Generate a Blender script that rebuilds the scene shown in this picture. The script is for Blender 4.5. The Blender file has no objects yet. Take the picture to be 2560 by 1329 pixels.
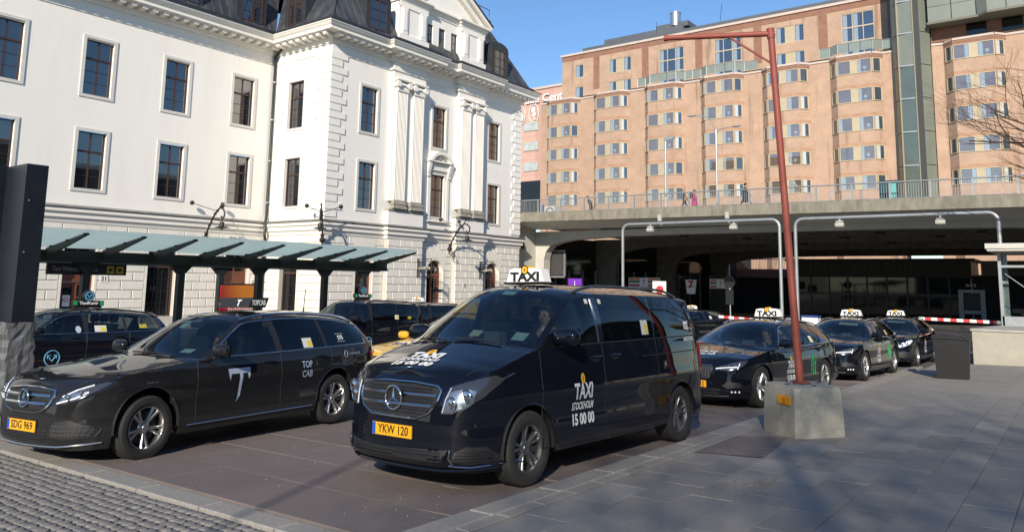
import bpy, bmesh, math, random
from math import sin, cos, pi, radians, sqrt, atan2, tan
from mathutils import Vector, Matrix
from mathutils.geometry import delaunay_2d_cdt
import numpy as np

random.seed(7)
scene = bpy.context.scene
COL = scene.collection

# ---------------------------------------------------------------- camera, sky, sun
CAM_F, CAM_PY = 1890.0, 453.0                   # focal length and principal row in 2560 px units
PITCH, ROLL, YAW = radians(7.5415), radians(.9695), radians(36.6155)
cam_d = bpy.data.cameras.new('camera')
cam = bpy.data.objects.new('camera', cam_d)
COL.objects.link(cam)
fw = Vector((-sin(YAW) * cos(PITCH), cos(YAW) * cos(PITCH), sin(PITCH)))
rt = Vector((cos(YAW), sin(YAW), 0))
up = rt.cross(fw)
r2 = cos(ROLL) * rt + sin(ROLL) * up
u2 = -sin(ROLL) * rt + cos(ROLL) * up
M = Matrix((r2, u2, -fw)).transposed().to_4x4()
M.translation = Vector((0, 0, 1.64))
cam.matrix_world = M
cam_d.sensor_width = 36
cam_d.lens = CAM_F / 2560 * 36
cam_d.shift_y = -(664.5 - CAM_PY) / 2560
cam_d.clip_end = 1500
scene.camera = cam

SUN_AZ, SUN_EL = radians(-24), radians(25)       # shadows run towards this heading from +Y (negative = towards -X)
to_sun = Vector((-sin(SUN_AZ) * cos(SUN_EL), -cos(SUN_AZ) * cos(SUN_EL), sin(SUN_EL)))
world = bpy.data.worlds.new('World')
scene.world = world
world.use_nodes = True
wn = world.node_tree
bg = wn.nodes['Background']
sky = wn.nodes.new('ShaderNodeTexSky')
sky.sky_type = 'NISHITA'
sky.sun_disc = False
sky.sun_elevation = SUN_EL
sky.sun_rotation = atan2(to_sun.x, to_sun.y)
sky.air_density = 1.1
sky.dust_density = 0.0
sky.ozone_density = 6.0
bg.inputs['Strength'].default_value = 0.12
wn.links.new(sky.outputs[0], bg.inputs['Color'])
sun_d = bpy.data.lights.new('sun', 'SUN')
sun_d.energy = 4.7
sun_d.angle = radians(.53)
sun_d.color = (1, .90, .76)
sun = bpy.data.objects.new('sun', sun_d)
COL.objects.link(sun)
sun.location = (20, -40, 60)
sun.rotation_euler = to_sun.to_track_quat('Z', 'Y').to_euler()
scene.view_settings.view_transform = 'Standard'
scene.view_settings.look = 'None'
scene.view_settings.exposure = 0.4
scene.view_settings.gamma = 1.0

# ---------------------------------------------------------------- helpers
GB, GC = .0273, -.0226
def gz(x, y):
    """height of the paved square: it falls towards the station and towards the bridge"""
    xx = max(x, -24.0); yy = min(y, 26.0)
    return GB * min(xx, 3.0) + GC * max(yy, -4.0)

MATS = {}
def nodes_of(m):
    return m.node_tree.nodes, m.node_tree.links

def mat(name, col=(.5, .5, .5), rough=.6, metal=0.0, spec=.5, var=0.0, vscale=3.0, bump=0.0, bscale=40.0,
        coat=0.0, ior=1.5, emit=0.0, col2=None, fac2=.5, stretch=(1, 1, 1), detail=6.0, rvar=0.0):
    """one procedural principled material: base colour broken up by noise, optional second colour and bump"""
    if name in MATS:
        return MATS[name]
    m = bpy.data.materials.new(name)
    m.use_nodes = True
    n, l = nodes_of(m)
    p = n['Principled BSDF']
    p.inputs['Base Color'].default_value = (*col, 1)
    p.inputs['Roughness'].default_value = rough
    p.inputs['Metallic'].default_value = metal
    p.inputs['Specular IOR Level'].default_value = spec
    p.inputs['IOR'].default_value = ior
    p.inputs['Coat Weight'].default_value = coat
    p.inputs['Coat Roughness'].default_value = .03
    if emit:
        p.inputs['Emission Color'].default_value = (*col, 1)
        p.inputs['Emission Strength'].default_value = emit
    if var or bump or col2 or rvar:
        tc = n.new('ShaderNodeTexCoord')
        geo = n.new('ShaderNodeNewGeometry')
        mp = n.new('ShaderNodeMapping')
        mp.inputs['Scale'].default_value = stretch
        l.new(geo.outputs['Position'], mp.inputs['Vector'])
    if var or col2 or rvar:
        nz = n.new('ShaderNodeTexNoise')
        nz.inputs['Scale'].default_value = vscale
        nz.inputs['Detail'].default_value = detail
        nz.inputs['Roughness'].default_value = .65
        l.new(mp.outputs[0], nz.inputs['Vector'])
        rp = n.new('ShaderNodeValToRGB')
        c2 = col2 or tuple(min(1, c * (1 + var)) for c in col)
        c1 = col if col2 else tuple(max(0, c * (1 - var)) for c in col)
        rp.color_ramp.elements[0].position = fac2 - .22
        rp.color_ramp.elements[1].position = fac2 + .22
        rp.color_ramp.elements[0].color = (*c1, 1)
        rp.color_ramp.elements[1].color = (*c2, 1)
        l.new(nz.outputs['Fac'], rp.inputs[0])
        l.new(rp.outputs[0], p.inputs['Base Color'])
        if rvar:
            mr = n.new('ShaderNodeMapRange')
            mr.inputs['To Min'].default_value = max(0, rough - rvar)
            mr.inputs['To Max'].default_value = min(1, rough + rvar)
            l.new(nz.outputs['Fac'], mr.inputs['Value'])
            l.new(mr.outputs[0], p.inputs['Roughness'])
    if bump:
        nb = n.new('ShaderNodeTexNoise')
        nb.inputs['Scale'].default_value = bscale
        nb.inputs['Detail'].default_value = 5
        l.new(mp.outputs[0], nb.inputs['Vector'])
        bp = n.new('ShaderNodeBump')
        bp.inputs['Strength'].default_value = bump
        bp.inputs['Distance'].default_value = .02
        l.new(nb.outputs['Fac'], bp.inputs['Height'])
        l.new(bp.outputs[0], p.inputs['Normal'])
    MATS[name] = m
    return m

def glass_mat(name, tint=(.5, .55, .55), ior=1.5, rough=.0, boost=1.0, tcol=None):
    """thin pane: clear or tinted transmission under a fresnel reflection"""
    if name in MATS:
        return MATS[name]
    m = bpy.data.materials.new(name)
    m.use_nodes = True
    n, l = nodes_of(m)
    n.remove(n['Principled BSDF'])
    out = n['Material Output']
    tr = n.new('ShaderNodeBsdfTransparent')
    tr.inputs[0].default_value = (*tint, 1)
    gl = n.new('ShaderNodeBsdfGlossy')
    gl.inputs['Roughness'].default_value = rough
    gl.inputs['Color'].default_value = (1, 1, 1, 1)
    f0 = ((ior - 1) / (ior + 1)) ** 2
    ge = n.new('ShaderNodeNewGeometry')
    dt = n.new('ShaderNodeVectorMath'); dt.operation = 'DOT_PRODUCT'
    l.new(ge.outputs['Incoming'], dt.inputs[0]); l.new(ge.outputs['Normal'], dt.inputs[1])
    ab = n.new('ShaderNodeMath'); ab.operation = 'ABSOLUTE'; l.new(dt.outputs['Value'], ab.inputs[0])
    om = n.new('ShaderNodeMath'); om.operation = 'SUBTRACT'; om.inputs[0].default_value = 1; l.new(ab.outputs[0], om.inputs[1])
    pw = n.new('ShaderNodeMath'); pw.operation = 'POWER'; pw.inputs[1].default_value = 5; l.new(om.outputs[0], pw.inputs[0])
    fr = n.new('ShaderNodeMath'); fr.operation = 'MULTIPLY_ADD'; fr.inputs[1].default_value = 1 - f0; fr.inputs[2].default_value = f0; l.new(pw.outputs[0], fr.inputs[0])
    mx = n.new('ShaderNodeMixShader')
    l.new(fr.outputs[0], mx.inputs[0])
    l.new(tr.outputs[0], mx.inputs[1])
    l.new(gl.outputs[0], mx.inputs[2])
    l.new(mx.outputs[0], out.inputs['Surface'])
    MATS[name] = m
    return m

class MB:
    """collects vertices and faces of one mesh"""
    def __init__(s):
        s.v = []; s.f = []; s.m = []; s.mi = 0
    def add(s, vs, fs):
        o = len(s.v)
        s.v += [tuple(v) for v in vs]
        s.f += [tuple(i + o for i in f) for f in fs]
        s.m += [s.mi] * len(fs)
        return s
    def box(s, x0, x1, y0, y1, z0, z1, ch=0.0):
        if ch:
            c = ch
            vs = []
            for z, k in ((z0, c), (z0 + c, 0), (z1 - c, 0), (z1, c)):
                vs += [(x0 + k, y0 + k, z), (x1 - k, y0 + k, z), (x1 - k, y1 - k, z), (x0 + k, y1 - k, z)]
            fs = [(3, 2, 1, 0), (12, 13, 14, 15)]
            for r in range(3):
                for k in range(4):
                    a = r * 4 + k; b = r * 4 + (k + 1) % 4
                    fs.append((a, b, b + 4, a + 4))
            return s.add(vs, fs)
        vs = [(x0, y0, z0), (x1, y0, z0), (x1, y1, z0), (x0, y1, z0), (x0, y0, z1), (x1, y0, z1), (x1, y1, z1), (x0, y1, z1)]
        return s.add(vs, [(3, 2, 1, 0), (4, 5, 6, 7), (0, 1, 5, 4), (1, 2, 6, 5), (2, 3, 7, 6), (3, 0, 4, 7)])
    def prism(s, poly, a, b, axis='z'):
        """extrude a 2-D polygon from a to b along axis; poly coords are the other two axes in xyz order"""
        n = len(poly)
        def P(p, t):
            return (p[0], p[1], t) if axis == 'z' else ((t, p[0], p[1]) if axis == 'x' else (p[0], t, p[1]))
        vs = [P(p, a) for p in poly] + [P(p, b) for p in poly]
        fs = [tuple(range(n - 1, -1, -1)), tuple(range(n, 2 * n))]
        fs += [(i, (i + 1) % n, (i + 1) % n + n, i + n) for i in range(n)]
        return s.add(vs, fs)
    def tube(s, pts, r, n=8, cap=True, rs=None):
        pts = [Vector(p) for p in pts]
        vs = []; fs = []
        t0 = (pts[1] - pts[0]).normalized()
        ref = Vector((0, 0, 1)) if abs(t0.z) < .9 else Vector((1, 0, 0))
        nx = t0.cross(ref).normalized()
        for i, p in enumerate(pts):
            t = (pts[min(i + 1, len(pts) - 1)] - pts[max(i - 1, 0)]).normalized()
            nx = (nx - t * nx.dot(t)).normalized()
            by = t.cross(nx)
            rr = rs[i] if rs else r
            for k in range(n):
                a = 2 * pi * k / n
                vs.append(p + (nx * cos(a) + by * sin(a)) * rr)
        for i in range(len(pts) - 1):
            for k in range(n):
                a = i * n + k; b = i * n + (k + 1) % n
                fs.append((a, b, b + n, a + n))
        if cap:
            fs.append(tuple(range(n - 1, -1, -1)))
            fs.append(tuple(range(len(vs) - n, len(vs))))
        return s.add(vs, fs)
    def lathe(s, prof, n=24, c=(0, 0, 0), axis='z', cap=False):
        vs = []; fs = []
        for r, h in prof:
            for k in range(n):
                a = 2 * pi * k / n
                if axis == 'z': p = (c[0] + r * cos(a), c[1] + r * sin(a), c[2] + h)
                elif axis == 'y': p = (c[0] + r * cos(a), c[1] + h, c[2] + r * sin(a))
                else: p = (c[0] + h, c[1] + r * cos(a), c[2] + r * sin(a))
                vs.append(p)
        for i in range(len(prof) - 1):
            for k in range(n):
                a = i * n + k; b = i * n + (k + 1) % n
                fs.append((a, b, b + n, a + n))
        if cap:
            fs.append(tuple(range(n - 1, -1, -1))); fs.append(tuple(range(len(vs) - n, len(vs))))
        return s.add(vs, fs)
    def ball(s, c, r, n=10, m=6, sc=(1, 1, 1)):
        prof = []
        vs = []; fs = []
        for i in range(m + 1):
            t = pi * i / m
            for k in range(n):
                a = 2 * pi * k / n
                vs.append((c[0] + r * sc[0] * sin(t) * cos(a), c[1] + r * sc[1] * sin(t) * sin(a), c[2] + r * sc[2] * cos(t)))
        for i in range(m):
            for k in range(n):
                a = i * n + k; b = i * n + (k + 1) % n
                fs.append((a, a + n, b + n, b))
        return s.add(vs, fs)
    def mesh(s, name, mats, smooth=None):
        me = bpy.data.meshes.new(name)
        me.from_pydata(s.v, [], s.f)
        if not isinstance(mats, (list, tuple)): mats = [mats]
        for m in mats: me.materials.append(m)
        if len(mats) > 1: me.polygons.foreach_set('material_index', s.m)
        me.validate()
        bm = bmesh.new(); bm.from_mesh(me)
        bmesh.ops.remove_doubles(bm, verts=bm.verts, dist=1e-5)
        bmesh.ops.recalc_face_normals(bm, faces=bm.faces)
        bm.to_mesh(me); bm.free()
        if smooth:
            me.polygons.foreach_set('use_smooth', [True] * len(me.polygons))
            me.set_sharp_from_angle(angle=radians(smooth))
        me.update()
        return me
    def build(s, name, mats, parent=None, smooth=None, loc=(0, 0, 0), rz=0.0):
        return put(name, s.mesh(name, mats, smooth), parent, loc, rz)

def put(name, me, parent=None, loc=(0, 0, 0), rz=0.0):
    o = bpy.data.objects.new(name, me)
    COL.objects.link(o)
    o.location = loc
    if rz: o.rotation_euler = (0, 0, rz)
    if parent:
        o.parent = parent
        if parent.get('_w'):                     # parts of this thing are written in world coordinates
            o.matrix_parent_inverse = Matrix.Translation(-Vector(parent.location))
    return o

def tag(o, label=None, cat=None, group=None, kind=None):
    if label: o['label'] = label
    if cat: o['category'] = cat
    if group: o['group'] = group
    if kind: o['kind'] = kind
    return o

WROOTS = []
def thing(name, label, cat, loc=(0, 0, 0), rz=0.0, group=None, world=True):
    o = bpy.data.objects.new(name, None)
    COL.objects.link(o)
    o.location = loc
    o.rotation_euler = (0, 0, rz)
    o.empty_display_size = .2
    tag(o, label, cat, group)
    if world:
        o['_w'] = 1; WROOTS.append(o)
    return o

def struct(name, mb, m, smooth=None):
    o = mb.build(name, m, None, smooth)
    o['kind'] = 'structure'
    return o

SCRATCH = bpy.data.scenes.new('scratch')
def eval_mesh(o):
    """evaluated mesh of a temporary object, in a scratch scene so that the big scene is not re-evaluated"""
    SCRATCH.collection.objects.link(o)
    vl = SCRATCH.view_layers[0]
    vl.update()
    dg = vl.depsgraph
    me = bpy.data.meshes.new_from_object(o.evaluated_get(dg))
    bpy.data.objects.remove(o)
    return me
def text_mesh(txt, size=1.0, bold=0.0, extrude=0.0, align='CENTER', shear=0.0, space=1.0):
    """mesh data of a line of lettering in the xy plane"""
    cu = bpy.data.curves.new('lettering', 'FONT')
    cu.body = txt
    cu.size = size
    cu.align_x = align
    cu.align_y = 'CENTER'
    cu.offset = bold * size
    cu.extrude = extrude
    cu.shear = shear
    cu.space_character = space
    cu.resolution_u = 3
    me = eval_mesh(bpy.data.objects.new('lettering', cu))
    bpy.data.curves.remove(cu)
    return me

def text_obj(name, txt, size, m, parent, origin, xdir, ydir, bold=0.0, extrude=.004, align='CENTER', width=None, space=1.0, shear=0.0):
    me = text_mesh(txt, size, bold, extrude, align, shear, space)
    X = Vector(xdir).normalized(); Y = Vector(ydir).normalized(); Z = X.cross(Y)
    sx = 1.0
    if width:
        xs = [v.co.x for v in me.vertices]
        sx = width / (max(xs) - min(xs))
    O = Vector(origin)
    for v in me.vertices:
        v.co = O + X * v.co.x * sx + Y * v.co.y + Z * v.co.z
    me.materials.clear(); me.materials.append(m)
    me.name = name
    return put(name, me, parent)

def polygrid(poly, step):
    """triangulated filling of a polygon with extra points so that it can follow a curved surface"""
    pts = []
    n = len(poly)
    for i in range(n):
        a = Vector(poly[i]); b = Vector(poly[(i + 1) % n])
        k = max(1, int((b - a).length / step))
        for j in range(k): pts.append(a.lerp(b, j / k))
    ne = len(pts)
    edges = [(i, (i + 1) % ne) for i in range(ne)]
    xs = [p.x for p in pts]; ys = [p.y for p in pts]
    def inside(x, y):
        c = False; j = ne - 1
        for i in range(ne):
            if (pts[i].y > y) != (pts[j].y > y) and x < (pts[j].x - pts[i].x) * (y - pts[i].y) / (pts[j].y - pts[i].y) + pts[i].x: c = not c
            j = i
        return c
    x = min(xs) + step / 2
    while x < max(xs):
        y = min(ys) + step / 2
        while y < max(ys):
            if inside(x, y): pts.append(Vector((x, y)))
            y += step
        x += step
    r = delaunay_2d_cdt(pts, edges, [], 1, 1e-5)
    return [tuple(v) for v in r[0]], [tuple(f) for f in r[2]]

def catmull(pts, n):
    """smooth curve through control points, n samples per span"""
    P = [np.array(p, float) for p in pts]
    P = [2 * P[0] - P[1]] + P + [2 * P[-1] - P[-2]]
    out = []
    for i in range(1, len(P) - 2):
        for k in range(n):
            t = k / n
            a, b, c, d = P[i - 1], P[i], P[i + 1], P[i + 2]
            out.append(.5 * ((2 * b) + (c - a) * t + (2 * a - 5 * b + 4 * c - d) * t * t + (3 * b - a - 3 * c + d) * t ** 3))
    out.append(P[-2])
    return out

def smooth_tab(tab):
    """monotone-ish smooth interpolation table -> function"""
    xs = np.array([t[0] for t in tab], float); ys = np.array([t[1] for t in tab], float)
    o = np.argsort(xs); xs = xs[o]; ys = ys[o]
    h = np.diff(xs); d = np.diff(ys) / h
    m = np.zeros(len(xs)); m[0] = d[0]; m[-1] = d[-1]
    for i in range(1, len(xs) - 1):
        m[i] = 0 if d[i - 1] * d[i] <= 0 else 2 / (1 / d[i - 1] + 1 / d[i])
    def f(x):
        x = min(max(x, xs[0]), xs[-1])
        i = min(max(int(np.searchsorted(xs, x)) - 1, 0), len(xs) - 2)
        t = (x - xs[i]) / h[i]
        return float((2 * t ** 3 - 3 * t * t + 1) * ys[i] + (t ** 3 - 2 * t * t + t) * h[i] * m[i] + (-2 * t ** 3 + 3 * t * t) * ys[i + 1] + (t ** 3 - t * t) * h[i] * m[i + 1])
    return f
def lin_tab(tab):
    xs = [t[0] for t in sorted(tab)]; ys = [t[1] for t in sorted(tab)]
    return lambda x: float(np.interp(x, xs, ys))

# ---------------------------------------------------------------- shared materials
STUCCO = mat('white_stucco', (.83, .80, .74), .85, vscale=1.1, bump=.05, bscale=30, col2=(.755, .725, .66), fac2=.68, stretch=(1, 1, .16), detail=8)
STONE = mat('pale_stone', (.72, .69, .62), .85, var=.07, vscale=1.2, bump=.08, bscale=25)
STONE_JOINT = mat('stone_joint', (.50, .47, .42), .9, var=.1, vscale=2)
STONE_DARK = mat('weathered_stone', (.34, .32, .27), .9, var=.3, vscale=3, bump=.15, bscale=30)
SURR = mat('beige_surround', (.60, .585, .54), .85, var=.06, vscale=1.5)
MOULD = mat('white_moulding', (.80, .77, .70), .8, var=.05, vscale=.8, bump=.04, bscale=20)
WOOD = mat('brown_window_wood', (.055, .028, .023), .45, var=.25, vscale=6)
WOOD_DOOR = mat('red_brown_door_wood', (.16, .055, .03), .4, var=.25, vscale=5, stretch=(1, 1, .2))
ROOF = mat('black_sheet_roof', (.035, .037, .042), .42, var=.5, vscale=1.4, bump=.06, bscale=6, stretch=(1, 1, .25), col2=(.11, .115, .125), fac2=.62, rvar=.1)
ROOF_TRIM = mat('black_gutter_sheet', (.03, .032, .038), .45, var=.3, vscale=2)
PANE = mat('window_pane', (.010, .012, .015), .02, spec=.5, ior=2.5, bump=.02, bscale=1.6)
PANE_DARK = mat('shaded_pane', (.01, .011, .012), .03, ior=1.55)
CURTAIN = mat('white_curtain', (.75, .74, .70), .9, var=.1, vscale=10, stretch=(6, 6, .3))
BLACK = mat('black_metal', (.012, .014, .016), .4, var=.2, vscale=5)
IRON = mat('wrought_iron', (.012, .012, .013), .5, var=.3, vscale=8, bump=.15, bscale=60)
GREEN_IRON = mat('dark_green_steel', (.016, .024, .022), .45, var=.2, vscale=3)
GALV = mat('galvanised_steel', (.33, .35, .36), .45, metal=.5, var=.15, vscale=4)
WHITE = mat('white_paint', (.8, .8, .78), .5)
CONC = mat('concrete', (.36, .35, .31), .9, var=.2, vscale=2.2, bump=.25, bscale=45)
# ================================================================ GROUND
ASPHALT = mat('asphalt', (.085, .083, .080), .9, var=.25, vscale=1.5, bump=.3, bscale=90)
SLAB = [mat('red_brown_slab_%d' % i, c, .8, col2=tuple(q * .72 for q in c), fac2=.64, vscale=1.3, detail=10, bump=.22, bscale=120, rvar=.12) for i, c in
        enumerate([(.155, .128, .120), (.165, .135, .126), (.145, .122, .116), (.158, .127, .118)])]
JOINT = mat('sandy_joint', (.17, .155, .14), .95, var=.3, vscale=12)
GREYSLAB = [mat('grey_paving_%d' % i, c, .85, col2=tuple(q * .74 for q in c), fac2=.63, vscale=1.1, detail=11, bump=.2, bscale=90, rvar=.1) for i, c in
            enumerate([(.255, .235, .205), (.27, .25, .22), (.24, .222, .195), (.30, .28, .245)])]
KERB = mat('granite_kerb', (.26, .245, .22), .8, var=.2, vscale=30, bump=.2, bscale=80)
COB = [mat('cobble_%d' % i, c, .75, var=.2, vscale=20, bump=.35, bscale=70) for i, c in
       enumerate([(.165, .158, .15), (.18, .172, .163), (.155, .15, .144), (.185, .178, .17)])]
PATCH = mat('asphalt_patch', (.155, .13, .12), .9, var=.2, vscale=8, bump=.3, bscale=130)

def sheet(xs, ys, dz):
    mb = MB()
    vs = [(x, y, gz(x, y) + dz) for y in ys for x in xs]
    n = len(xs)
    mb.add(vs, [(j * n + i, j * n + i + 1, (j + 1) * n + i + 1, (j + 1) * n + i) for j in range(len(ys) - 1) for i in range(n - 1)])
    return mb
struct('ground', sheet([-500, -120, -60, -24, -10, 3, 30, 120, 500], [-300, -60, -4, 4, 26, 60, 120, 500], -.06), ASPHALT)

parking = struct('parking_area', sheet([-24, -14, -4.12], [4.02, 12, 26], -.018), JOINT)
pavement = struct('pavement', sheet([-3.72, 0, 3, 14], [-4, 4, 26, 28], -.012), mat('grey_joint', (.205, .19, .17), .95, var=.3, vscale=10))
cobbled = struct('cobbled_road', sheet([-24, -3.2], [-4, 3.62], -.012), mat('grey_grout', (.125, .12, .112), .95, var=.25, vscale=12))

def tilt(me_name, w, d, h, ch, m):
    mb = MB(); mb.box(-w / 2, w / 2, -d / 2, d / 2, -h, 0, ch)
    # lay the piece parallel to the falling ground
    mb.v = [(x, y, z + GB * x + GC * y) for x, y, z in mb.v]
    return mb.mesh(me_name, m)
# red-brown slabs 1.55 x 0.78 m, laid in rows with offset joints
slab_me = [tilt('slab', 1.542, .772, .05, .004, m) for m in SLAB]
cnt = 0; rest = MB()
rows = int((26 - 4.03) / .78)
for r in range(rows):
    y = 4.03 + .39 + r * .78
    off = (.775 if r % 2 else 0)
    k = 0
    x = -4.12 - .775 + off
    while x > -23.2:
        near = (x > -12 and y < 13)
        w = 1.542
        if near:
            o = put('slab', slab_me[random.randrange(4)], parking, (x if x + .775 < -4.11 else x, y, gz(x, y) + random.uniform(-.003, .003)))
            if x + .775 > -4.11:            # half slab at the kerb
                o.scale = (.5, 1, 1); o.location.x = -4.12 - .387; o.location.z = gz(-4.5, y)
        else:
            if x + .775 <= -4.11:
                rest.box(x - .771, x + .771, y - .386, y + .386, gz(x, y) - .03, gz(x, y))
        x -= 1.55
for i in range(len(rest.v)):
    x, y, z = rest.v[i]
    rest.v[i] = (x, y, gz(x, y) + (0 if i % 8 > 3 else -.05))
o = rest.build('far_slabs', SLAB[0], parking); o['kind'] = 'stuff'

# kerbs
kerb_me = tilt('kerb_stone', .985, .245, .14, .012, KERB)
for i in range(20):
    x = -4.3 - i * 1.0
    put('kerb_stone', kerb_me, cobbled, (x - .1, 3.83, gz(x, 3.83) + .012))
kerb_me2 = tilt('kerb_stone', .25, .985, .14, .012, KERB)
kr = struct('kerb', sheet([-4.12, -3.72], [4.02, 26], -.04), JOINT)
for i in range(22):
    y = 4.2 + i * 1.0
    put('kerb_stone', kerb_me2, kr, (-3.98, y + .3, gz(-3.98, y + .3) + .02))
flat_me = tilt('channel_stone', .13, .49, .08, .006, GREYSLAB[1])
for i in range(40):
    y = 4.0 + i * .5
    put('channel_stone', flat_me, kr, (-3.79, y + .3, gz(-3.79, y + .3) + .014))

# grey paving: rows of 0.35 x 0.7 slabs running along the kerb; bigger slabs by the kerb
g_me = [tilt('paving_slab', .396, .696, .06, .004, m) for m in GREYSLAB]
g_rest = MB(); n_g = 0
for r in range(45):
    x = -3.72 + .2 + r * .4
    off = (r * .37) % .7
    y = -3.5 + off
    while y < 27.6:
        z = gz(x, y) + random.uniform(-.002, .004)
        d = math.hypot(x, y - 0)
        vis = y > 4.0 - (x + 3.7) * .9 and x < 1.0 + .12 * y
        if vis and y < 13.5 and n_g < 300:
            put('paving_slab', g_me[random.choices(range(4), (5, 3, 4, 2 if x < -2.3 else .6))[0]], pavement, (x, y, z)); n_g += 1
        else:
            g_rest.box(x - .197, x + .197, y - .347, y + .347, 0, 1)
        y += .7
for i in range(len(g_rest.v)):
    x, y, z = g_rest.v[i]
    g_rest.v[i] = (x, y, gz(x, y) + (0.001 if z > .5 else -.05))
o = g_rest.build('far_paving', GREYSLAB[0], pavement); o['kind'] = 'stuff'
# square dark patch in the paving beside the concrete block
mb = MB()
pc = [(-3.70, 8.62), (-2.96, 8.80), (-3.16, 10.42), (-3.74, 10.1)]
mb.add([(x, y, gz(x, y) + .009) for x, y in pc], [(0, 1, 2, 3)])
tag(mb.build('paving_patch', PATCH, pavement), 'darker brown square patch')
# small worn hole with gravel
mb = MB(); rr = random.Random(3)
for i in range(260):
    x = rr.uniform(-2.78, -2.62) if i % 5 < 3 else rr.uniform(-2.62, -2.45); y = (rr.gauss(7.3, .12) if i % 5 < 3 else rr.gauss(7.55, .1))
    s_ = rr.uniform(.008, .02)
    mb.ball((x, y, gz(x, y) + .004), s_, 5, 3, (1, 1, .6))
o = mb.build('gravel', mat('gravel_grey', (.15, .145, .135), .9, var=.3, vscale=30), pavement); o['kind'] = 'stuff'
# grit strewn over the brown slabs
mb = MB()
for i in range(260):
    x = rr.uniform(-11, -4.2); y = rr.uniform(4.1, 9)
    s_ = rr.uniform(.002, .006)
    mb.ball((x, y, gz(x, y) + .004), s_, 4, 3, (1, 1, .6))
o = mb.build('grit', mat('pale_grit', (.42, .41, .39), .9), None); tag(o, 'pale grit strewn over the brown slabs in front of the taxis', 'grit', kind='stuff')

# cobbles, small setts in uneven rows
def cobble(i):
    mb = MB(); r_ = random.Random(i)
    w, d = .090 + r_.uniform(-.012, .008), .086
    pts = []
    for lev, (k, z) in enumerate(((1.0, -.06), (1.0, -.012), (.92, -.003), (.6, .002))):
        for a in range(8):
            t = a * pi / 4 + pi / 8
            sx = max(-1, min(1, 1.25 * cos(t))); sy = max(-1, min(1, 1.25 * sin(t)))
            pts.append((w / 2 * sx * k + r_.uniform(-.004, .004), d / 2 * sy * k + r_.uniform(-.004, .004), z + r_.uniform(-.003, .003)))
    fs = [tuple(range(24, 32))]
    for l_ in range(3):
        for a in range(8):
            b = (a + 1) % 8
            fs.append((l_ * 8 + a, l_ * 8 + b, l_ * 8 + 8 + b, l_ * 8 + 8 + a))
    mb.add(pts, fs)
    mb.v = [(x, y, z + GB * x + GC * y) for x, y, z in mb.v]
    return mb
cob_me = [cobble(i).mesh('sett', COB[i % 4], 50) for i in range(8)]
cob_mb = [cobble(20 + i) for i in range(6)]
rest = MB(); spots = []
for r in range(26):
    y = 3.63 - r * .096
    x = -3.4 - (r % 2) * .05
    while x > -11.5:
        spots.append((x + random.uniform(-.008, .008), y + random.uniform(-.01, .01)))
        x -= random.uniform(.092, .106)
def in_view(x, y):
    return y > 1.0 and (x < -4.3 + (3.6 - y) * -1.15)
vis = [p for p in spots if in_view(*p)]
vis.sort(key=lambda p: math.hypot(p[0], p[1]))
first = set(vis[:300])
for p in spots:
    z = gz(*p) + random.uniform(-.003, .003)
    if p in first:
        o = put('sett', random.choice(cob_me), cobbled, (p[0], p[1], z)); o.rotation_euler.z = random.uniform(-.06, .06)
    else:
        c = random.choice(cob_mb)
        rest.add([(a + p[0], b + p[1], q + z) for a, b, q in c.v], c.f)
o = rest.build('far_setts', COB[0], cobbled, 50); o['kind'] = 'stuff'

# ================================================================ STATION BUILDING
XA, XB, YR, YE = -40.0, -34.6, 28.47, 47.6
BASE_Z = -1.45
station = thing('station_building', 'white stucco railway station with black mansard roof, pilasters and rusticated ground floor', 'building', (XB, 30, BASE_Z))

def wall_holes(mb, to3, u0, u1, v0, v1, holes, depth):
    """flat wall in (u,v) with rectangular holes and reveals going back by depth; to3(u,v,d) -> xyz"""
    us = sorted({u0, u1, *[h[0] for h in holes], *[h[1] for h in holes]}); us = [u for u in us if u0 <= u <= u1]
    vs = sorted({v0, v1, *[h[2] for h in holes], *[h[3] for h in holes]}); vs = [v for v in vs if v0 <= v <= v1]
    for i in range(len(us) - 1):
        for j in range(len(vs) - 1):
            cu, cv = (us[i] + us[i + 1]) / 2, (vs[j] + vs[j + 1]) / 2
            if any(h[0] < cu < h[1] and h[2] < cv < h[3] for h in holes): continue
            mb.add([to3(us[i], vs[j], 0), to3(us[i + 1], vs[j], 0), to3(us[i + 1], vs[j + 1], 0), to3(us[i], vs[j + 1], 0)], [(0, 1, 2, 3)])
    for a, b, c, d in holes:
        for p, q in (((a, c), (b, c)), ((b, c), (b, d)), ((b, d), (a, d)), ((a, d), (a, c))):
            mb.add([to3(*p, 0), to3(*q, 0), to3(*q, depth), to3(*p, depth)], [(0, 1, 2, 3)])

fA = lambda u, v, d: (XA - d, u, v)
fB = lambda u, v, d: (XB - d, u, v)
fR = lambda u, v, d: (u, YR + d, v)
A_win = [(yc - .70, yc + .70, z0, z1) for yc in (9.24, 13.5, 17.76, 22.03, 26.30) for z0, z1 in ((5.93, 8.9), (10.75, 13.62))]
B_win = [(yc - .67, yc + .67, z0, z1) for yc in (31.57, 38.05, 44.2) for z0, z1 in ((5.88, 8.75), (10.62, 13.42))]
R_win = [(-38.45, -37.02, 5.9, 8.8), (-38.45, -37.02, 10.68, 13.6)]
mb = MB()
wall_holes(mb, fA, -12, YR, 5.0, 15.7, A_win, .26)
wall_holes(mb, fB, YR, YE, 5.0, 15.7, B_win, .26)
wall_holes(mb, fR, XA, XB, 5.0, 15.7, R_win, .26)
mb.add([(XB, YE, 5), (XB - 14, YE, 5), (XB - 14, YE, 15.7), (XB, YE, 15.7)], [(0, 1, 2, 3)])
mb.build('upper_wall', STUCCO, station)

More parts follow.
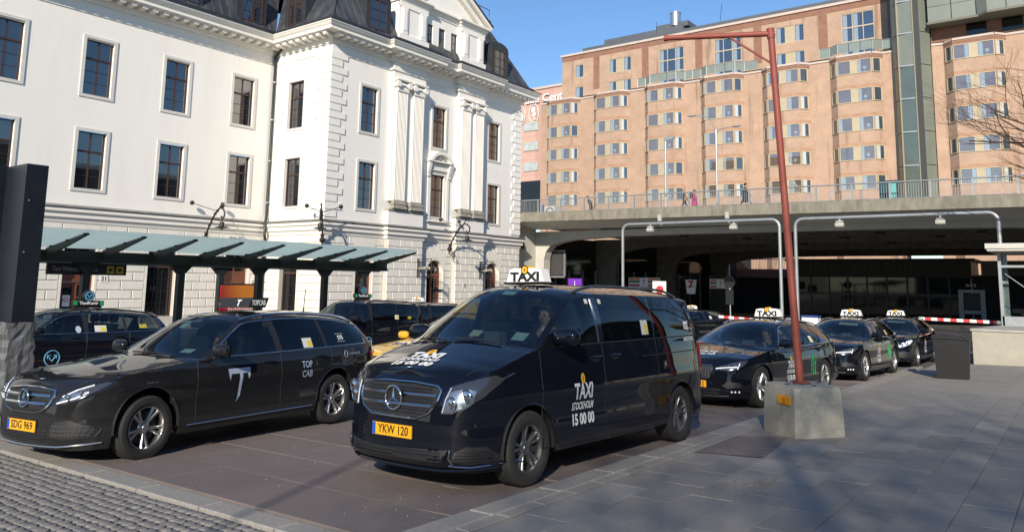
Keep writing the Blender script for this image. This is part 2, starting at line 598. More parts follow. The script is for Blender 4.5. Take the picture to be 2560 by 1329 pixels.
# --- windows: brown timber frame, 2 x 4 panes, flat pale surround
def make_window_meshes(w, h):
    fr = MB()
    t = .055
    fr.box(0, .09, -w / 2, -w / 2 + t, 0, h); fr.box(0, .09, w / 2 - t, w / 2, 0, h)
    fr.box(0, .09, -w / 2 + t, w / 2 - t, 0, t); fr.box(0, .09, -w / 2 + t, w / 2 - t, h - t, h)
    zt = h * .655
    fr.box(0, .10, -w / 2 + t, w / 2 - t, zt - .045, zt + .045)
    fr.box(.002, .075, -.03, .03, t, zt - .045); fr.box(.002, .075, -.028, .028, zt + .045, h - t)
    for k in (1, 2):
        zz = t + (zt - .045 - t) * k / 3
        fr.box(.01, .055, -w / 2 + t, -.03, zz - .012, zz + .012); fr.box(.01, .055, .03, w / 2 - t, zz - .012, zz + .012)
    fr.box(.0, .16, -w / 2 - .02, w / 2 + .02, -.05, .0)        # sill sheet
    frame = fr.mesh('window', WOOD)
    panes = []
    for s in (-1, 1):
        ya, yb = (-w / 2 + t, -.03) if s < 0 else (.03, w / 2 - t)
        zs = [t + (zt - .045 - t) * k / 3 for k in range(4)]
        for k in range(3):
            p = MB(); p.box(.02, .028, ya - .003, yb + .003, zs[k] - .003, zs[k + 1] + .003); panes.append(p.mesh('pane', PANE))
        p = MB(); p.box(.02, .028, ya - .003, yb + .003, zt + .042, h - t + .003); panes.append(p.mesh('pane', PANE))
    return frame, panes
def surround(w, h, t=.165, proud=.05):
    mb = MB()
    a, b = w / 2, w / 2 + t
    mb.box(0, proud, -b, -a, -t, h + t, .008); mb.box(0, proud, a, b, -t, h + t, .008)
    mb.box(0, proud - .003, -a, a, h, h + t, .008); mb.box(0, proud - .003, -a, a, -t, 0, .008)
    return mb
def place_windows(wins, w, h, axis):
    fr, panes = make_window_meshes(w, h)
    sur = surround(w, h).mesh('window_surround', SURR)
    blk = MB(); blk.box(-.5, -.02, -w / 2, w / 2, 0, h)
    dark = mat('dark_room', (.02, .02, .02), .9)
    for i, (a, b, c, d) in enumerate(wins):
        u = (a + b) / 2
        if axis == 'A': loc, rz = (XA - .22, u, c), 0
        elif axis == 'B': loc, rz = (XB - .22, u, c), 0
        else: loc, rz = (u, YR + .22, c), -pi / 2
        o = put('window', fr, station, loc, rz)
        for p in panes: 
            q = put('pane', p, o)
        s_loc = {'A': (XA, u, c), 'B': (XB, u, c), 'R': (u, YR, c)}[axis]
        put('window_surround', sur, station, s_loc, rz)
place_windows(A_win, 1.40, 2.92, 'A')
place_windows(B_win, 1.34, 2.84, 'B')
place_windows(R_win, 1.43, 2.91, 'R')

# --- mouldings: profiles swept along A, return and B with projecting pilaster blocks
def sweep(mb, prof, path):
    """profile (out, z) along a plan polyline of (x, y, nx, ny) corner points with outward offsets"""
    n = len(prof)
    vs = []
    for x, y, nx, ny in path:
        for o_, z in prof: vs.append((x + nx * o_, y + ny * o_, z))
    fs = []
    for i in range(len(path) - 1):
        for k in range(n - 1):
            fs.append((i * n + k, (i + 1) * n + k, (i + 1) * n + k + 1, i * n + k + 1))
    mb.add(vs, fs)
PB = .35                                        # projection of the pilaster bays
bays = [(33.2, 36.35), (39.65, 42.75)]
path = [(XA, -12, 1, 0), (XA, YR, 1, -1), (XB, YR, 1, -1)]
for a, b in bays:
    path += [(XB, a, 1, -1), (XB + PB, a, 1, -1), (XB + PB, b, 1, 1), (XB, b, 1, 1)]
path += [(XB, YE, 1, 1), (XB - 14, YE, 1, 1)]
mb = MB()   # string course above the ground floor
sweep(mb, [(0, 4.15), (.06, 4.15), (.10, 4.22), (.10, 4.34), (.22, 4.42), (.22, 4.62), (.34, 4.70), (.34, 4.84), (.30, 4.86)], path)
mb.build('string_course', MOULD, station, 35)
mb = MB()
sweep(mb, [(.30, 4.86), (.40, 4.90), (.40, 4.94), (.0, 5.06)], path)
mb.build('string_course_sheet', mat('weathered_sheet', (.16, .16, .15), .6, var=.3, vscale=3), station, 30)
mb = MB()   # main cornice
sweep(mb, [(0, 14.95), (.05, 14.95), (.05, 15.07), (0, 15.07)], path)
sweep(mb, [(0, 15.5), (.08, 15.52), (.08, 15.60), (.14, 15.66), (.14, 15.78), (.2, 15.82), (.2, 15.98), (.95, 16.02), (.95, 16.2), (1.02, 16.24), (1.10, 16.4), (1.14, 16.42), (1.14, 16.5)], path)
mb.build('cornice', MOULD, station, 35)
mb = MB()
sweep(mb, [(1.14, 16.5), (1.19, 16.505), (1.19, 16.54), (.76, 16.56), (.74, 16.86), (.3, 16.92)], path)
mb.build('gutter', ROOF_TRIM, station, 30)
# modillions under the cornice, each a block of its own
md = MB(); md.box(.2, .80, -.14, .14, 15.8, 16.015, .012); md_me = md.mesh('modillion', MOULD)
def modillions(face, a, b, d0=0.0):
    n = max(1, int(round((b - a) / .60)))
    for i in range(n):
        u = a + (i + .5) * (b - a) / n
        if face == 'A': put('modillion', md_me, station, (XA, u, 0))
        elif face == 'B': put('modillion', md_me, station, (XB + d0, u, 0))
        else: put('modillion', md_me, station, (u, YR, 0), -pi / 2)
modillions('A', 14.5, YR - .95); modillions('R', XA + .2, XB + .5)
modillions('B', YR - .3, bays[0][0] - .5); modillions('B', bays[0][0] - .3, bays[0][1] + .3, PB)
modillions('B', bays[0][1] + .5, bays[1][0] - .5); modillions('B', bays[1][0] - .3, bays[1][1] + .3, PB); modillions('B', bays[1][1] + .5, YE + .3)

# --- pilaster bays: pedestal, paired fluted pilasters with volute capitals, frieze block
for a, b in bays:
    mb = MB()
    mb.box(XB - .02, XB + PB, a + .0, b - .0, 5.04, 5.9)
    mb.build('pedestal', STUCCO, station)
    mb = MB()
    mb.box(XB - .02, XB + PB - .07, a + .12, b - .12, 6.55, 14.45)
    mb.build('bay_backing', STUCCO, station)
    mb = MB()
    mb.box(XB - .02, XB + PB - .03, a + .08, b - .08, 14.42, 15.62)
    mb.build('frieze_block', STUCCO, station)
    mb = MB(); mb.box(XB - .02, XB + PB + .06, a - .05, b + .05, 5.9, 6.04, .02); mb.build('pedestal_cap', STONE_DARK, station)
    for k, yc in enumerate((a + .82, b - .80)):
        w = .96
        mb = MB()
        n = 7
        prof = [(XB + PB - .08, -w / 2), (XB + PB + .10, -w / 2)]
        for i in range(n):
            y0 = -w / 2 + .06 + i * (w - .12) / n; y1 = y0 + (w - .12) / n
            g = (y1 - y0) * .72
            prof += [(XB + PB + .10, y0 + .008), (XB + PB + .045, y0 + .03), (XB + PB + .045, y0 + g - .02), (XB + PB + .10, y0 + g)]
        prof += [(XB + PB + .10, w / 2), (XB + PB - .08, w / 2)]
        mb.prism([(x, yc + y) for x, y in prof], 6.6, 13.62)
        sh = mb.build('pilaster', MOULD, station)
        mb = MB()
        for z0, z1, e in ((6.04, 6.2, .13), (6.2, 6.32, .07), (6.32, 6.48, .10), (6.48, 6.62, .03)):
            mb.box(XB + PB - .10, XB + PB + .10 + e, yc - w / 2 - e, yc + w / 2 + e, z0, z1, .03)
        mb.build('pilaster_base', STONE_DARK, sh)
        mb = MB()
        mb.box(XB + PB - .08, XB + PB + .16, yc - w / 2 - .02, yc + w / 2 + .02, 13.62, 13.72, .02)
        mb.prism([(yc - w / 2, 13.72), (yc + w / 2, 13.72), (yc + w / 2 + .08, 14.2), (yc - w / 2 - .08, 14.2)], XB + PB - .06, XB + PB + .16, 'x')
        mb.box(XB + PB - .08, XB + PB + .30, yc - w / 2 - .2, yc + w / 2 + .2, 14.3, 14.44, .03)
        mb.build('capital', MOULD, sh)
        for s in (-1, 1):                         # scroll volutes
            mb = MB()
            cy, cz = yc + s * (w / 2 + .02), 14.06
            sp = [(XB + PB + .22, cy + (.2 - .026 * i) * cos(s * -i * .7 + pi / 2), cz + (.2 - .026 * i) * sin(s * -i * .7 + pi / 2)) for i in range(8)]
            mb.tube(sp, .045, 6)
            mb.lathe([(.0, .30), (.19, .30), (.21, .26), (.21, -.1), (.0, -.1)], 14, (XB + PB + .0, cy, cz), 'x')
            mb.build('volute', MOULD, sh, 40)
        mb = MB()
        for i in range(5):
            mb.ball((XB + PB + .2, yc - .24 + i * .12, 14.02 + .06 * cos((i - 2) * .9)), .07, 8, 5)
        mb.build('garland', MOULD, sh, 40)

# --- quoins, alternating long and short, each one a stone
def quoin(l, r):
    mb = MB()
    mb.prism([(-l, -.02), (.055, -.055), (.02, r)][:0] or [(-l, 0), (-l, -.055), (.055, -.055), (.055, r), (0, r), (0, 0)], .02, .40)
    return mb.mesh('quoin', STUCCO)
qL, qS = quoin(1.36, 1.20), quoin(.98, .82)
for i in range(22):
    put('quoin', qL if i % 2 else qS, station, (XB, YR, 5.18 + i * .45))
qe = []
for k, r in ((0, 1.15), (1, .8)):
    mb = MB(); mb.prism([(0, -r), (.055, -r), (.055, .055), (-2.0, .055), (-2.0, 0), (0, 0)], .02, .40); qe.append(mb.mesh('quoin', STUCCO))
for i in range(22):
    put('quoin', qe[i % 2], station, (XB, YE, 5.18 + i * .45))
# plain frieze band line under the cornice
# --- segmental pediment over the middle lower window
mb = MB()
yc, z0 = 38.05, 9.62
arc = [(yc + 1.28 * sin(t), z0 - .55 + 1.22 * cos(t)) for t in [(-62 + i * 124 / 16) * pi / 180 for i in range(17)]]
arc2 = [(yc + 1.06 * sin(t), z0 - .55 + 1.02 * cos(t)) for t in [(62 - i * 124 / 16) * pi / 180 for i in range(17)]]
mb.prism(arc + arc2, XB + .02, XB + .42, 'x')
mb.box(XB + .02, XB + .38, yc - 1.25, yc + 1.25, z0 - .08, z0 + .04, .02)
mb.box(XB - .01, XB + .14, yc - .98, yc + .98, 9.0, 9.52, .02)
sp_ = mb.build('window_pediment', MOULD, station)
mb = MB(); mb.prism(arc[1:-1], XB + .01, XB + .06, 'x'); mb.build('tympanum', MOULD, sp_)
for s in (-1, 1):
    mb = MB()
    cy = yc + s * 1.02
    mb.prism([(XB, 8.5), (XB + .12, 8.6), (XB + .18, 8.9), (XB + .30, 9.3), (XB + .32, 9.54), (XB, 9.54)][::1], cy - .12, cy + .12, 'y')
    mb.lathe([(0, -.13), (.13, -.13), (.13, .13), (0, .13)], 12, (XB + .16, cy, 9.3), 'y')
    mb.lathe([(0, -.13), (.09, -.13), (.09, .13), (0, .13)], 12, (XB + .08, cy, 8.62), 'y')
    mb.build('scroll_bracket', MOULD, sp_, 40)
mb = MB()
rr = random.Random(11)
mb.ball((XB + .16, yc, 9.98), .17, 10, 6, (.7, .8, 1.15))
for i in range(14):
    mb.ball((XB + .12, yc + rr.uniform(-.6, .6), 9.78 + rr.uniform(-.06, .16)), rr.uniform(.05, .1), 7, 5)
mb.build('carved_relief', MOULD, sp_, 40)
mb = MB()
for s in (-1, 1): mb.box(XB + .002, XB + .10, yc + s * .93 - .14, yc + s * .93 + .14, 5.6, 8.5, .01)
mb.box(XB, XB + .2, yc - 1.1, yc + 1.1, 5.5, 5.62, .02)
mb.build('window_architrave', MOULD, sp_)

# --- ground floor: recessed backing, rusticated blocks, openings
doorA = [(16.9, 18.45, BASE_Z, 3.05), (21.15, 22.75, -.55, 3.05), (25.75, 27.35, BASE_Z, 3.05), (12.7, 14.3, -.55, 3.05)]
doorB = [(30.95, 32.35, BASE_Z, 3.05), (37.15, 38.75, BASE_Z, 2.97), (43.4, 45.0, BASE_Z, 2.97)]
doorR = [(-38.4, -36.75, -.75, 3.05)]
mb = MB()
wall_holes(mb, lambda u, v, d: (XA - d, u, v), -12, YR, BASE_Z - .6, 4.2, doorA, .45)
wall_holes(mb, lambda u, v, d: (XB - d, u, v), YR, YE, BASE_Z - .6, 4.2, doorB, .45)
wall_holes(mb, lambda u, v, d: (u, YR + d, v), XA, XB, BASE_Z - .6, 4.2, doorR, .45)
for a, b in bays: mb.box(XB - .01, XB + PB, a, b, BASE_Z - .6, 4.18)
mb.add([(XB, YE, BASE_Z - .6), (XB - 14, YE, BASE_Z - .6), (XB - 14, YE, 4.2), (XB, YE, 4.2)], [(0, 1, 2, 3)])
mb.build('ground_floor_wall', STONE_JOINT, station)
CH = .47
BLK = {}
def block_mesh(w, h):
    k = (round(w, 2), round(h, 2))
    if k not in BLK:
        mb = MB(); w_, h_ = k
        e = .03
        vs = [(0, -w_ / 2 + .008, .008), (0, w_ / 2 - .008, .008), (0, w_ / 2 - .008, h_ - .008), (0, -w_ / 2 + .008, h_ - .008),
              (.065, -w_ / 2 + e + .008, e + .008), (.065, w_ / 2 - e - .008, e + .008), (.065, w_ / 2 - e - .008, h_ - e - .008), (.065, -w_ / 2 + e + .008, h_ - e - .008)]
        mb.add(vs, [(4, 5, 6, 7), (0, 1, 5, 4), (1, 2, 6, 5), (2, 3, 7, 6), (3, 0, 4, 7)])
        BLK[k] = mb.mesh('stone_block', STONE)
    return BLK[k]
n_blk = 0
def rusticate(face, u0, u1, holes, arch=(), lim_z=-1.2, d0=0.0):
    global n_blk
    z = 4.15 - CH; r = 0
    while z > BASE_Z - .3:
        segs = [(u0, u1)]
        for a, b, c, d in holes:
            if z < d + .02 and z + CH > c:
                ns = []
                for s, e in segs:
                    if b + .12 <= s or a - .12 >= e: ns.append((s, e)); continue
                    if a - .12 - s > .1: ns.append((s, a - .12))
                    if e - b - .12 > .1: ns.append((b + .12, e))
                segs = ns
        for s, e in segs:
            L = e - s
            n = max(1, int(round(L / 1.05)))
            w = L / n
            cuts = [s + w * i for i in range(n + 1)]
            if r % 2 and n >= 1 and L > .9:
                cuts = [s] + [s + w * (i + .5) for i in range(n)] + [e]
            for i in range(len(cuts) - 1):
                ww = cuts[i + 1] - cuts[i]
                if ww < .08: continue
                u = (cuts[i] + cuts[i + 1]) / 2
                loc, rz = {'A': ((XA, u, z), 0), 'B': ((XB + d0, u, z), 0), 'R': ((u, YR, z), -pi / 2)}[face]
                put('stone_block', block_mesh(ww, CH), station, loc, rz); n_blk += 1
        z -= CH; r += 1
rusticate('A', 14.6, YR, doorA)
rusticate('R', XA, XB, doorR)
prev = YR
for a, b in bays:
    rusticate('B', prev, a, doorB); rusticate('B', a, b, doorB, d0=PB); prev = b
rusticate('B', prev, YE, doorB)
# smooth quarter-round reveals and keystones round the openings
def opening_trim(face, a, b, c, d, arched=False):
    u = (a + b) / 2
    mb = MB()
    w = (b - a) / 2
    mb.box(0, .07, -w - .12, -w, 0, d - c); mb.box(0, .07, w, w + .12, 0, d - c)
    mb.box(0, .07, -w - .12, w + .12, d - c, d - c + .12)
    for i in range(-2, 3):
        t = i * .24
        x0, x1 = i * .28 - .13, i * .28 + .13
        mb.prism([(x0, d - c + .12), (x1, d - c + .12), (x1 + (i + .5) * .10, 4.12 - c), (x0 + (i - .5) * .10, 4.12 - c)], .0, .075, 'x')
    loc, rz = {'A': ((XA, u, c), 0), 'B': ((XB, u, c), 0), 'R': ((u, YR, c), -pi / 2)}[face]
    mb.build('opening_surround', STONE, station, 20, loc, rz)
for h in doorA: opening_trim('A', *h)
for h in doorR: opening_trim('R', *h)
opening_trim('B', *doorB[0])

def panel_door(face, a, b, c, d, transom=1.95):
    """timber door: glazed upper half, transom panel and fanlight"""
    w = (b - a); h = d - c; u = (a + b) / 2
    loc, rz = {'A': ((XA - .34, u, c), 0), 'B': ((XB - .34, u, c), 0), 'R': ((u, YR + .34, c), -pi / 2)}[face]
    mb = MB(); t = .09
    mb.box(0, .12, -w / 2, -w / 2 + t, 0, h); mb.box(0, .12, w / 2 - t, w / 2, 0, h); mb.box(0, .12, -w / 2 + t, w / 2 - t, h - t, h)
    mb.box(0, .14, -w / 2 + t, w / 2 - t, 2.72, 2.86); mb.box(0, .09, -w / 2 + t, w / 2 - t, 2.86, 3.3); mb.box(0, .12, -w / 2 + t, w / 2 - t, 3.3, 3.42)
    mb.box(0, .10, -.04, .04, 3.42, h - t)
    o = mb.build('door_frame', WOOD_DOOR, station, None, loc, rz)
    for s in (-1, 1):
        lf = MB()
        y0, y1 = (-w / 2 + t + .005, -.006) if s < 0 else (.006, w / 2 - t - .005)
        lw = y1 - y0
        lf.box(0, .07, y0, y0 + .11, .02, 2.7); lf.box(0, .07, y1 - .11, y1, .02, 2.7)
        for z0, z1 in ((.02, .2), (1.15, 1.33), (1.9, 1.98), (2.56, 2.7)): lf.box(0, .069, y0 + .11, y1 - .11, z0, z1)
        lf.box(.0, .035, y0 + .11, y1 - .11, .2, 1.15); lf.box(.0, .055, y0 + .17, y1 - .17, .3, 1.05, .01)
        lo = lf.build('door_leaf', WOOD_DOOR, o)
        for z0, z1 in ((1.33, 1.9), (1.98, 2.56)):
            p = MB(); p.box(.02, .03, y0 + .11, y1 - .11, z0, z1); p.build('pane', PANE_DARK, lo)
        if s > 0:
            hd = MB(); hd.tube([(.08, y0 + .05, 1.1), (.12, y0 + .05, 1.1), (.12, y0 + .05, 1.3), (.08, y0 + .05, 1.3)], .012, 6); hd.build('door_handle', mat('brass', (.45, .3, .1), .3, metal=1), lo)
    p = MB(); p.box(.02, .03, -w / 2 + t, w / 2 - t, 3.42, h - t); p.build('pane', PANE_DARK, o)
    return o
def big_window(face, a, b, c, d, cols=3, rws=4):
    w = (b - a); h = d - c; u = (a + b) / 2
    loc, rz = {'A': ((XA - .34, u, c), 0), 'B': ((XB - .34, u, c), 0), 'R': ((u, YR + .34, c), -pi / 2)}[face]
    mb = MB(); t = .08
    mb.box(0, .12, -w / 2, -w / 2 + t, 0, h); mb.box(0, .12, w / 2 - t, w / 2, 0, h); mb.box(0, .12, -w / 2 + t, w / 2 - t, h - t, h); mb.box(0, .12, -w / 2 + t, w / 2 - t, 0, t)
    mb.box(0, .13, -w / 2 + t, w / 2 - t, 2.6, 2.74)
    o = mb.build('shop_window', WOOD, station, None, loc, rz)
    mb = MB()
    for i in range(1, cols):
        y = -w / 2 + t + (w - 2 * t) * i / cols
        mb.box(.01, .07, y - .02, y + .02, t, h - t)
    for j in range(1, rws):
        z = t + (2.6 - t) * j / rws
        mb.box(.012, .06, -w / 2 + t, w / 2 - t, z - .018, z + .018)
    mb.build('glazing_bars', BLACK, o)
    for i in range(cols):
        ya = -w / 2 + t + (w - 2 * t) * i / cols; yb = -w / 2 + t + (w - 2 * t) * (i + 1) / cols
        for j in range(rws):
            za = t + (2.6 - t) * j / rws; zb = t + (2.6 - t) * (j + 1) / rws
            p = MB(); p.box(.02, .03, ya, yb, za, zb); p.build('pane', PANE_DARK, o)
        p = MB(); p.box(.02, .03, ya, yb, 2.74, h - t); p.build('pane', PANE_DARK, o)
panel_door('A', *doorA[0]); big_window('A', *doorA[1]); panel_door('A', *doorA[2]); big_window('A', *doorA[3])
big_window('R', *doorR[0], 3, 4); panel_door('B', *doorB[0])

# arched restaurant doors on the pavilion
def arch_door(a, b, c, d):
    u = (a + b) / 2; w = (b - a) / 2
    zs = d - w                                      # springing
    # wall infill above the arch
    mb = MB()
    top = [(u + w * cos(t), zs + w * sin(t)) for t in [pi * i / 20 for i in range(21)]]
    for i in range(20):
        p, q = top[i], top[i + 1]
        mb.add([(XB, p[0], p[1]), (XB, q[0], q[1]), (XB, q[0], d + .02), (XB, p[0], d + .02)], [(0, 1, 2, 3)])
        mb.add([(XB, p[0], p[1]), (XB, q[0], q[1]), (XB - .45, q[0], q[1]), (XB - .45, p[0], p[1])], [(0, 1, 2, 3)])
    mb.build('arch_spandrel', STONE, station)
    mb = MB()   # moulded archivolt and jamb
    out = [(u + (w + .16) * cos(t), zs + (w + .16) * sin(t)) for t in [pi * i / 20 for i in range(21)]]
    mb.prism([(b + .16, c)] + out + [(a - .16, c), (a, c)] + top[::-1] + [(b, c)], XB + .002, XB + .09, 'x')
    mb.build('archivolt', STONE, station)
    for i in range(-4, 5):                          # fanned voussoirs
        t = pi / 2 + i * .24
        t0, t1 = t - .105, t + .105
        r0, r1 = w + .18, w + .78 + .12 * (i % 2)
        vz = [(u + r0 * cos(t0), zs + r0 * sin(t0)), (u + r0 * cos(t1), zs + r0 * sin(t1)), (u + r1 * cos(t1), min(4.1, zs + r1 * sin(t1))), (u + r1 * cos(t0), min(4.1, zs + r1 * sin(t0)))]
        v = MB(); v.prism(vz, XB + .002, XB + .075, 'x'); v.build('voussoir', STONE, station)
    mb = MB()
    x0 = XB - .36
    inn = [(u + (w - .09) * cos(t), zs + (w - .09) * sin(t)) for t in [pi * i / 20 for i in range(21)]]
    mb.prism([(b, c)] + top + [(a, c), (a + .09, c)] + inn[::-1] + [(b - .09, c)], x0, x0 + .12, 'x')
    mb.box(x0, x0 + .14, a + .09, b - .09, zs - .28, zs - .08)
    mb.box(x0 + .01, x0 + .10, u - .035, u + .035, zs - .08, d - .09)
    o = mb.build('door_frame', WOOD_DOOR, station)
    mb = MB(); mb.prism([(b - .09, zs - .08)] + inn + [(a + .09, zs - .08)], x0 + .03, x0 + .04, 'x'); mb.build('fanlight', PANE_DARK, o)
    for s in (-1, 1):
        lf = MB()
        y0, y1 = (a + .095, u - .005) if s < 0 else (u + .005, b - .095)
        zt = zs - .285
        lf.box(x0, x0 + .08, y0, y0 + .1, c, zt); lf.box(x0, x0 + .08, y1 - .1, y1, c, zt)
        for z0, z1 in ((c, c + .25), (c + 1.0, c + 1.15), (zt - .12, zt)): lf.box(x0, x0 + .079, y0 + .1, y1 - .1, z0, z1)
        lf.box(x0, x0 + .03, y0 + .1, y1 - .1, c + .25, c + 1.0)
        lo = lf.build('door_leaf', WOOD_DOOR, o)
        p = MB(); p.box(x0 + .02, x0 + .03, y0 + .1, y1 - .1, c + 1.15, zt - .12); p.build('pane', PANE_DARK, lo)
    text_obj('lettering', 'LUZETTE', .34, mat('gold_letters', (.62, .58, .45), .5), o, (x0 + .07, u, zs + .22), (0, 1, 0), (0, 0, 1), bold=.01, width=1.15)
    dk = MB(); dk.box(x0 - .4, x0 - .2, a, b, c, d); dk.build('dark_interior', mat('dark_room', (.02, .02, .02), .9), o)
arch_door(*doorB[1]); arch_door(*doorB[2])
for txt, y, z, X in (('21', 18.92, 1.42, XA), ('23', 27.75, 1.33, XA), ('25', 40.68, 1.31, XB + PB)):
    mb = MB(); mb.box(X + .06, X + .085, y - .2, y + .2, z - .17, z + .17); pl = mb.build('number_plate', MOULD, station)
    text_obj('house_number', txt, .30, BLACK, pl, (X + .088, y, z), (0, 1, 0), (0, 0, 1), bold=.02)
# the no-smoking notice on the door of number 21
mb = MB(); mb.box(XA - .262, XA - .255, 17.15, 17.5, .05, .6); ns = mb.build('door_notice', WHITE, station)
mb = MB(); mb.lathe([(.10, 0), (.13, 0), (.13, .004), (.10, .004), (.10, 0)], 20, (XA - .254, 17.32, .38), 'x'); mb.box(XA - .254, XA - .250, 17.23, 17.41, .365, .395); mb.build('ban_ring', mat('red_sign', (.55, .03, .03), .5), ns)

# --- mansard roof, dormers, gable
def slope(mb, pts): mb.add(pts, [tuple(range(len(pts)))])
mb = MB()
ZT, ZR, RS = 16.9, 22.0, 2.6
e = .45
mb.add([(XA + e, -12, ZT), (XA + e, YR - e, ZT), (XA + e - RS, YR - e + 2.0, ZR), (XA + e - RS, -12, ZR)], [(0, 1, 2, 3)])
mb.add([(XA + e, YR - e, ZT), (XB + e, YR - e, ZT), (XB + e - RS, YR - e + RS, ZR), (XA + e - RS, YR - e + RS, ZR)], [(0, 1, 2, 3)])
mb.add([(XB + e, YR - e, ZT), (XB + e, YE + e, ZT), (XB + e - RS, YE + e - RS, ZR), (XB + e - RS, YR - e + RS, ZR)], [(0, 1, 2, 3)])
mb.add([(XB + e, YE + e, ZT), (XB - 14, YE + e, ZT), (XB - 14, YE + e - RS, ZR), (XB + e - RS, YE + e - RS, ZR)], [(0, 1, 2, 3)])
mb.box(XB - 14, XB + e - RS + .35, YR - e + RS - .35, YE + e - RS + .35, ZR, ZR + .3)
mb.box(XA - 14, XA + e - RS + .35, -12, YR + 6, ZR, ZR + .28)
roof = mb.build('mansard_roof', ROOF, station)
# standing seams
mb = MB()
for i in range(44):
    y = 14.4 + i * .55
    if y > YR - e: break
    mb.tube([(XA + e + .01, y, ZT), (XA + e - RS + .01, y, ZR)], .022, 4)
for i in range(36):
    y = YR - e + .5 + i * .55
    if y > YE + .3: break
    mb.tube([(XB + e + .01, y, ZT), (XB + e - RS + .01, y if y < YE - 2 else YE - 2, ZR)], .022, 4)
for i in range(10):
    x = XA + .9 + i * .55
    if x > XB + .3: break
    mb.tube([(x, YR - e - .01, ZT), (x - .6 if x > XB - 1.8 else x, YR - e + RS - .01, ZR)], .022, 4)
mb.tube([(XB + e, YR - e, ZT), (XB + e - RS, YR - e + RS, ZR)], .07, 6); mb.tube([(XB + e, YE + e, ZT), (XB + e - RS, YE + e - RS, ZR)], .06, 6)
mb.build('roof_seams', ROOF, roof)
def dormer(face, u, z0=17.1, w=1.5, h=2.0, front=.28):
    """box dormer with an arched lid and a two-leaf window"""
    X = XA if face == 'A' else XB
    mb = MB()
    hw = w / 2 + .28
    arcp = [(hw * cos(t), h + .25 + .38 * sin(t)) for t in [pi * i / 12 for i in range(13)]]
    poly = [(-hw, 0)] + [(hw, 0)] + arcp
    mb2 = MB(); mb2.prism([(p[0], p[1]) for p in poly], -2.4, front, 'x')
    mb2.box(front, front + .05, -hw, -w / 2, 0, h + .2); mb2.box(front, front + .05, w / 2, hw, 0, h + .2); mb2.box(front, front + .05, -w / 2, w / 2, h, h + .2)
    if face == 'R': loc, rz = (u, YR, z0), -pi / 2
    else: loc, rz = (X, u, z0), 0
    o = mb2.build('dormer', ROOF_TRIM, station, 30, loc, rz)
    fr = MB(); t = .07
    f0 = front + .01
    for s in (-1, 1): fr.box(f0, f0 + .07, s * w / 2 - (t if s > 0 else 0), s * w / 2 + (t if s < 0 else 0), 0.05, h)
    fr.box(f0, f0 + .07, -w / 2 + t, w / 2 - t, h - t, h); fr.box(f0, f0 + .07, -w / 2 + t, w / 2 - t, .05, .05 + t); fr.box(f0, f0 + .06, -.05, .05, .05 + t, h - t)
    for k in (1, 2): fr.box(f0 + .005, f0 + .05, -w / 2 + t, w / 2 - t, h * k / 3 - .015, h * k / 3 + .015)
    fo = fr.build('dormer_window', WOOD, o)
    for s in (-1, 1):
        for k in range(3):
            p = MB(); p.box(f0 + .012, f0 + .02, min(s * .05, s * (w / 2 - t)), max(s * .05, s * (w / 2 - t)), max(.05 + t, h * k / 3), min(h - t, h * (k + 1) / 3)); p.build('pane', PANE, fo)
dormer('A', 17.76); dormer('A', 22.03); dormer('A', 26.3); dormer('R', -37.9, w=1.4); dormer('B', 31.75); dormer('B', 44.35)

# attic gable between the pilaster bays
gx = XB + .30                                     # front plane of the attic
AY0, AY1 = 33.55, 42.4
mb = MB()
wall_holes(mb, lambda u, v, d: (gx - .25 - d, u, v), 36.3, 39.75, 16.5, 20.2, [(y - .33, y + .33, 16.9, 19.05) for y in (36.75, 38.0, 39.3)], .25)
for a, b in ((AY0, 36.25), (39.75, AY1)):
    mb.box(gx - 3.0, gx, a, b, 16.5, 19.75)
    mb.box(gx - .02, gx + .14, a - .06, b + .06, 16.5, 17.5, .01)
    for yy in (a + .22, b - .72):
        mb.box(gx, gx + .10, yy, yy + .52, 17.55, 19.35)
        mb.box(gx + .10, gx + .13, yy + .10, yy + .42, 17.75, 19.15, .01)
    mb.box(gx - .05, gx + .06, a, b, 19.35, 19.75)
mb.box(gx - 3, gx - .52, AY0 + .1, AY1 - .1, 16.5, 20.5)
mb.build('attic_gable', STUCCO, station)
mb = MB()
gp_ = [(gx, AY0 - .05, 1, -1), (gx, 36.25, 1, 1), (gx - .25, 36.25, 1, 1), (gx - .25, 39.75, 1, -1), (gx, 39.75, 1, -1), (gx, AY1 + .05, 1, 1), (gx - 3, AY1 + .05, 1, 1)]
sweep(mb, [(0, 19.7), (.06, 19.72), (.06, 19.85), (.16, 19.92), (.16, 20.04), (.34, 20.1), (.34, 20.22), (.0, 20.3)], [(gx - 3, AY0 - .05, 1, -1)] + gp_)
mb.build('attic_cornice', MOULD, station, 30)
mb = MB()   # raking gable
pk = (AY0 + AY1) / 2
apex = 20.2 + (AY1 - AY0) / 2 * .62
outl = [(AY0 - .3, 20.2), (AY1 + .3, 20.2), (pk, apex + .2)]
mb.prism([(AY0 + .2, 20.25), (AY1 - .2, 20.25), (pk, apex - .25)], gx - 3.2, gx - .22, 'x')
mb.build('gable_field', STUCCO, station)
mb = MB()
for s, yb in ((-1, AY0 - .45), (1, AY1 + .45)):
    mb.prism([(yb, 20.15), (yb, 20.42), (pk, apex + .42), (pk, apex + .05)], gx - 3.3, gx + .38, 'x')
    mb.prism([(yb - s * .25, 20.2), (yb - s * .9, 20.2), (pk, apex - .42), (pk, apex + .03)], gx - 3.2, gx + .12, 'x')
mb.build('gable_cornice', MOULD, station)
mb = MB()
for s, yb in ((-1, AY0 - .55), (1, AY1 + .55)):
    mb.prism([(yb, 20.43), (yb, 20.5), (pk, apex + .52), (pk, apex + .43)], gx - 4.5, gx + .45, 'x')
mb.build('gable_roof', ROOF_TRIM, station)
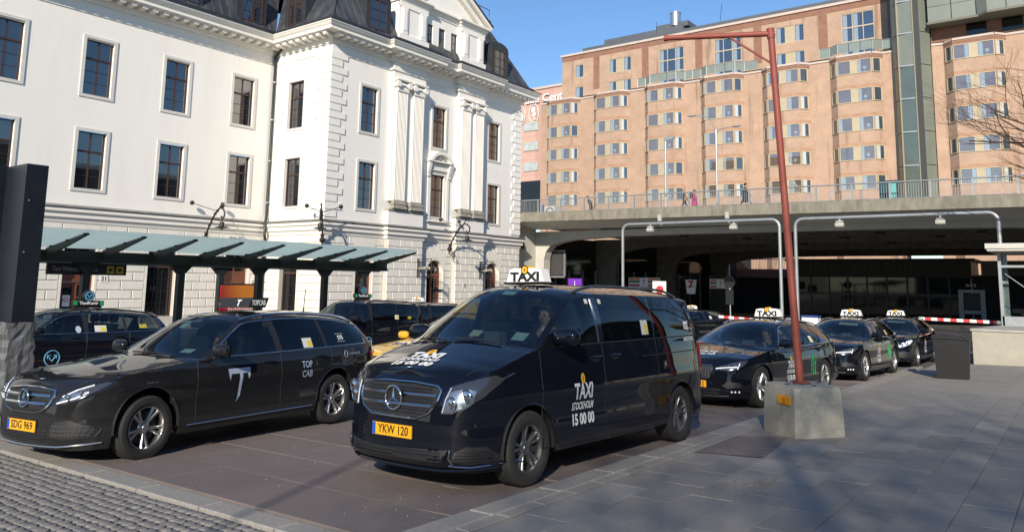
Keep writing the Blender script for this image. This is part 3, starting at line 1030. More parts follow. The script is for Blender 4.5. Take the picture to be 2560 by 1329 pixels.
for y in (36.75, 38.0, 39.3):
    fr = MB(); x0 = gx - .42; t = .06
    fr.box(x0, x0 + .07, y - .33, y - .33 + t, 16.9, 19.05); fr.box(x0, x0 + .07, y + .33 - t, y + .33, 16.9, 19.05); fr.box(x0, x0 + .07, y - .27, y + .27, 18.99, 19.05)
    for k in (1, 2): fr.box(x0, x0 + .05, y - .27, y + .27, 17.1 + k * .63, 17.13 + k * .63)
    fo = fr.build('attic_window', WOOD, station)
    for k in range(3):
        p = MB(); p.box(x0 + .01, x0 + .02, y - .27, y + .27, 17.1 + k * .63, 17.73 + k * .63); p.build('pane', PANE, fo)
# roof ladder rail near the gable
mb = MB()
mb.tube([(XB - 1.6, 43.2, 22.5), (XB - 1.6, 43.2, 23.0), (XB - 1.6, 45.3, 23.0), (XB - 1.6, 45.3, 22.5)], .03, 6); mb.tube([(XB - 1.6, 44.2, 22.5), (XB - 1.6, 44.2, 23.0)], .03, 6)
mb.build('roof_rail', IRON, roof)

# downpipe in the inner corner
mb = MB()
mb.tube([(XA + .9, YR - .16, 15.9), (XA + .42, YR - .16, 15.7), (XA + .16, YR - .16, 15.4), (XA + .16, YR - .16, 5.4), (XA + .46, YR - .42, 4.95), (XA + .46, YR - .42, 4.2), (XA + .16, YR - .16, 3.9), (XA + .16, YR - .16, -1.4)], .085, 10)
mb.lathe([(.09, 0), (.2, .1), (.22, .45), (.2, .5)], 12, (XA + .5, YR - .16, 15.9))
dp = mb.build('downpipe', GREEN_IRON, station, 40)
for z in (6.2, 8.8, 11.4, 13.8):
    mb = MB(); mb.lathe([(.1, -.04), (.115, -.04), (.115, .04), (.1, .04)], 12, (XA + .16, YR - .16, z)); mb.build('pipe_bracket', GALV, dp)
# ================================================================ VIADUCT
YB0, YB1 = 47.72, 78.0
def deck_z(x, y): return 6.54 + (-1.9 - x) * .0085 - (y - YB0) * .016
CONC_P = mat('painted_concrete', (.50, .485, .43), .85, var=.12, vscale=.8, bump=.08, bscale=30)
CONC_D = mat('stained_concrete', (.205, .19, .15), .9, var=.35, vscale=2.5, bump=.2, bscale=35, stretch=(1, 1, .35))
viaduct = thing('viaduct', 'grey concrete road viaduct on arched beams with a steel railing', 'bridge', (-18, 60, -1.2))
mb = MB()
x0, x1 = -36.2, 14.0
pts = []
for x in (x0, x1):
    z = deck_z(x, YB0); zb = deck_z(x, YB1)
    pts.append([(x, YB0 + .31, z), (x, YB1, zb), (x, YB1, zb - .5), (x, 51, zb - .42 + .0), (x, 51, z - .95), (x, YB0 + .33, z - .56), (x, YB0 + .31, z - .56)])
pts[0][3] = (x0, 51.9, deck_z(x0, 51.9) - .62); pts[1][3] = (x1, 51.9, deck_z(x1, 51.9) - .62)
n = 7
mb.add(pts[0] + pts[1], [tuple(range(n)), tuple(range(2 * n - 1, n - 1, -1))] + [(i, (i + 1) % n, (i + 1) % n + n, i + n) for i in range(n)])
deck = mb.build('deck', mat('pale_soffit', (.74, .72, .64), .85, var=.1, vscale=.8), viaduct)
mb = MB()
for x in (x0,):
    za, zb_ = deck_z(x0, YB0), deck_z(x1, YB0)
    mb.add([(x0, YB0 - .06, za + .12), (x1, YB0 - .06, zb_ + .12), (x1, YB0 + .3, zb_ + .12), (x0, YB0 + .3, za + .12),
            (x0, YB0 - .06, za - .57), (x1, YB0 - .06, zb_ - .57), (x1, YB0 + .3, zb_ - .57), (x0, YB0 + .3, za - .57)],
           [(0, 1, 2, 3), (7, 6, 5, 4), (0, 4, 5, 1), (1, 5, 6, 2), (2, 6, 7, 3), (3, 7, 4, 0)])
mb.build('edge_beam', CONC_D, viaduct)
# arched frames carrying the deck
def ray_x(px, Y):      # where the legs stand at each frame
    return px
frames = [(51.0, 51.9, -35.35, -34.55, 5.57, 5.19), (59.4, 60.1, -33.6, -32.6, 5.35, 4.92), (67.6, 68.3, -31.6, -30.7, 5.2, 4.72), (76.0, 76.7, -29.6, -28.9, 5.05, 4.5)]
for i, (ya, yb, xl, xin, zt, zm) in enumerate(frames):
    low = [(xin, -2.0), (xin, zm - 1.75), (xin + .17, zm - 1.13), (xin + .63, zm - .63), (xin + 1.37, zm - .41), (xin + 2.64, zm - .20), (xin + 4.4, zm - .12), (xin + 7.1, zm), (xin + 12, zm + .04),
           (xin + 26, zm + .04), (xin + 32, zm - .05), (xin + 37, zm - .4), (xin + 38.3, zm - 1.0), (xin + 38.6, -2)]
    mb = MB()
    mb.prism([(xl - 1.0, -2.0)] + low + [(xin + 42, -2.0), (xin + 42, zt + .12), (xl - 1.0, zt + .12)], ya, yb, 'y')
    mb.build('arched_frame', CONC_P if i == 0 else mat('shaded_concrete', (.14, .13, .11), .9, var=.3, vscale=2), viaduct)  # frames further in: underpass shade put into a darker concrete colour
# longitudinal soffit ribs and hung cable trays
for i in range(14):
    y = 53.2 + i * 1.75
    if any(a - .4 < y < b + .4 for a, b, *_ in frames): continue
    mb = MB(); mb.box(-31 + (y - 51) * .2, 12, y, y + .34, deck_z(-20, y) - 1.25, deck_z(-20, y) - .55); mb.build('soffit_rib', mat('shaded_concrete', (.14, .13, .11), .9, var=.3, vscale=2), viaduct)  # ribs share the concrete darkened to stand for the shade
for x, y in ((-23.5, 53.5), (-16.5, 53.5), (-10, 53.5), (-4.3, 53.5), (-20, 57), (-13, 57), (-7, 57), (-17.5, 63), (-11, 63)):
    mb = MB(); z = deck_z(x, y) - 1.3
    mb.prism([(x - .34, z), (x - .22, z - .2), (x + .22, z - .2), (x + .34, z)], y - .2, y + .2, 'y')
    lo = mb.build('soffit_lamp', BLACK, viaduct)
    mb = MB(); mb.box(x - .18, x + .18, y - .15, y + .15, z - .215, z - .202); mb.build('lamp_lens', mat('dull_lens', (.3, .3, .28), .4), lo)
# abutment wall beside the station and dark shop fronts under the arches
mb = MB()
mb.box(-36.2, -35.36, YE + .1, 51.0, -2, 6.4)
mb.box(-36.6, -35.3, YE - .05, 48.3, 4.95, 7.0)
mb.build('abutment', CONC_P, viaduct)
mb = MB(); mb.box(-35.3, -35.05, 48.6, 48.95, 4.2, 4.75); mb.build('wall_box', BLACK, viaduct)
# back wall and ceiling dark
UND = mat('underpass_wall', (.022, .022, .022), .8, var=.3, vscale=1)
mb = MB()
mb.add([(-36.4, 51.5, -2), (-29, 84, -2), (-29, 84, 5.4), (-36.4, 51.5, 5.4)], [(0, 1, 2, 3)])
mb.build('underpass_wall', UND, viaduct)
shops = thing('shop_front', 'dark row of shop windows under the left arches of the viaduct', 'shop front', (-34, 56, -1.2))
SHOPGLASS = mat('shop_glass', (.012, .013, .014), .06, ior=1.6)
for (ya, yb) in ((52.4, 58.8), (60.6, 67.2), (68.8, 75.6)):
    for k in range(4):
        y0 = ya + (yb - ya) * k / 4; y1 = ya + (yb - ya) * (k + 1) / 4
        xf = lambda y: -36.2 + (y - 51.5) * (7.4 / 32.5) + .25
        mb = MB(); mb.add([(xf(y0), y0, -1.2), (xf(y1), y1 - .08, -1.2), (xf(y1), y1 - .08, 2.6), (xf(y0), y0, 2.6)], [(0, 1, 2, 3)]); mb.build('shop_pane', SHOPGLASS, shops)
        mb = MB(); mb.box(xf(y1) - .05, xf(y1) + .1, y1 - .1, y1, -1.3, 2.7); mb.build('mullion', GALV, shops)
        mb = MB(); mb.add([(xf(y0), y0, 2.65), (xf(y1), y1 - .08, 2.65), (xf(y1), y1 - .08, 3.9), (xf(y0), y0, 3.9)], [(0, 1, 2, 3)]); mb.build('transom_pane', SHOPGLASS, shops)
# ventilation grille in the first arch
mb = MB(); mb.box(-34.9, -33.4, 52.2, 52.3, 2.2, 4.1)
vg = mb.build('vent_grille', mat('grille_dark', (.05, .05, .05), .5), shops)
mb = MB(); mb.box(-34.95, -33.3, 52.12, 52.32, 2.02, 2.14); mb.box(-34.95, -33.3, 52.12, 52.32, 4.12, 4.24); mb.box(-33.36, -33.26, 52.12, 52.32, 2.14, 4.12); mb.build('grille_frame', GALV, vg)
for i in range(12):
    mb = MB(); mb.box(-34.85, -33.42, 52.14, 52.2, 2.24 + i * .155, 2.29 + i * .155); mb.build('slat', mat('grille_slat', (.09, .09, .09), .5), vg)

# convenience-store signs: striped fascia and a hanging 7 sign, Thai restaurant sign, red banner
RED = mat('sign_red', (.55, .035, .03), .5); GRN = mat('sign_green', (.02, .22, .08), .5); ORG = mat('sign_orange', (.7, .2, .03), .5)
def store_fascia(x, y, w, label):
    t = thing('store_sign', label, 'sign', (x, y, 1.4))
    mb = MB(); mb.box(x - w / 2, x + w / 2, y, y + .2, 1.35, 2.15); mb.build('panel', WHITE, t)
    for z0, z1, m in ((1.95, 2.1, ORG), (1.72, 1.9, GRN), (1.42, 1.58, RED)):
        for a, b in ((x - w / 2 + .05, x - .4), (x + .4, x + w / 2 - .05)):
            mb = MB(); mb.box(a, b, y - .012, y - .002, z0, z1); mb.build('stripe', m, t)
    text_obj('numeral', '7', .5, RED, t, (x, y - .01, 1.78), (1, 0, 0), (0, 0, 1), bold=.02)
store_fascia(-29.6, 58.9, 2.9, 'striped orange, green and red store fascia under the second arch')
t = thing('store_sign', 'small white hanging store sign with a red numeral on the arch leg', 'sign', (-26.7, 62, .9))
mb = MB(); mb.prism([(-27.2, 2.05), (-26.2, 2.05), (-26.35, .85), (-27.05, .85)], 62, 62.15, 'y'); mb.build('panel', WHITE, t)
text_obj('numeral', '7', .8, RED, t, (-26.7, 61.98, 1.62), (1, 0, 0), (0, 0, 1), bold=.05)
text_obj('lettering', 'ELEVEN', .17, GRN, t, (-26.7, 61.98, 1.45), (1, 0, 0), (0, 0, 1), bold=.03)
mb = MB(); mb.box(-27.25, -27.2, 62.05, 62.12, -1.3, 2.2); mb.build('bracket', BLACK, t)
store_fascia(-24.6, 63.5, 2.0, 'short striped store fascia right of the hanging numeral sign')
t = thing('restaurant_sign', 'purple square sign with a white pagoda outline under the first arch', 'sign', (-31.3, 50.6, .5))
mb = MB(); mb.box(-31.95, -30.75, 50.6, 50.7, .75, 1.95); mb.build('panel', mat('sign_purple', (.16, .03, .42), .5), t)
mb = MB()
for z, w in ((1.35, .26), (1.12, .42)):
    mb.tube([(-31.35 - w, 50.58, z - .13), (-31.35 - w * .6, 50.58, z - .08), (-31.35, 50.58, z + .13), (-31.35 + w * .6, 50.58, z - .08), (-31.35 + w, 50.58, z - .13)], .03, 5)
mb.tube([(-31.35, 50.58, 1.4), (-31.35, 50.58, 1.78)], .02, 5); mb.build('pagoda', WHITE, t)
mb = MB(); mb.box(-32.02, -31.96, 50.55, 50.72, -1.3, 2.0); mb.build('post', BLACK, t)
t = thing('restaurant_banner', 'long dark red banner hung below the arches behind the van roof', 'banner', (-29.8, 53.9, 0))
mb = MB(); mb.box(-30.9, -27.6, 53.75, 53.82, .25, 1.05); mb.build('cloth', mat('banner_red', (.35, .02, .05), .7), t)
mb = MB(); mb.tube([(-30.95, 53.78, -1.4), (-30.95, 53.78, 1.1)], .03, 6); mb.tube([(-27.55, 53.78, -1.4), (-27.55, 53.78, 1.1)], .03, 6); mb.build('post', BLACK, t)
text_obj('lettering', 'SABAI-SOONG', .42, mat('sign_gold', (.6, .35, .05), .5), t, (-29.25, 53.74, .72), (1, 0, 0), (0, 0, 1), bold=.03, width=2.9)
t = thing('square_sign', 'white square sign with a red disc left of the grey gate post', 'sign', (-24.8, 53.4, 1))
mb = MB(); mb.box(-26.1, -25.0, 53.4, 53.48, .8, 1.85); mb.build('panel', WHITE, t)
mb = MB(); mb.lathe([(0, 0), (.32, 0), (.32, .01), (0, .01)], 24, (-25.5, 53.39, 1.2), 'y'); mb.build('disc', RED, t)

# railing on the viaduct edge
rail = thing('bridge_railing', 'grey steel railing with close balusters along the viaduct edge', 'railing', (-18, YB0, 6.7))
rx0, rx1 = -35.1, 2.0
RB = MB(); RB.box(-.011, .011, -.011, .011, .17, 1.0); rb_me = RB.mesh('baluster', GALV)
i = 0; x = rx0
while x < rx1 and i < 300:
    put('baluster', rb_me, rail, (x, YB0 + .1, deck_z(x, YB0))); x += .1285; i += 1
RP = MB(); RP.box(-.035, .035, -.04, .04, .1, 1.08); rp_me = RP.mesh('post', GALV)
x = rx0
while x < rx1:
    put('post', rp_me, rail, (x + .0643, YB0 + .1, deck_z(x, YB0))); x += 2.056
mb = MB(); 
mb.tube([(rx0 - .05, YB0 + .1, deck_z(rx0, YB0) + 1.1), (rx1, YB0 + .1, deck_z(rx1, YB0) + 1.1)], .045, 8); mb.build('top_rail', GALV, rail)
mb = MB(); mb.tube([(rx0 - .05, YB0 + .1, deck_z(rx0, YB0) + .16), (rx1, YB0 + .1, deck_z(rx1, YB0) + .16)], .022, 6); mb.build('bottom_rail', GALV, rail)
for k in range(9):
    mb = MB(); mb.box(-.011, .011, -.011, .011, .17, 1.0)
    put('baluster', rb_me, rail, (rx0, YB0 + .1 + .13 * (k + 1), deck_z(rx0, YB0)))
mb = MB(); mb.tube([(rx0, YB0 + .1, deck_z(rx0, YB0) + 1.1), (rx0, YB0 + 1.4, deck_z(rx0, YB0) + 1.1)], .045, 8); mb.build('return_rail', GALV, rail)

# ================================================================ HOTEL
HB = [mat('salmon_brick', (.415, .285, .205), .9, var=.16, vscale=.7, bump=.12, bscale=14, detail=9),
      mat('brown_brick', (.24, .125, .085), .9, var=.2, vscale=1.5, bump=.12, bscale=14),
      mat('orange_brick', (.37, .225, .145), .9, var=.2, vscale=1.5, bump=.12, bscale=14)]
# fine brick courses on the salmon wall
def brickify(m):
    n, l = nodes_of(m)
    p = n['Principled BSDF']
    geo = n.new('ShaderNodeNewGeometry'); mp = n.new('ShaderNodeMapping'); mp.inputs['Rotation'].default_value = (radians(90), 0, 0)
    bt = n.new('ShaderNodeTexBrick'); bt.inputs['Scale'].default_value = 1.0
    bt.inputs['Brick Width'].default_value = .25; bt.inputs['Row Height'].default_value = .078; bt.inputs['Mortar Size'].default_value = .008
    bt.inputs['Color1'].default_value = (1, 1, 1, 1); bt.inputs['Color2'].default_value = (.86, .84, .84, 1); bt.inputs['Mortar'].default_value = (.93, .93, .92, 1)
    l.new(geo.outputs['Position'], mp.inputs[0]); l.new(mp.outputs[0], bt.inputs['Vector'])
    src = p.inputs['Base Color'].links[0].from_socket
    # soot streaks running down under copings and sills
    wn_ = n.new('ShaderNodeTexNoise'); wm = n.new('ShaderNodeMapping'); wm.inputs['Scale'].default_value = (1.3, 1.3, .09)
    l.new(geo.outputs['Position'], wm.inputs[0]); l.new(wm.outputs[0], wn_.inputs['Vector']); wn_.inputs['Scale'].default_value = 1.0; wn_.inputs['Detail'].default_value = 7
    wr = n.new('ShaderNodeValToRGB'); wr.color_ramp.elements[0].position = .60; wr.color_ramp.elements[1].position = .74
    wr.color_ramp.elements[0].color = (1, 1, 1, 1); wr.color_ramp.elements[1].color = (.6, .56, .52, 1)
    l.new(wn_.outputs['Fac'], wr.inputs[0])
    m1 = n.new('ShaderNodeMixRGB'); m1.blend_type = 'MULTIPLY'; m1.inputs[0].default_value = .75
    m2 = n.new('ShaderNodeMixRGB'); m2.blend_type = 'MULTIPLY'; m2.inputs[0].default_value = .9
    l.new(src, m1.inputs[1]); l.new(bt.outputs['Color'], m1.inputs[2]); l.new(m1.outputs[0], m2.inputs[1]); l.new(wr.outputs[0], m2.inputs[2]); l.new(m2.outputs[0], p.inputs['Base Color'])
brickify(HB[0])
COPE = mat('pale_coping', (.50, .41, .36), .8, var=.1, vscale=2)
TAN = mat('tan_window_frame', (.46, .385, .26), .5, var=.08, vscale=2)
TAN2 = mat('tan_panel', (.40, .335, .225), .55, var=.08, vscale=2)
HPANE = glass_mat('hotel_pane', (.8, .83, .85), 2.1)
ROOMD = mat('room_dark', (.075, .085, .10), .9)
HY, HD = 84.0, 85.0
hotel = thing('hotel', 'salmon brick hotel with seven columns of angled bay windows', 'building', (-30, HD, 0))
bayx = [-56.35 + i * 7.42 for i in range(6)] + [-8.35, -.93]
rowz = [11.73, 14.82, 17.92, 21.0, 24.1]
mb = MB()
# plan outline of the front wall
outl = [(-58.3, HD)]
for x in bayx[:6]:
    outl += [(x - .9, HD), (x, HY), (x + 3.5, HY), (x + 4.4, HD)]
outl += [(-13.88, HD)]
outr = [(-10.3, HD - .2), (bayx[6] - .9, HD), (bayx[6], HY), (bayx[6] + 3.5, HY), (bayx[6] + 4.4, HD), (bayx[7] - .9, HD), (bayx[7], HY), (bayx[7] + 3.5, HY), (bayx[7] + 4.4, HD), (9, HD)]
def wall_run(mb, pts, z0, z1):
    for a, b in zip(pts[:-1], pts[1:]):
        mb.add([(a[0], a[1], z0), (b[0], b[1], z0), (b[0], b[1], z1), (a[0], a[1], z1)], [(0, 1, 2, 3)])
wall_run(mb, outl, -1, 26.1); wall_run(mb, outr, -1, 26.1)
wall_run(mb, [(-13.88, HD), (-13.88, 90)], -1, 27); wall_run(mb, [(-10.3, 90), (-10.3, HD - .2)], -1, 27)
wall_run(mb, [(-58.3, HD), (-58.3, 100)], -1, 26.1)
mb.build('wall', HB[0], hotel)
# stepped coping following the bays
def coping(pts, z0, z1, out):
    mb = MB()
    for a, b in zip(pts[:-1], pts[1:]):
        d = Vector((b[0] - a[0], b[1] - a[1], 0)).normalized(); nrm = Vector((d.y, -d.x, 0)) * out
        mb.add([(a[0] + nrm.x, a[1] + nrm.y, z0), (b[0] + nrm.x, b[1] + nrm.y, z0), (b[0] + nrm.x, b[1] + nrm.y, z0 + .22), (a[0] + nrm.x, a[1] + nrm.y, z0 + .22),
                (a[0] - nrm.x, a[1] + .5, z1), (b[0] - nrm.x, b[1] + .5, z1)], [(0, 1, 2, 3), (3, 2, 5, 4)])
    return mb
coping(outl, 26.0, 26.4, .1).build('coping', COPE, hotel)
coping(outr, 26.0, 26.4, .1).build('coping', COPE, hotel)
mb = MB(); mb.add([(-58.3, HD, 26.4), (9, HD, 26.4), (9, 90, 26.4), (-58.3, 90, 26.4)], [(0, 1, 2, 3)]); mb.build('terrace', CONC, hotel)
# bay windows
def bay_band(x, z, k, j):
    h = 1.36
    fr = MB(); t = .07; Y = HY - .05
    fr.box(x + .02, x + 3.48, Y - .03, Y + .1, z - t, z); fr.box(x + .02, x + 3.48, Y - .03, Y + .1, z + h, z + h + t)
    for xx in (x + .02, x + 1.37, x + 2.06, x + 3.41): fr.box(xx, xx + t, Y - .029, Y + .1, z, z + h)
    o = fr.build('window_band', TAN, hotel)
    pn = MB(); pn.box(x + 1.44, x + 2.06, Y, Y + .02, z, z + h); pn.build('infill_panel', TAN2, o)
    dk = MB(); dk.box(x + .05, x + 3.45, Y + .055, Y + .065, z - .01, z + h + .01); dk.build('dark_room', ROOMD, o)
    for a, b in ((x + .09, x + 1.37), (x + 2.13, x + 3.41)):
        p = MB(); p.box(a, b, Y + .0, Y + .008, z, z + h); p.build('pane', HPANE, o)
    rr = random.Random(k * 31 + j * 7)
    cw = rr.uniform(.25, .5)
    c = MB(); c.box(x + 2.16, x + 2.16 + cw, Y + .03, Y + .045, z, z + h); c.build('curtain', CURTAIN, o)
    if rr.random() < .75:
        if k >= 6: c = MB(); c.box(x + 1.0, x + 1.34, Y + .03, Y + .045, z, z + h)
        else: c = MB(); c.box(x + .10, x + .10 + rr.uniform(.0, .3) + .12, Y + .03, Y + .045, z, z + h)
        c.build('curtain', CURTAIN, o)
    if rr.random() < .7:
        c = MB(); lx = x + 2.9 + rr.uniform(-.15, .1); c.prism([(lx - .17, z + .35), (lx + .17, z + .35), (lx + .12, z + .62), (lx - .12, z + .62)], Y + .03, Y + .045, 'y'); c.box(lx - .02, lx + .02, Y + .032, Y + .042, z, z + .35); c.build('table_lamp', CURTAIN, o)
    # angled side lights
    for s, (ax, ay), (bx, by) in ((1, (x + 3.52, HY + .0), (x + 4.2, HY + .77)), (-1, (x - .7, HY + .77), (x - .02, HY + .0))):
        d = Vector((bx - ax, by - ay, 0)).normalized(); nn = Vector((d.y, -d.x, 0)) * .04
        L = math.hypot(bx - ax, by - ay)
        def P(u, zz, o_=0): return (ax + d.x * u + nn.x * (1 + o_), ay + d.y * u + nn.y * (1 + o_), zz)
        q = MB(); 
        for u0, u1, z0, z1 in ((0, L, z - t, z), (0, L, z + h, z + h + t), (0, .12, z, z + h), (L - .12, L, z, z + h)):
            q.add([P(u0, z0), P(u1, z0), P(u1, z1), P(u0, z1), P(u0, z0, 1.2), P(u1, z0, 1.2), P(u1, z1, 1.2), P(u0, z1, 1.2)], [(4, 5, 6, 7), (0, 1, 5, 4), (1, 2, 6, 5), (2, 3, 7, 6), (3, 0, 4, 7)])
        so = q.build('side_light', TAN, o)
        q = MB(); q.add([P(.1, z, .5), P(L - .1, z, .5), P(L - .1, z + h, .5), P(.1, z + h, .5)], [(0, 1, 2, 3)]); q.build('pane', HPANE, so)
        q = MB(); q.add([P(.1, z, .2), P(L - .1, z, .2), P(L - .1, z + h, .2), P(.1, z + h, .2)], [(0, 1, 2, 3)]); q.build('dark_room', ROOMD, so)
        if s > 0 and rr.random() < .55:
            q = MB(); q.add([P(.14, z, .3), P(.5, z, .3), P(.5, z + h, .3), P(.14, z + h, .3)], [(0, 1, 2, 3)]); q.build('curtain', CURTAIN, so)
    # orange soldier course over the window
    q = MB(); Z0 = z + h + t + .02
    run = [(x - .9, HD), (x, HY), (x + 3.5, HY), (x + 4.4, HD)]
    for a, b in zip(run[:-1], run[1:]):
        d = Vector((b[0] - a[0], b[1] - a[1], 0)).normalized(); nn = Vector((d.y, -d.x, 0)) * .015
        q.add([(a[0] + nn.x, a[1] + nn.y, Z0), (b[0] + nn.x, b[1] + nn.y, Z0), (b[0] + nn.x, b[1] + nn.y, Z0 + .36), (a[0] + nn.x, a[1] + nn.y, Z0 + .36)], [(0, 1, 2, 3)])
    q.build('soldier_course', HB[2] if j < 4 else HB[1], o)
for k, x in enumerate(bayx):
    for j, z in enumerate(rowz):
        bay_band(x, z, k, j)
# set-back top storeys
TY = 88.0
mb = MB()
top_w = [(-54.7, -53.3, 30.0, 31.85), (-54.7, -53.3, 26.9, 28.7), (-49.3, -45.9, 29.85, 31.8), (-49.3, -45.9, 27.0, 28.7), (-41.85, -38.4, 27.2, 31.85), (-34.35, -30.95, 27.2, 31.85), (-26.8, -23.5, 29.9, 31.95), (-26.8, -23.5, 27.2, 28.75), (-19.45, -16.05, 27.2, 32.1)]
wall_holes(mb, lambda u, v, d: (u, TY + d, v), -56.8, -14.7, 26.3, 33.3, top_w, .15)
mb.add([(-56.8, TY, 26.3), (-56.8, 100, 26.3), (-56.8, 100, 33.3), (-56.8, TY, 33.3)], [(0, 1, 2, 3)])
mb.add([(-14.7, TY, 26.3), (-14.7, 92, 26.3), (-14.7, 92, 33.3), (-14.7, TY, 33.3)], [(0, 1, 2, 3)])
mb.build('top_storey_wall', HB[0], hotel)
mb = MB()
for a, b in ((-51.7, -50.75), (-44.3, -43.35), (-36.85, -35.9), (-29.4, -28.45), (-21.95, -20.95)): mb.box(a, b, TY - .03, TY + .02, 28.0, 32.6)
mb.box(-56.82, -14.6, TY - .032, TY + .02, 32.6, 33.3)
mb.build('brown_brick_bands', HB[1], hotel)
mb = MB(); mb.box(-57.0, -14.4, TY - .2, TY + .3, 33.3, 33.6); mb.build('coping', COPE, hotel)
def top_window(a, b, c, d, cols, rows_, panel=False):
    fr = MB(); t = .08; Y = TY + .05
    fr.box(a, b, Y, Y + .1, c, c + t); fr.box(a, b, Y, Y + .1, d - t, d)
    n = cols
    for i in range(n + 1):
        x = a + (b - a - t) * i / n; fr.box(x, x + t, Y - .002, Y + .1, c + t, d - t)
    for j in range(1, rows_):
        z = c + (d - c) * j / rows_; fr.box(a + t, b - t, Y + .002, Y + .1, z - .07, z + .07)
    o = fr.build('top_window', TAN, hotel)
    dk = MB(); dk.box(a, b, Y + .14, Y + .15, c, d); dk.build('dark_room', ROOMD, o)
    for i in range(n):
        x0_ = a + (b - a - t) * i / n + t; x1_ = a + (b - a - t) * (i + 1) / n
        for j in range(rows_):
            z0 = c + (d - c) * j / rows_ + .05; z1 = c + (d - c) * (j + 1) / rows_ - .05
            if panel and i == 1: p = MB(); p.box(x0_, x1_, Y + .03, Y + .05, z0, z1); p.build('infill_panel', TAN2, o)
            else:
                p = MB(); p.box(x0_, x1_, Y + .03, Y + .04, z0, z1); p.build('pane', HPANE, o)
                if (i * 7 + j * 3 + int(a * 10)) % 3: p = MB(); p.box(x0_ + .04, x0_ + .5 * (x1_ - x0_), Y + .08, Y + .1, z0, z1); p.build('curtain', CURTAIN, o)
for w in top_w:
    W, Hh = w[1] - w[0], w[3] - w[2]
    if Hh > 4: top_window(*w, 3, 3)
    elif W > 2: top_window(*w, 3, 1, True)
    else: top_window(*w, 1, 1)
# glass-fronted balconies in front of the tall windows
BGL = mat('balcony_glass', (.20, .23, .20), .12, ior=1.6, var=.1, vscale=1)
for k in (2, 3, 5):
    x = bayx[k]
    run = [(x - 2.0, HD + .2), (x - .9, HD + .2), (x + .1, HY + .4), (x + 3.6, HY + .4), (x + 4.4, HD + .3), (x + 6.0, HD + .3)]
    bo = MB()
    for a, b in zip(run[:-1], run[1:]):
        bo.tube([(a[0], a[1], 27.62), (b[0], b[1], 27.62)], .05, 6); bo.tube([(a[0], a[1], 26.4), (a[0], a[1], 27.62)], .04, 6)
    o = bo.build('balcony_rail', GALV, hotel)
    for a, b in zip(run[:-1], run[1:]):
        n = 3 if b[0] - a[0] > 3 else 1
        for i in range(n):
            p0 = Vector((*a, 0)).lerp(Vector((*b, 0)), i / n); p1 = Vector((*a, 0)).lerp(Vector((*b, 0)), (i + 1) / n - .02)
            q = MB(); q.add([(p0.x, p0.y, 26.6), (p1.x, p1.y, 26.6), (p1.x, p1.y, 27.55), (p0.x, p0.y, 27.55)], [(0, 1, 2, 3)]); q.build('balcony_panel', BGL, o)
mb = MB()
mb.box(-55, -14.5, 90.5, 100, 33.3, 35.0); mb.box(-52, -40, 91.5, 99, 35.0, 36.0); mb.box(-44, -39.4, 91.8, 97, 35.9, 36.6)
mb.build('roof_plant', mat('grey_roof_sheet', (.09, .10, .115), .5, var=.15, vscale=1), hotel)
mb = MB(); mb.lathe([(.72, 0), (.72, 1.7), (.78, 1.72), (.78, 1.85), (.0, 1.85)], 24, (-41.4, 92.3, 36.2)); mb.build('flue', mat('bright_steel', (.6, .6, .6), .3, metal=.9), hotel, 40)
mb = MB(); mb.tube([(-34.7, 91, 35), (-34.4, 91, 37.6)], .03, 5); mb.tube([(-43.6, 91, 35.6), (-43.6, 91, 36.9)], .03, 5); mb.build('aerial', IRON, hotel)

# glazed stair tower between the wings and clad upper block on the right
TG = mat('tower_glass', (.085, .105, .085), .08, ior=1.9, var=.12, vscale=.5)
TG2 = mat('tower_cladding', (.17, .185, .15), .35, ior=1.7, var=.12, vscale=.4, bump=.02, bscale=3)
tower = thing('glass_tower', 'green-grey glazed stair tower between the two brick wings', 'tower', (-12, 84, 0))
zc = [7.0 + i * 3.4 for i in range(11)]
for i in range(10):
    for (a, b, m) in (((-13.75, 84.6), (-13.1, 83.6), TG), ((-13.1, 83.6), (-11.65, 83.4), TG), ((-11.1, 83.5), (-10.35, 84.6), TG2)):
        mb = MB(); mb.add([(a[0], a[1], zc[i]), (b[0], b[1], zc[i]), (b[0], b[1], zc[i + 1] - .07), (a[0], a[1], zc[i + 1] - .07)], [(0, 1, 2, 3)])
        mb.build('glass_panel', m if zc[i] < 24 else TG2, tower)
    mb = MB(); mb.box(-13.1, -11.65, 83.42, 83.5, zc[i + 1] - .09, zc[i + 1] + .02); mb.build('transom', GALV, tower)
mb = MB(); mb.box(-13.16, -13.04, 83.45, 83.7, 7, 41); mb.box(-11.7, -11.62, 83.3, 83.5, 7, 41); mb.build('mullion', mat('tan_metal', (.3, .27, .18), .4, metal=.3), tower)
mb = MB(); mb.box(-11.62, -11.1, 83.5, 83.9, 7, 41); mb.box(-13.85, -10.35, 84.6, 86, 7, 41); mb.build('dark_shaft', mat('shaft_dark', (.025, .027, .025), .5), tower)
block = thing('clad_block', 'green-grey clad overhanging block above the right brick wing', 'building', (-2, 84, 28))
def clad_run(pts, z0s, z1):
    for (a, za), (b, zb2) in zip(zip(pts[:-1], z0s[:-1]), zip(pts[1:], z0s[1:])):
        L = math.hypot(b[0] - a[0], b[1] - a[1]); n = max(1, int(L / 1.5))
        for i in range(n):
            p0 = Vector((*a, 0)).lerp(Vector((*b, 0)), i / n); p1 = Vector((*a, 0)).lerp(Vector((*b, 0)), (i + 1) / n - .02)
            z = 28.1
            while z < z1:
                q = MB(); q.add([(p0.x, p0.y, z), (p1.x, p1.y, z), (p1.x, p1.y, z + 1.56), (p0.x, p0.y, z + 1.56)], [(0, 1, 2, 3)]); q.build('cladding_panel', TG2, block); z += 1.6
clad_run([(-10.3, 83.6), (-6.1, 83.6), (-5.2, 82.8), (-2.0, 82.8), (-1.1, 83.6), (8, 83.6)], [28] * 6, 37)
mb = MB()
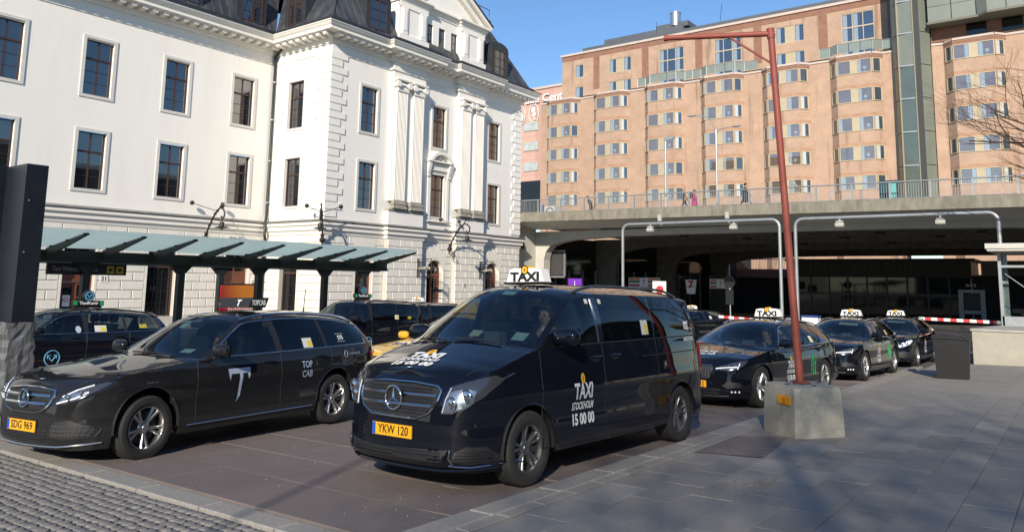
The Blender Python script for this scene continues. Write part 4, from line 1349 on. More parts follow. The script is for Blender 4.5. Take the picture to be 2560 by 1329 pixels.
mb.box(-10.3, 8, 83.75, 90, 28.0, 38); mb.build('core', mat('shaft_dark2', (.05, .052, .045), .6), block)
mb = MB(); mb.prism([(-10.4, 83.4), (-6.0, 83.4), (-5.2, 82.6), (-1.9, 82.6), (-1.0, 83.4), (8, 83.4), (8, 85), (-10.4, 85)], 27.85, 28.08); mb.build('drip_edge', mat('edge_sheet', (.12, .12, .09), .5), block)
mb = MB(); wall_run(mb, [(-10.3, 85.6), (9, 85.6)], 26.3, 28.0); mb.build('recessed_wall', HB[1], block)
for x in (-7.2, -4.2, -.5):
    mb = MB(); mb.box(x, x + 1.7, 85.5, 85.58, 26.7, 27.9); mb.build('window', PANE_DARK, block)

# trade-centre block far left with its white sign
wtc = thing('office_block', 'pink clad office block behind the station roof with white letters', 'building', (-68, 100, 0))
PINK = [mat('pink_cladding_%d' % i, c, .7, var=.05, vscale=1) for i, c in enumerate([(.50, .32, .26), (.47, .29, .235), (.53, .34, .28)])]
mb = MB(); mb.box(-84, -60, 100.2, 115, 14, 33.0); mb.build('core', PINK[0], wtc)
mb = MB(); mb.box(-84, -60, 99.8, 115, 33.0, 33.4); mb.build('coping', COPE, wtc)
for i in range(5):
    for j in range(12):
        x = -76 + i * 3.2; z = 17.6 + j * 1.28
        mb = MB(); mb.box(x, x + 3.18, 100.0, 100.2, z, z + 1.26); mb.build('cladding_panel', PINK[(i * 5 + j * 3) % 3], wtc)
for z in (26.2, 22.9, 19.5):
    mb = MB(); mb.box(-71.95, -69.0, 99.9, 100.05, z, z + 1.5); o = mb.build('window', TAN2, wtc)
    for a, b in ((-71.85, -70.75), (-70.65, -70.3), (-70.2, -69.1)):
        q = MB(); q.box(a, b, 99.86, 99.91, z + .08, z + 1.42); q.build('pane', mat('wtc_pane', (.42, .47, .46), .1, ior=1.8, var=.25, vscale=1.5), o)
mb = MB(); mb.box(-84, -60, 98, 100.2, 12, 17.6); mb.build('dark_floor', PANE_DARK, wtc)
text_obj('lettering', 'Trade Center', 1.75, WHITE, wtc, (-68.0, 99.7, 31.35), (1, 0, 0), (0, 0, 1), bold=.012, extrude=.06, width=11.0)
mb = MB()
for cx in (-72.6, -69.9, -67.4):
    for s in ((.95, 1.55),):
        mb.tube([(cx + s[0] * cos(t), 99.75, 29.0 + s[1] * sin(t)) for t in [2 * pi * i / 24 for i in range(25)]], .06, 5)
rr = random.Random(5)
for cx, blobs in ((-72.6, ((-.2, .7, .45, .5), (.25, -.4, .35, .7), (0, .2, .25, .3))), (-69.9, ((-.1, .75, .5, .45), (.1, -.1, .45, .6), (.2, -.7, .2, .4))), (-67.4, ((0, .6, .6, .5), (.4, -.5, .4, .3)))):
    for dx, dz, a, b in blobs:
        poly = [(cx + dx + a * cos(t) * rr.uniform(.65, 1.1), 29.0 + dz + b * sin(t) * rr.uniform(.65, 1.1)) for t in [2 * pi * i / 11 for i in range(11)]]
        mb.prism(poly, 99.74, 99.78, 'y')
mb.build('world_map', WHITE, wtc)

# ================================================================ HOTEL ENTRANCE BELOW THE VIADUCT
ent = thing('hotel_entrance', 'dark glazed hotel entrance below the viaduct with raised letters', 'entrance', (-15, 74, -1.2))
DSTN = mat('dark_fascia_stone', (.05, .046, .036), .6, var=.2, vscale=2)
mb = MB(); mb.box(-21.9, -7.0, 74, 80, 2.6, 4.05); mb.box(-22.2, -6.7, 73.7, 80, 4.0, 4.2); mb.build('fascia', DSTN, ent)
text_obj('lettering', 'ROYAL VIKING HOTEL', .95, mat('bronze_letters', (.03, .025, .02), .4), ent, (-15.4, 73.95, 3.4), (1, 0, 0), (0, 0, 1), bold=.02, extrude=.04, width=9.4)
for i in range(9):
    x = -21.6 + i * 1.62
    mb = MB(); mb.box(x, x + 1.5, 74.4, 74.45, -1.2, 2.55); mb.build('glass_pane', mat('entrance_glass', (.02, .019, .016), .04, ior=1.45), ent)
    mb = MB(); mb.box(x - .12, x, 74.3, 74.5, -1.3, 2.6); mb.build('mullion', mat('bronze_frame', (.06, .05, .035), .4), ent)
    mb = MB(); mb.box(x, x + 1.5, 74.35, 74.48, .95, 1.15); mb.build('transom', MATS['bronze_frame'], ent)
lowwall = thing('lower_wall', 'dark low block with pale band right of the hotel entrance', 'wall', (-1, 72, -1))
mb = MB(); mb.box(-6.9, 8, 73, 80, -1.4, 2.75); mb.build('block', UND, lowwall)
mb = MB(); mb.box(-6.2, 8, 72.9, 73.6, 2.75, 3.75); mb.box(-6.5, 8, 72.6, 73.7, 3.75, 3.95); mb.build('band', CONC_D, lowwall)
atm = thing('cash_machine', 'pale framed cash machine niche in the dark wall right of the entrance', 'cash machine', (-7.4, 72.8, -1))
mb = MB(); 
mb.box(-7.9, -7.55, 72.7, 72.95, -.9, 1.35); mb.box(-6.35, -6.0, 72.7, 72.95, -.9, 1.35); mb.box(-7.9, -6.0, 72.68, 72.95, 1.35, 1.6); mb.box(-7.55, -6.35, 72.7, 72.95, -.35, -.1)
mb.build('frame', GALV, atm)
mb = MB(); mb.box(-7.5, -6.4, 72.8, 72.9, -.1, 1.3); mb.build('screen_panel', BLACK, atm)
text_obj('lettering', 'SATS', .34, WHITE, atm, (-6.95, 72.66, 1.95), (1, 0, 0), (0, 0, 1), bold=.02)
far_rail = thing('terrace_railing', 'sunlit railing and low brown parapet beyond the far end of the underpass', 'railing', (-25, 81, 2))
mb = MB(); mb.box(-30.5, -22.6, 81, 81.5, 2.5, 3.4); mb.build('parapet', HB[1], far_rail)
mb = MB(); mb.tube([(-30.5, 81.1, 4.45), (-22.6, 81.1, 4.45)], .05, 6); mb.build('top_rail', GALV, far_rail)
for i in range(48):
    mb = MB(); x = -30.4 + i * .165; mb.box(x, x + .03, 81.08, 81.11, 3.4, 4.45); mb.build('baluster', GALV, far_rail)
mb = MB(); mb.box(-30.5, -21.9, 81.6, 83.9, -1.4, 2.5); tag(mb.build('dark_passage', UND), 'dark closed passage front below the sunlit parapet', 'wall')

# ================================================================ CANOPY
XC0, XC1 = -25.0, -22.5
FY = [10.05 + 1.67 * i for i in range(9)]
canopy = thing('taxi_canopy', 'long dark green steel canopy with sloping frosted glass roof', 'canopy', (XC0, 16, -.9))
mb = MB(); mb.box(XC0 - .22, XC0 + .1, 3.5, 24.2, 2.08, 2.36); mb.box(XC0 - .26, XC0 + .16, 3.5, 24.2, 2.0, 2.08); mb.build('beam', GREEN_IRON, canopy)
CGL = bpy.data.materials.new('frosted_canopy_glass'); CGL.use_nodes = True
n, l = nodes_of(CGL); n.remove(n['Principled BSDF'])
tl = n.new('ShaderNodeBsdfTranslucent'); tl.inputs[0].default_value = (.86, .95, .93, 1)
df = n.new('ShaderNodeBsdfDiffuse'); df.inputs[0].default_value = (.55, .65, .64, 1)
tp_ = n.new('ShaderNodeBsdfTransparent'); tp_.inputs[0].default_value = (.55, .68, .66, 1)
gls = n.new('ShaderNodeBsdfGlossy'); gls.inputs['Roughness'].default_value = .12
geo = n.new('ShaderNodeNewGeometry'); nz = n.new('ShaderNodeTexNoise'); nz.inputs['Scale'].default_value = .9; nz.inputs['Detail'].default_value = 6; l.new(geo.outputs['Position'], nz.inputs['Vector'])
mr = n.new('ShaderNodeMapRange'); mr.inputs['To Min'].default_value = .15; mr.inputs['To Max'].default_value = .4; l.new(nz.outputs['Fac'], mr.inputs['Value'])
a1 = n.new('ShaderNodeMixShader'); a1.inputs[0].default_value = .2; l.new(tl.outputs[0], a1.inputs[1]); l.new(df.outputs[0], a1.inputs[2])
a2 = n.new('ShaderNodeMixShader'); l.new(mr.outputs[0], a2.inputs[0]); l.new(a1.outputs[0], a2.inputs[1]); l.new(tp_.outputs[0], a2.inputs[2])
a3 = n.new('ShaderNodeMixShader'); a3.inputs[0].default_value = .08; l.new(a2.outputs[0], a3.inputs[1]); l.new(gls.outputs[0], a3.inputs[2]); l.new(a3.outputs[0], n['Material Output'].inputs['Surface'])
fin = MB(); 
fin.prism([(0, -.17), (.25, -.17), (XC1 - XC0, .40), (XC1 - XC0 + .02, .46), (0, .06)], -.04, .04, 'y')
fin_me = fin.mesh('bracket', GREEN_IRON)
for y in [FY[0] - 1.67 * k for k in (1, 2, 3)] + FY:
    put('bracket', fin_me, canopy, (XC0 + .08, y, 2.34))
    for dx, dz in ((.35, .12), (1.4, .27), (2.45, .43)):
        q = MB(); q.tube([(XC0 + .08 + dx, y - .08, 2.34 + dz), (XC0 + .08 + dx, y + .08, 2.34 + dz)], .03, 6); q.build('clamp', GREEN_IRON, canopy)
ys = [FY[0] - 1.67 * 3] + [FY[0] - 1.67 * k for k in (2, 1)] + FY
for a, b in zip(ys[:-1], ys[1:]):
    mb = MB(); mb.prism([(XC0 + .1, 2.43), (XC1 + .28, 2.87), (XC1 + .28, 2.885), (XC0 + .1, 2.445)], a + .006, b - .006, 'y'); mb.build('glass_panel', CGL, canopy)
for x, y in ((XC0 - .08, 14.47), (XC0 - .08, 17.64), (XC0 - .08, 20.82), (XC0 - .08, 11.3), (-28.5, 18.2), (-28.5, 26.1)):
    mb = MB(); mb.box(x - .11, x + .11, y - .11, y + .11, -1.4, 2.0)
    mb.prism([(y - .4, 2.0), (y - .13, 1.72), (y + .13, 1.72), (y + .4, 2.0)], x - .1, x + .1, 'x')
    mb.build('post', GREEN_IRON, canopy)
mb = MB(); mb.box(-28.7, -28.3, 8, 27, 2.0, 2.25); mb.build('rear_beam', GREEN_IRON, canopy)
# hanging sign below the canopy
sgn = thing('welcome_sign', 'long dark sign reading Taxi Welcome Service below the canopy', 'sign', (-25.2, 11.5, 1.9))
mb = MB(); mb.box(-25.24, -25.16, 10.2, 12.62, 1.62, 1.97); mb.build('panel', mat('sign_black', (.02, .02, .02), .4), sgn)
text_obj('lettering', 'Taxi Welcome Service', .21, mat('sign_grey', (.35, .35, .35), .5), sgn, (-25.15, 11.02, 1.8), (0, 1, 0), (0, 0, 1), width=1.35)
YEL = mat('sign_yellow', (.55, .42, .02), .5)
for y in (12.1, 12.4):
    mb = MB(); mb.box(-25.158, -25.15, y - .11, y + .11, 1.69, 1.91, .0); q = mb.build('pictogram', YEL, sgn)
    mb = MB(); mb.box(-25.149, -25.145, y - .07, y + .07, 1.74, 1.80); mb.box(-25.149, -25.145, y - .05, y + .05, 1.80, 1.84); mb.build('car_shape', MATS['sign_black'], q)
mb = MB(); mb.tube([(-25.2, 10.5, 1.97), (-25.2, 10.5, 2.05)], .015, 5); mb.tube([(-25.2, 12.3, 1.97), (-25.2, 12.3, 2.05)], .015, 5); mb.build('hanger', BLACK, sgn)

# wrought-iron hanging signs on the station wall
def luzette_sign(x, y, label):
    t = thing('hanging_sign', label, 'sign', (x, y, 2.4))
    mb = MB()
    X0, X1 = x, x + 1.15
    mb.tube([(X0 - .1, y, 1.75), (X0 - .1, y, 3.0)], .04, 6)
    for p, q in (((X0, 1.88), (X0, 2.98)), ((X1, 1.88), (X1, 2.98)), ((X0, 1.88), (X1, 1.88)), ((X0, 2.98), (X1, 2.98)), ((X0, 2.82), (X1, 2.82)), ((X0 - .1, 2.9), (X0, 2.9)), ((X0 - .1, 2.0), (X0, 2.0))):
        mb.tube([(p[0], y, p[1]), (q[0], y, q[1])], .025, 6)
    def spiral(cx, cz, r, s):
        return [(cx + (r * (1 - i / 16)) * cos(s * i * .55), y, cz + (r * (1 - i / 16)) * sin(s * i * .55)) for i in range(13)]
    mb.tube([(X1, y, 2.55), (X0 + .6, y, 2.68)] + spiral(X0 + .3, 2.6, .18, 1), .02, 5)
    mb.tube([(X1, y, 2.3 - .05), (X0 + .6, y, 2.08)] + spiral(X0 + .3, 2.1, .15, -1), .02, 5)
    mb.build('frame', IRON, t)
    mb = MB(); mb.box(X0 + .02, X1 - .02, y - .03, y + .03, 2.28, 2.5); mb.build('name_board', BLACK, t)
    for s in (-1,):
        text_obj('lettering', 'LUZETTE', .2, mat('gold_letters', (.62, .58, .45), .5), t, ((X0 + X1) / 2, y - .04, 2.39), (1, 0, 0), (0, 0, 1), bold=.015, width=1.0)
luzette_sign(XB + PB + .15, 35.9, 'black iron hanging sign left of the first arched door')
luzette_sign(XB + PB + .15, 42.3, 'black iron hanging sign left of the second arched door')

# scrolled bracket lamps on the facade
def bracket_lamp(x, y, z, nx, ny, label, s=1.0):
    t = thing('bracket_lamp', label, 'wall lamp', (x, y, z))
    def P(o_, a, h): return (x + nx * o_ - ny * a, y + ny * o_ + nx * a, z + h)
    mb = MB()
    mb.tube([P(.05, 0, -1.5), P(.12, 0, -1.0), P(.4, 0, -.5), P(.9, 0, .15), P(1.3, 0, .45), P(1.6, 0, .42), P(1.82, 0, .2), P(1.8, 0, -.05), P(1.62, 0, -.15), P(1.5, 0, -.02)], .05, 7)
    mb.tube([P(1.3, 0, .45), P(1.5, 0, .75), P(1.7, 0, .7), P(1.68, 0, .58)], .035, 6)
    mb.tube([P(.06, 0, -1.5), P(.25, 0, -1.62), P(.4, 0, -1.5), P(.32, 0, -1.38), P(.2, 0, -1.42)], .035, 6)
    mb.tube([P(.9, 0, .15), P(.6, 0, -.1), P(.55, 0, -.3), P(.68, 0, -.36)], .03, 6)
    for o_, h in ((.4, -.5), (.9, .15), (1.1, .3)): mb.ball(P(o_, 0, h), .09, 8, 5)
    mb.ball(P(.1, 0, -1.2), .17, 8, 6); mb.ball(P(.14, .0, -.95), .12, 8, 6)
    mb.build('scroll_arm', IRON, t, 40)
    for a in (-1.0, 1.0):                         # stay rods with rosettes
        q = MB(); q.tube([P(1.0, 0, .3), P(.55, a * .5, .5), P(.06, a * .95, .72)], .022, 5); q.ball(P(.06, a * .95, .72), .13, 8, 5); q.build('stay_rod', IRON, t, 40)
    q = MB(); q.tube([P(1.62, 0, -.15), P(1.62, 0, -.35)], .03, 6)
    c = P(1.62, 0, -.62)
    q.lathe([(.05, .28), (.12, .25), (.14, .05), (.36, -.02), (.38, -.05), (.2, -.07), (0, -.07)], 18, c); q.build('lamp_shade', IRON, t, 40)
    q = MB(); q.ball((c[0], c[1], c[2] - .1), .11, 10, 6); q.build('bulb', mat('lamp_glass', (.55, .55, .5), .2), t, 60)
bracket_lamp(XA + .3, 24.2, 5.0, 1, 0, 'scrolled iron wall lamp above the canopy left of the downpipe')
bracket_lamp(XB + .25, YR - .25, 5.0, .707, -.707, 'scrolled iron wall lamp on the pavilion corner')
bracket_lamp(XB + PB + .2, 38.05 + .7, 4.95, 1, 0, 'scrolled iron wall lamp above the first arched door')
# ================================================================ STREET FURNITURE
# --- red steel post with a gallows arm standing in a concrete block
blk = thing('concrete_block', 'rough grey concrete block holding up the red gallows post', 'concrete block', (-3.09, 10.87, gz(-3.09, 10.87)), radians(53), world=False)
CBLK = mat('rough_concrete', (.31, .30, .255), .95, var=.22, vscale=5, bump=.5, bscale=30, detail=10)
n, l = nodes_of(CBLK)
mb = MB()
lv = [(-.02, .375, .05), (.03, .39, .05), (.32, .38, .05), (.60, .372, .06), (.645, .36, .07), (.655, .32, .07)]
rr = random.Random(2)
vs = []
for z, r, c in lv:
    for sx, sy in ((1, 1), (-1, 1), (-1, -1), (1, -1)):
        for a, b in (((r, r - c), (r - c, r)) if sx * sy > 0 else ((r - c, r), (r, r - c))):
            vs.append((sx * a + rr.uniform(-.004, .004), sy * b + rr.uniform(-.004, .004), z))
fs = [tuple(range(len(vs) - 8, len(vs)))]
for i in range(len(lv) - 1):
    for k in range(8): fs.append((i * 8 + k, i * 8 + (k + 1) % 8, i * 8 + 8 + (k + 1) % 8, i * 8 + 8 + k))
mb.add(vs, fs); mb.build('block', CBLK, blk, 30)
mb = MB(); 
for i in range(40):
    a = rr.uniform(0, 6.28); q = rr.uniform(.05, .26); mb.ball((q * cos(a), q * sin(a), .655), rr.uniform(.01, .035), 6, 4, (1, 1, .5))
o = mb.build('rubble', mat('dark_rubble', (.06, .055, .05), .9, var=.4, vscale=20), blk); o['kind'] = 'stuff'
# orange reflector plate on its left face
mb = MB(); mb.prism([(-.13, .42), (.13, .42), (.13, .535), (-.13, .535)], -.394, -.378, 'x')
mb.v = [(x, y - .13, z) for x, y, z in mb.v]
o = mb.build('reflector', mat('amber_reflector', (.72, .33, .02), .35, var=.1, vscale=30), blk); o.location.x = -.005
mb = MB(); mb.box(-.398, -.394, -.16, -.10, .43, .50); q = mb.build('reflector_mark', mat('amber_dark', (.62, .17, .02), .4), o)

RUST = mat('red_oxide_steel', (.25, .055, .037), .6, var=.3, vscale=7, bump=.12, bscale=35, col2=(.17, .05, .04), fac2=.66)
pole = thing('red_post', 'leaning red steel post with a long arm and brace over the taxis', 'post', (-3.13, 10.94, .33))
B0 = Vector((-3.13, 10.94, .15)); T0 = Vector((-3.38, 10.87, 5.34)); D = Vector((-1.42, -.53, .02))
mb = MB(); mb.tube([B0, B0.lerp(T0, .5), T0 + Vector((0, 0, .03))], .068, 16, rs=[.054, .050, .047]); mb.build('shaft', RUST, pole, 40)
mb = MB(); mb.tube([T0 + Vector((.06, .02, -.03)), T0 + D], .041, 14); mb.build('arm', RUST, pole, 40)
mb = MB(); mb.tube([B0.lerp(T0, .905), T0 + D * .38 + Vector((0, 0, -.05))], .016, 10); mb.build('brace', RUST, pole, 40)
mb = MB(); mb.tube([T0 + D * .985, T0 + D * 1.02], .049, 14); mb.build('end_cap', RUST, pole, 40)
mb = MB(); mb.tube([T0 + Vector((.004, .002, -.1)), T0 + Vector((-.004, -.002, .05))], .056, 14); mb.build('elbow_collar', RUST, pole, 40)
mb = MB(); mb.lathe([(.0, .0), (.12, .0), (.12, .014), (.0, .014)], 20, (-3.13, 10.94, .335)); mb.build('base_plate', RUST, pole)

# --- battered black waste bin
bn = thing('waste_bin', 'battered black steel waste bin beside the last taxi', 'bin', (-2.62, 22.2, gz(-2.62, 22.2)), radians(4), world=False)
BINM = mat('scuffed_black_paint', (.007, .007, .008), .5, var=.4, vscale=9, bump=.25, bscale=8, col2=(.05, .05, .05), fac2=.82)
mb = MB()
q0 = [(-.34, -.34), (.34, -.34), (.34, .34), (-.34, .34)]; q1 = [(-.40, -.40), (.40, -.40), (.40, .40), (-.40, .40)]
mb.add([(x, y, .0) for x, y in q0] + [(x, y, .98) for x, y in q1], [(3, 2, 1, 0), (0, 1, 5, 4), (1, 2, 6, 5), (2, 3, 7, 6), (3, 0, 4, 7)]); mb.build('body', BINM, bn)
mb = MB(); mb.box(-.43, .43, -.43, .43, .98, 1.03, .01); mb.build('lid', BINM, bn)
mb = MB(); mb.prism([(.24, 1.03), (.44, .93), (.44, .99)], -.44, -.40, 'y'); mb.build('bent_flap', BINM, bn)

# --- height gates with cameras
def gate(x0, x1, y, zt, label, cams):
    t = thing('height_gate', label, 'gate', ((x0 + x1) / 2, y, gz(x0, y)))
    r = .35
    def arc(cx, cz, a0, a1): return [(cx + r * cos(a0 + (a1 - a0) * i / 6), y, cz + r * sin(a0 + (a1 - a0) * i / 6)) for i in range(7)]
    mb = MB()
    mb.tube([(x0, y, gz(x0, y) - .1)] + arc(x0 + r, zt - r, pi, pi / 2) + arc(x1 - r, zt - r, pi / 2, 0) + [(x1, y, gz(x1, y) - .1)], .075, 10)
    mb.build('pipe_frame', GALV, t, 40)
    for cx, up_ in cams:
        q = MB()
        if up_: q.box(cx - .09, cx + .09, y - .06, y + .06, zt + .1, zt + .42, .02); q.tube([(cx, y, zt), (cx + .08, y - .08, zt - .1), (cx + .2, y - .05, zt + .02)], .015, 5)
        else: q.lathe([(0, -.17), (.1, -.17), (.12, 0), (.1, .17), (0, .17)], 12, (cx, y - .05, zt - .32), 'x'); q.box(cx - .03, cx + .03, y - .03, y + .03, zt - .25, zt - .05); q.box(cx - .14, cx + .14, y - .1, y + .06, zt - .2, zt - .14, .01)
        q.build('camera', mat('camera_white', (.40, .39, .35), .5), t, 40)
gate(-18.24, -10.43, 34, 4.58, 'grey pipe height gate over the left lane before the viaduct', [(-16.7, 0), (-16.2, 1), (-12.8, 1), (-12.5, 0)])
gate(-9.75, -2.22, 34, 4.56, 'grey pipe height gate over the right lane before the viaduct', [(-7.9, 0), (-4.15, 0)])

# --- red and white barrier arms
WR = (mat('barrier_white', (.78, .77, .74), .5), mat('barrier_red', (.52, .05, .045), .5))
def barrier(x0, z0, x1, z1, y, n, label, box=False):
    t = thing('barrier_arm', label, 'barrier', (x1, y, gz(x1, y)))
    for i in range(n):
        a, b = i / n, (i + 1) / n
        q = MB(); 
        q.box(x0 + (x1 - x0) * a, x0 + (x1 - x0) * b, y - .04, y + .04, -.055, .055)
        q.v = [(X, Y_, Z + z0 + (z1 - z0) * ((X - x0) / (x1 - x0))) for X, Y_, Z in q.v]
        q.build('arm_segment', WR[i % 2 if i else 0], t)
    q = MB(); q.box(x1 - .05, x1 + .3, y - .15, y + .15, gz(x1, y) - .1, z1 + .2, .03); q.build('housing', GALV, t)
barrier(-4.95, .50, -2.2, .46, 33, 13, 'red and white barrier arm reaching left from the glass hut')
barrier(-12.9, .25, -9.9, .12, 33, 13, 'red and white barrier arm behind the first dark estate taxi')
# white kiosk box by the gate
t = thing('ticket_box', 'white box with blue top edge behind the dark estate taxis', 'ticket machine', (-9.55, 35.5, -1.1))
mb = MB(); mb.box(-10.0, -9.3, 35.4, 35.9, -1.1, .28, .03); mb.build('box', WHITE, t)
mb = MB(); mb.box(-10.02, -9.28, 35.38, 35.92, .28, .36); mb.build('lid', mat('blue_trim', (.02, .05, .2), .5), t)

# --- concrete wall and glass hut on the right
wl = thing('retaining_wall', 'low pale concrete wall beyond the waste bin', 'wall', (0, 29, -.7))
CW = mat('pale_concrete', (.36, .335, .275), .9, var=.14, vscale=2, bump=.2, bscale=30)
mb = MB(); mb.prism([(-2.78, 28.5), (10, 28.5), (10, 33.4), (-2.0, 33.4)], -1.2, .33); mb.build('wall', CW, wl)
mb = MB(); mb.prism([(-2.82, 28.46), (10, 28.46), (10, 33.4), (-2.02, 33.4)], .33, .40); mb.build('coping', CONC, wl)
hut = thing('glass_hut', 'glass shelter with a flat steel roof on the concrete wall', 'shelter', (0, 32, .4))
mb = MB(); mb.box(-2.45, 4, 31.3, 34.5, 2.98, 3.06); mb.box(-2.5, 4.05, 31.25, 34.55, 3.06, 3.24); mb.build('roof', mat('hut_roof', (.5, .48, .44), .6, var=.1, vscale=3), hut)
HG = glass_mat('hut_glass', (.72, .78, .76), 1.5)
for x in (-2.15, -.2, 1.75): 
    mb = MB(); mb.box(x - .05, x + .05, 31.95, 32.05, .4, 3.0); mb.build('post', GALV, hut)
mb = MB(); mb.box(-2.12, -2.0, 33.3, 33.42, .4, 3.0); mb.build('post', GALV, hut)
mb = MB(); mb.box(-2.16, 4, 31.95, 32.05, .4, .72); mb.box(-2.15, 4, 31.96, 32.04, 2.42, 2.5); mb.build('rail', GALV, hut)
for a, b in ((-2.05, -.3), (-.1, 1.65)):
    mb = MB(); mb.box(a, b, 31.98, 31.99, .74, 2.42); mb.build('glass_pane', HG, hut)
mb = MB(); mb.box(-2.14, -2.12, 32.1, 33.4, .6, 2.42); mb.build('glass_pane', HG, hut)
mb = MB(); mb.tube([(-2.0, 31.9, 2.2), (-.6, 31.9, 1.0)], .015, 5); mb.build('stay', GALV, hut)

# --- black information pylon with its plastic-wrapped foot, and the dark panel behind it
PX, PY = -12.5, 4.66
g0 = gz(PX, PY)
NAVY = mat('black_pylon_paint', (.012, .015, .021), .35, var=.2, vscale=3, rvar=.1)
pyl = thing('black_pylon', 'tall black boxed pylon with a silver plastic-wrapped foot behind the front estate taxi', 'pylon', (PX, PY, g0))
mb = MB(); mb.box(PX - .72, PX, PY - .0, PY + .30, .9, 3.27, .008); mb.build('upper_box', NAVY, pyl)
for z in (2.72, 1.95):
    mb = MB(); mb.ball((PX + .004, PY + .07, z), .014, 8, 5); mb.build('screw', mat('bright_steel', (.6, .6, .6), .3, metal=.9), pyl)
WRAP = mat('crumpled_plastic', (.17, .175, .18), .16, metal=.3, var=.4, vscale=5, coat=1.0, bump=1.0, bscale=13, stretch=(1, 1, .4))
mb = MB(); rr = random.Random(8)
nz_, na = 16, 20
vs = []
for i in range(nz_ + 1):
    z = g0 - .05 + (.98 - g0) * i / nz_
    for k in range(na):
        a = k / na * 4
        s_, t_ = int(a), a - int(a)
        cs = [(PX + .03, PY - .03), (PX + .03, PY + .33), (PX - .75, PY + .33), (PX - .75, PY - .03)]
        p, q = cs[s_], cs[(s_ + 1) % 4]
        vs.append((p[0] + (q[0] - p[0]) * t_ + rr.uniform(-.016, .016), p[1] + (q[1] - p[1]) * t_ + rr.uniform(-.016, .016), z + rr.uniform(-.01, .01)))
mb.add(vs, [(i * na + k, i * na + (k + 1) % na, (i + 1) * na + (k + 1) % na, (i + 1) * na + k) for i in range(nz_) for k in range(na)])
mb.build('plastic_wrap', WRAP, pyl)
t = thing('dark_hoarding', 'dark hoarding standing behind the black pylon at the left edge', 'hoarding', (-13.6, 4.7, gz(-13.6, 4.7)))
mb = MB(); mb.box(-15.0, -13.4, 4.4, 4.75, .6, 3.3, .01); mb.build('panel', NAVY, t)
mb = MB(); mb.box(-14.9, -13.5, 4.42, 4.73, gz(-14, 4.6) - .05, .6); mb.build('foot', WRAP, t)

# --- advertising board below the canopy
ad = thing('poster_board', 'red to orange advertising poster below the canopy', 'poster', (-27, 16.9, -.9))
PM = bpy.data.materials.new('poster_print'); PM.use_nodes = True
n, l = nodes_of(PM); p = n['Principled BSDF']; p.inputs['Roughness'].default_value = .4
tc = n.new('ShaderNodeTexCoord'); sx = n.new('ShaderNodeSeparateXYZ'); ma = n.new('ShaderNodeMath'); ma.operation = 'SUBTRACT'; rp = n.new('ShaderNodeValToRGB')
l.new(tc.outputs['Generated'], sx.inputs[0]); l.new(sx.outputs['Y'], ma.inputs[0]); 
mm = n.new('ShaderNodeMath'); mm.operation = 'MULTIPLY'; mm.inputs[1].default_value = .45; l.new(sx.outputs['Z'], mm.inputs[0])
ad2 = n.new('ShaderNodeMath'); ad2.operation = 'ADD'; l.new(sx.outputs['Y'], ad2.inputs[0]); l.new(mm.outputs[0], ad2.inputs[1])
for e_, c_, pos in ((rp.color_ramp.elements[0], (.30, .012, .03, 1), .35), (rp.color_ramp.elements[1], (.55, .20, .03, 1), 1.0)): e_.color = c_; e_.position = pos
l.new(ad2.outputs[0], rp.inputs[0]); l.new(rp.outputs[0], p.inputs['Base Color'])
mb = MB(); mb.box(-27.05, -27.0, 17.31, 18.95, -.9, 1.31); mb.build('print', PM, ad)
mb = MB(); mb.box(-27.1, -27.05, 17.25, 19.01, -1.4, 1.37); mb.build('frame', BLACK, ad)
PINKW = mat('poster_letters', (.75, .55, .55), .5)
text_obj('lettering', 'Glömt', .36, PINKW, ad, (-26.99, 18.38, .66), (0, 1, 0), (0, 0, 1), bold=.015, width=.72)
text_obj('lettering', 'laddaren?', .36, PINKW, ad, (-26.99, 18.30, .34), (0, 1, 0), (0, 0, 1), bold=.015, width=1.25)

# --- round traffic sign on a pole under the viaduct
t = thing('sign_pole', 'thin sign pole with a dark shield in the mouth of the underpass', 'sign', (-20.2, 56, -1.2))
mb = MB(); mb.tube([(-21.0, 56, -1.3), (-21.0, 56, 3.2)], .05, 8); mb.build('pole', GALV, t)
mb = MB(); mb.lathe([(0, 0), (.45, 0), (.45, .03), (0, .03)], 20, (-21.0, 55.92, 1.9), 'y'); mb.box(-21.3, -20.7, 55.9, 55.94, .2, 1.3); mb.build('shield', BLACK, t)

# --- lamps, cabinet, box and bench on the viaduct
t = thing('street_lamp', 'single-headed street lamp on the viaduct edge', 'street lamp', (-22.45, 48.1, 6.7))
mb = MB(); mb.tube([(-22.45, 48.1, 6.6), (-22.45, 48.1, 11.7)], .06, 8); mb.build('pole', GALV, t)
mb = MB(); mb.prism([(-22.5, 11.55), (-21.9, 11.62), (-21.7, 11.75), (-21.9, 11.83), (-22.5, 11.8)], 48.0, 48.2, 'y'); mb.build('lamp_head', GALV, t)
t = thing('street_lamp', 'double-armed street lamp on the viaduct', 'street lamp', (-19.2, 49.2, 6.6))
mb = MB(); mb.tube([(-19.2, 49.2, 6.5), (-19.2, 49.2, 12.2)], .07, 8); mb.build('pole', GALV, t)
for p_ in ((-20.7, 49.2, 13.35), (-17.95, 49.2, 12.28)):
    d = Vector(p_) - Vector((-19.2, 49.2, 11.9))
    mb = MB(); mb.tube([(-19.2, 49.2, 11.7), Vector((-19.2, 49.2, 11.9)) + Vector((d.x * .12, 0, d.z * .45)), Vector((-19.2, 49.2, 11.9)) + Vector((d.x * .4, 0, d.z * .85)), p_], .035, 7); mb.build('arm', GALV, t)
    s = 1 if d.x > 0 else -1
    mb = MB(); mb.ball((p_[0] + s * .2, 49.2, p_[2]), .1, 12, 6, (3.2, 1.4, .8)); mb.build('lamp_head', mat('lamp_grey', (.25, .26, .25), .4), t, 50)
t = thing('utility_cabinet', 'dark teal cabinet with notices on the viaduct', 'cabinet', (-8.6, 49, 6.5))
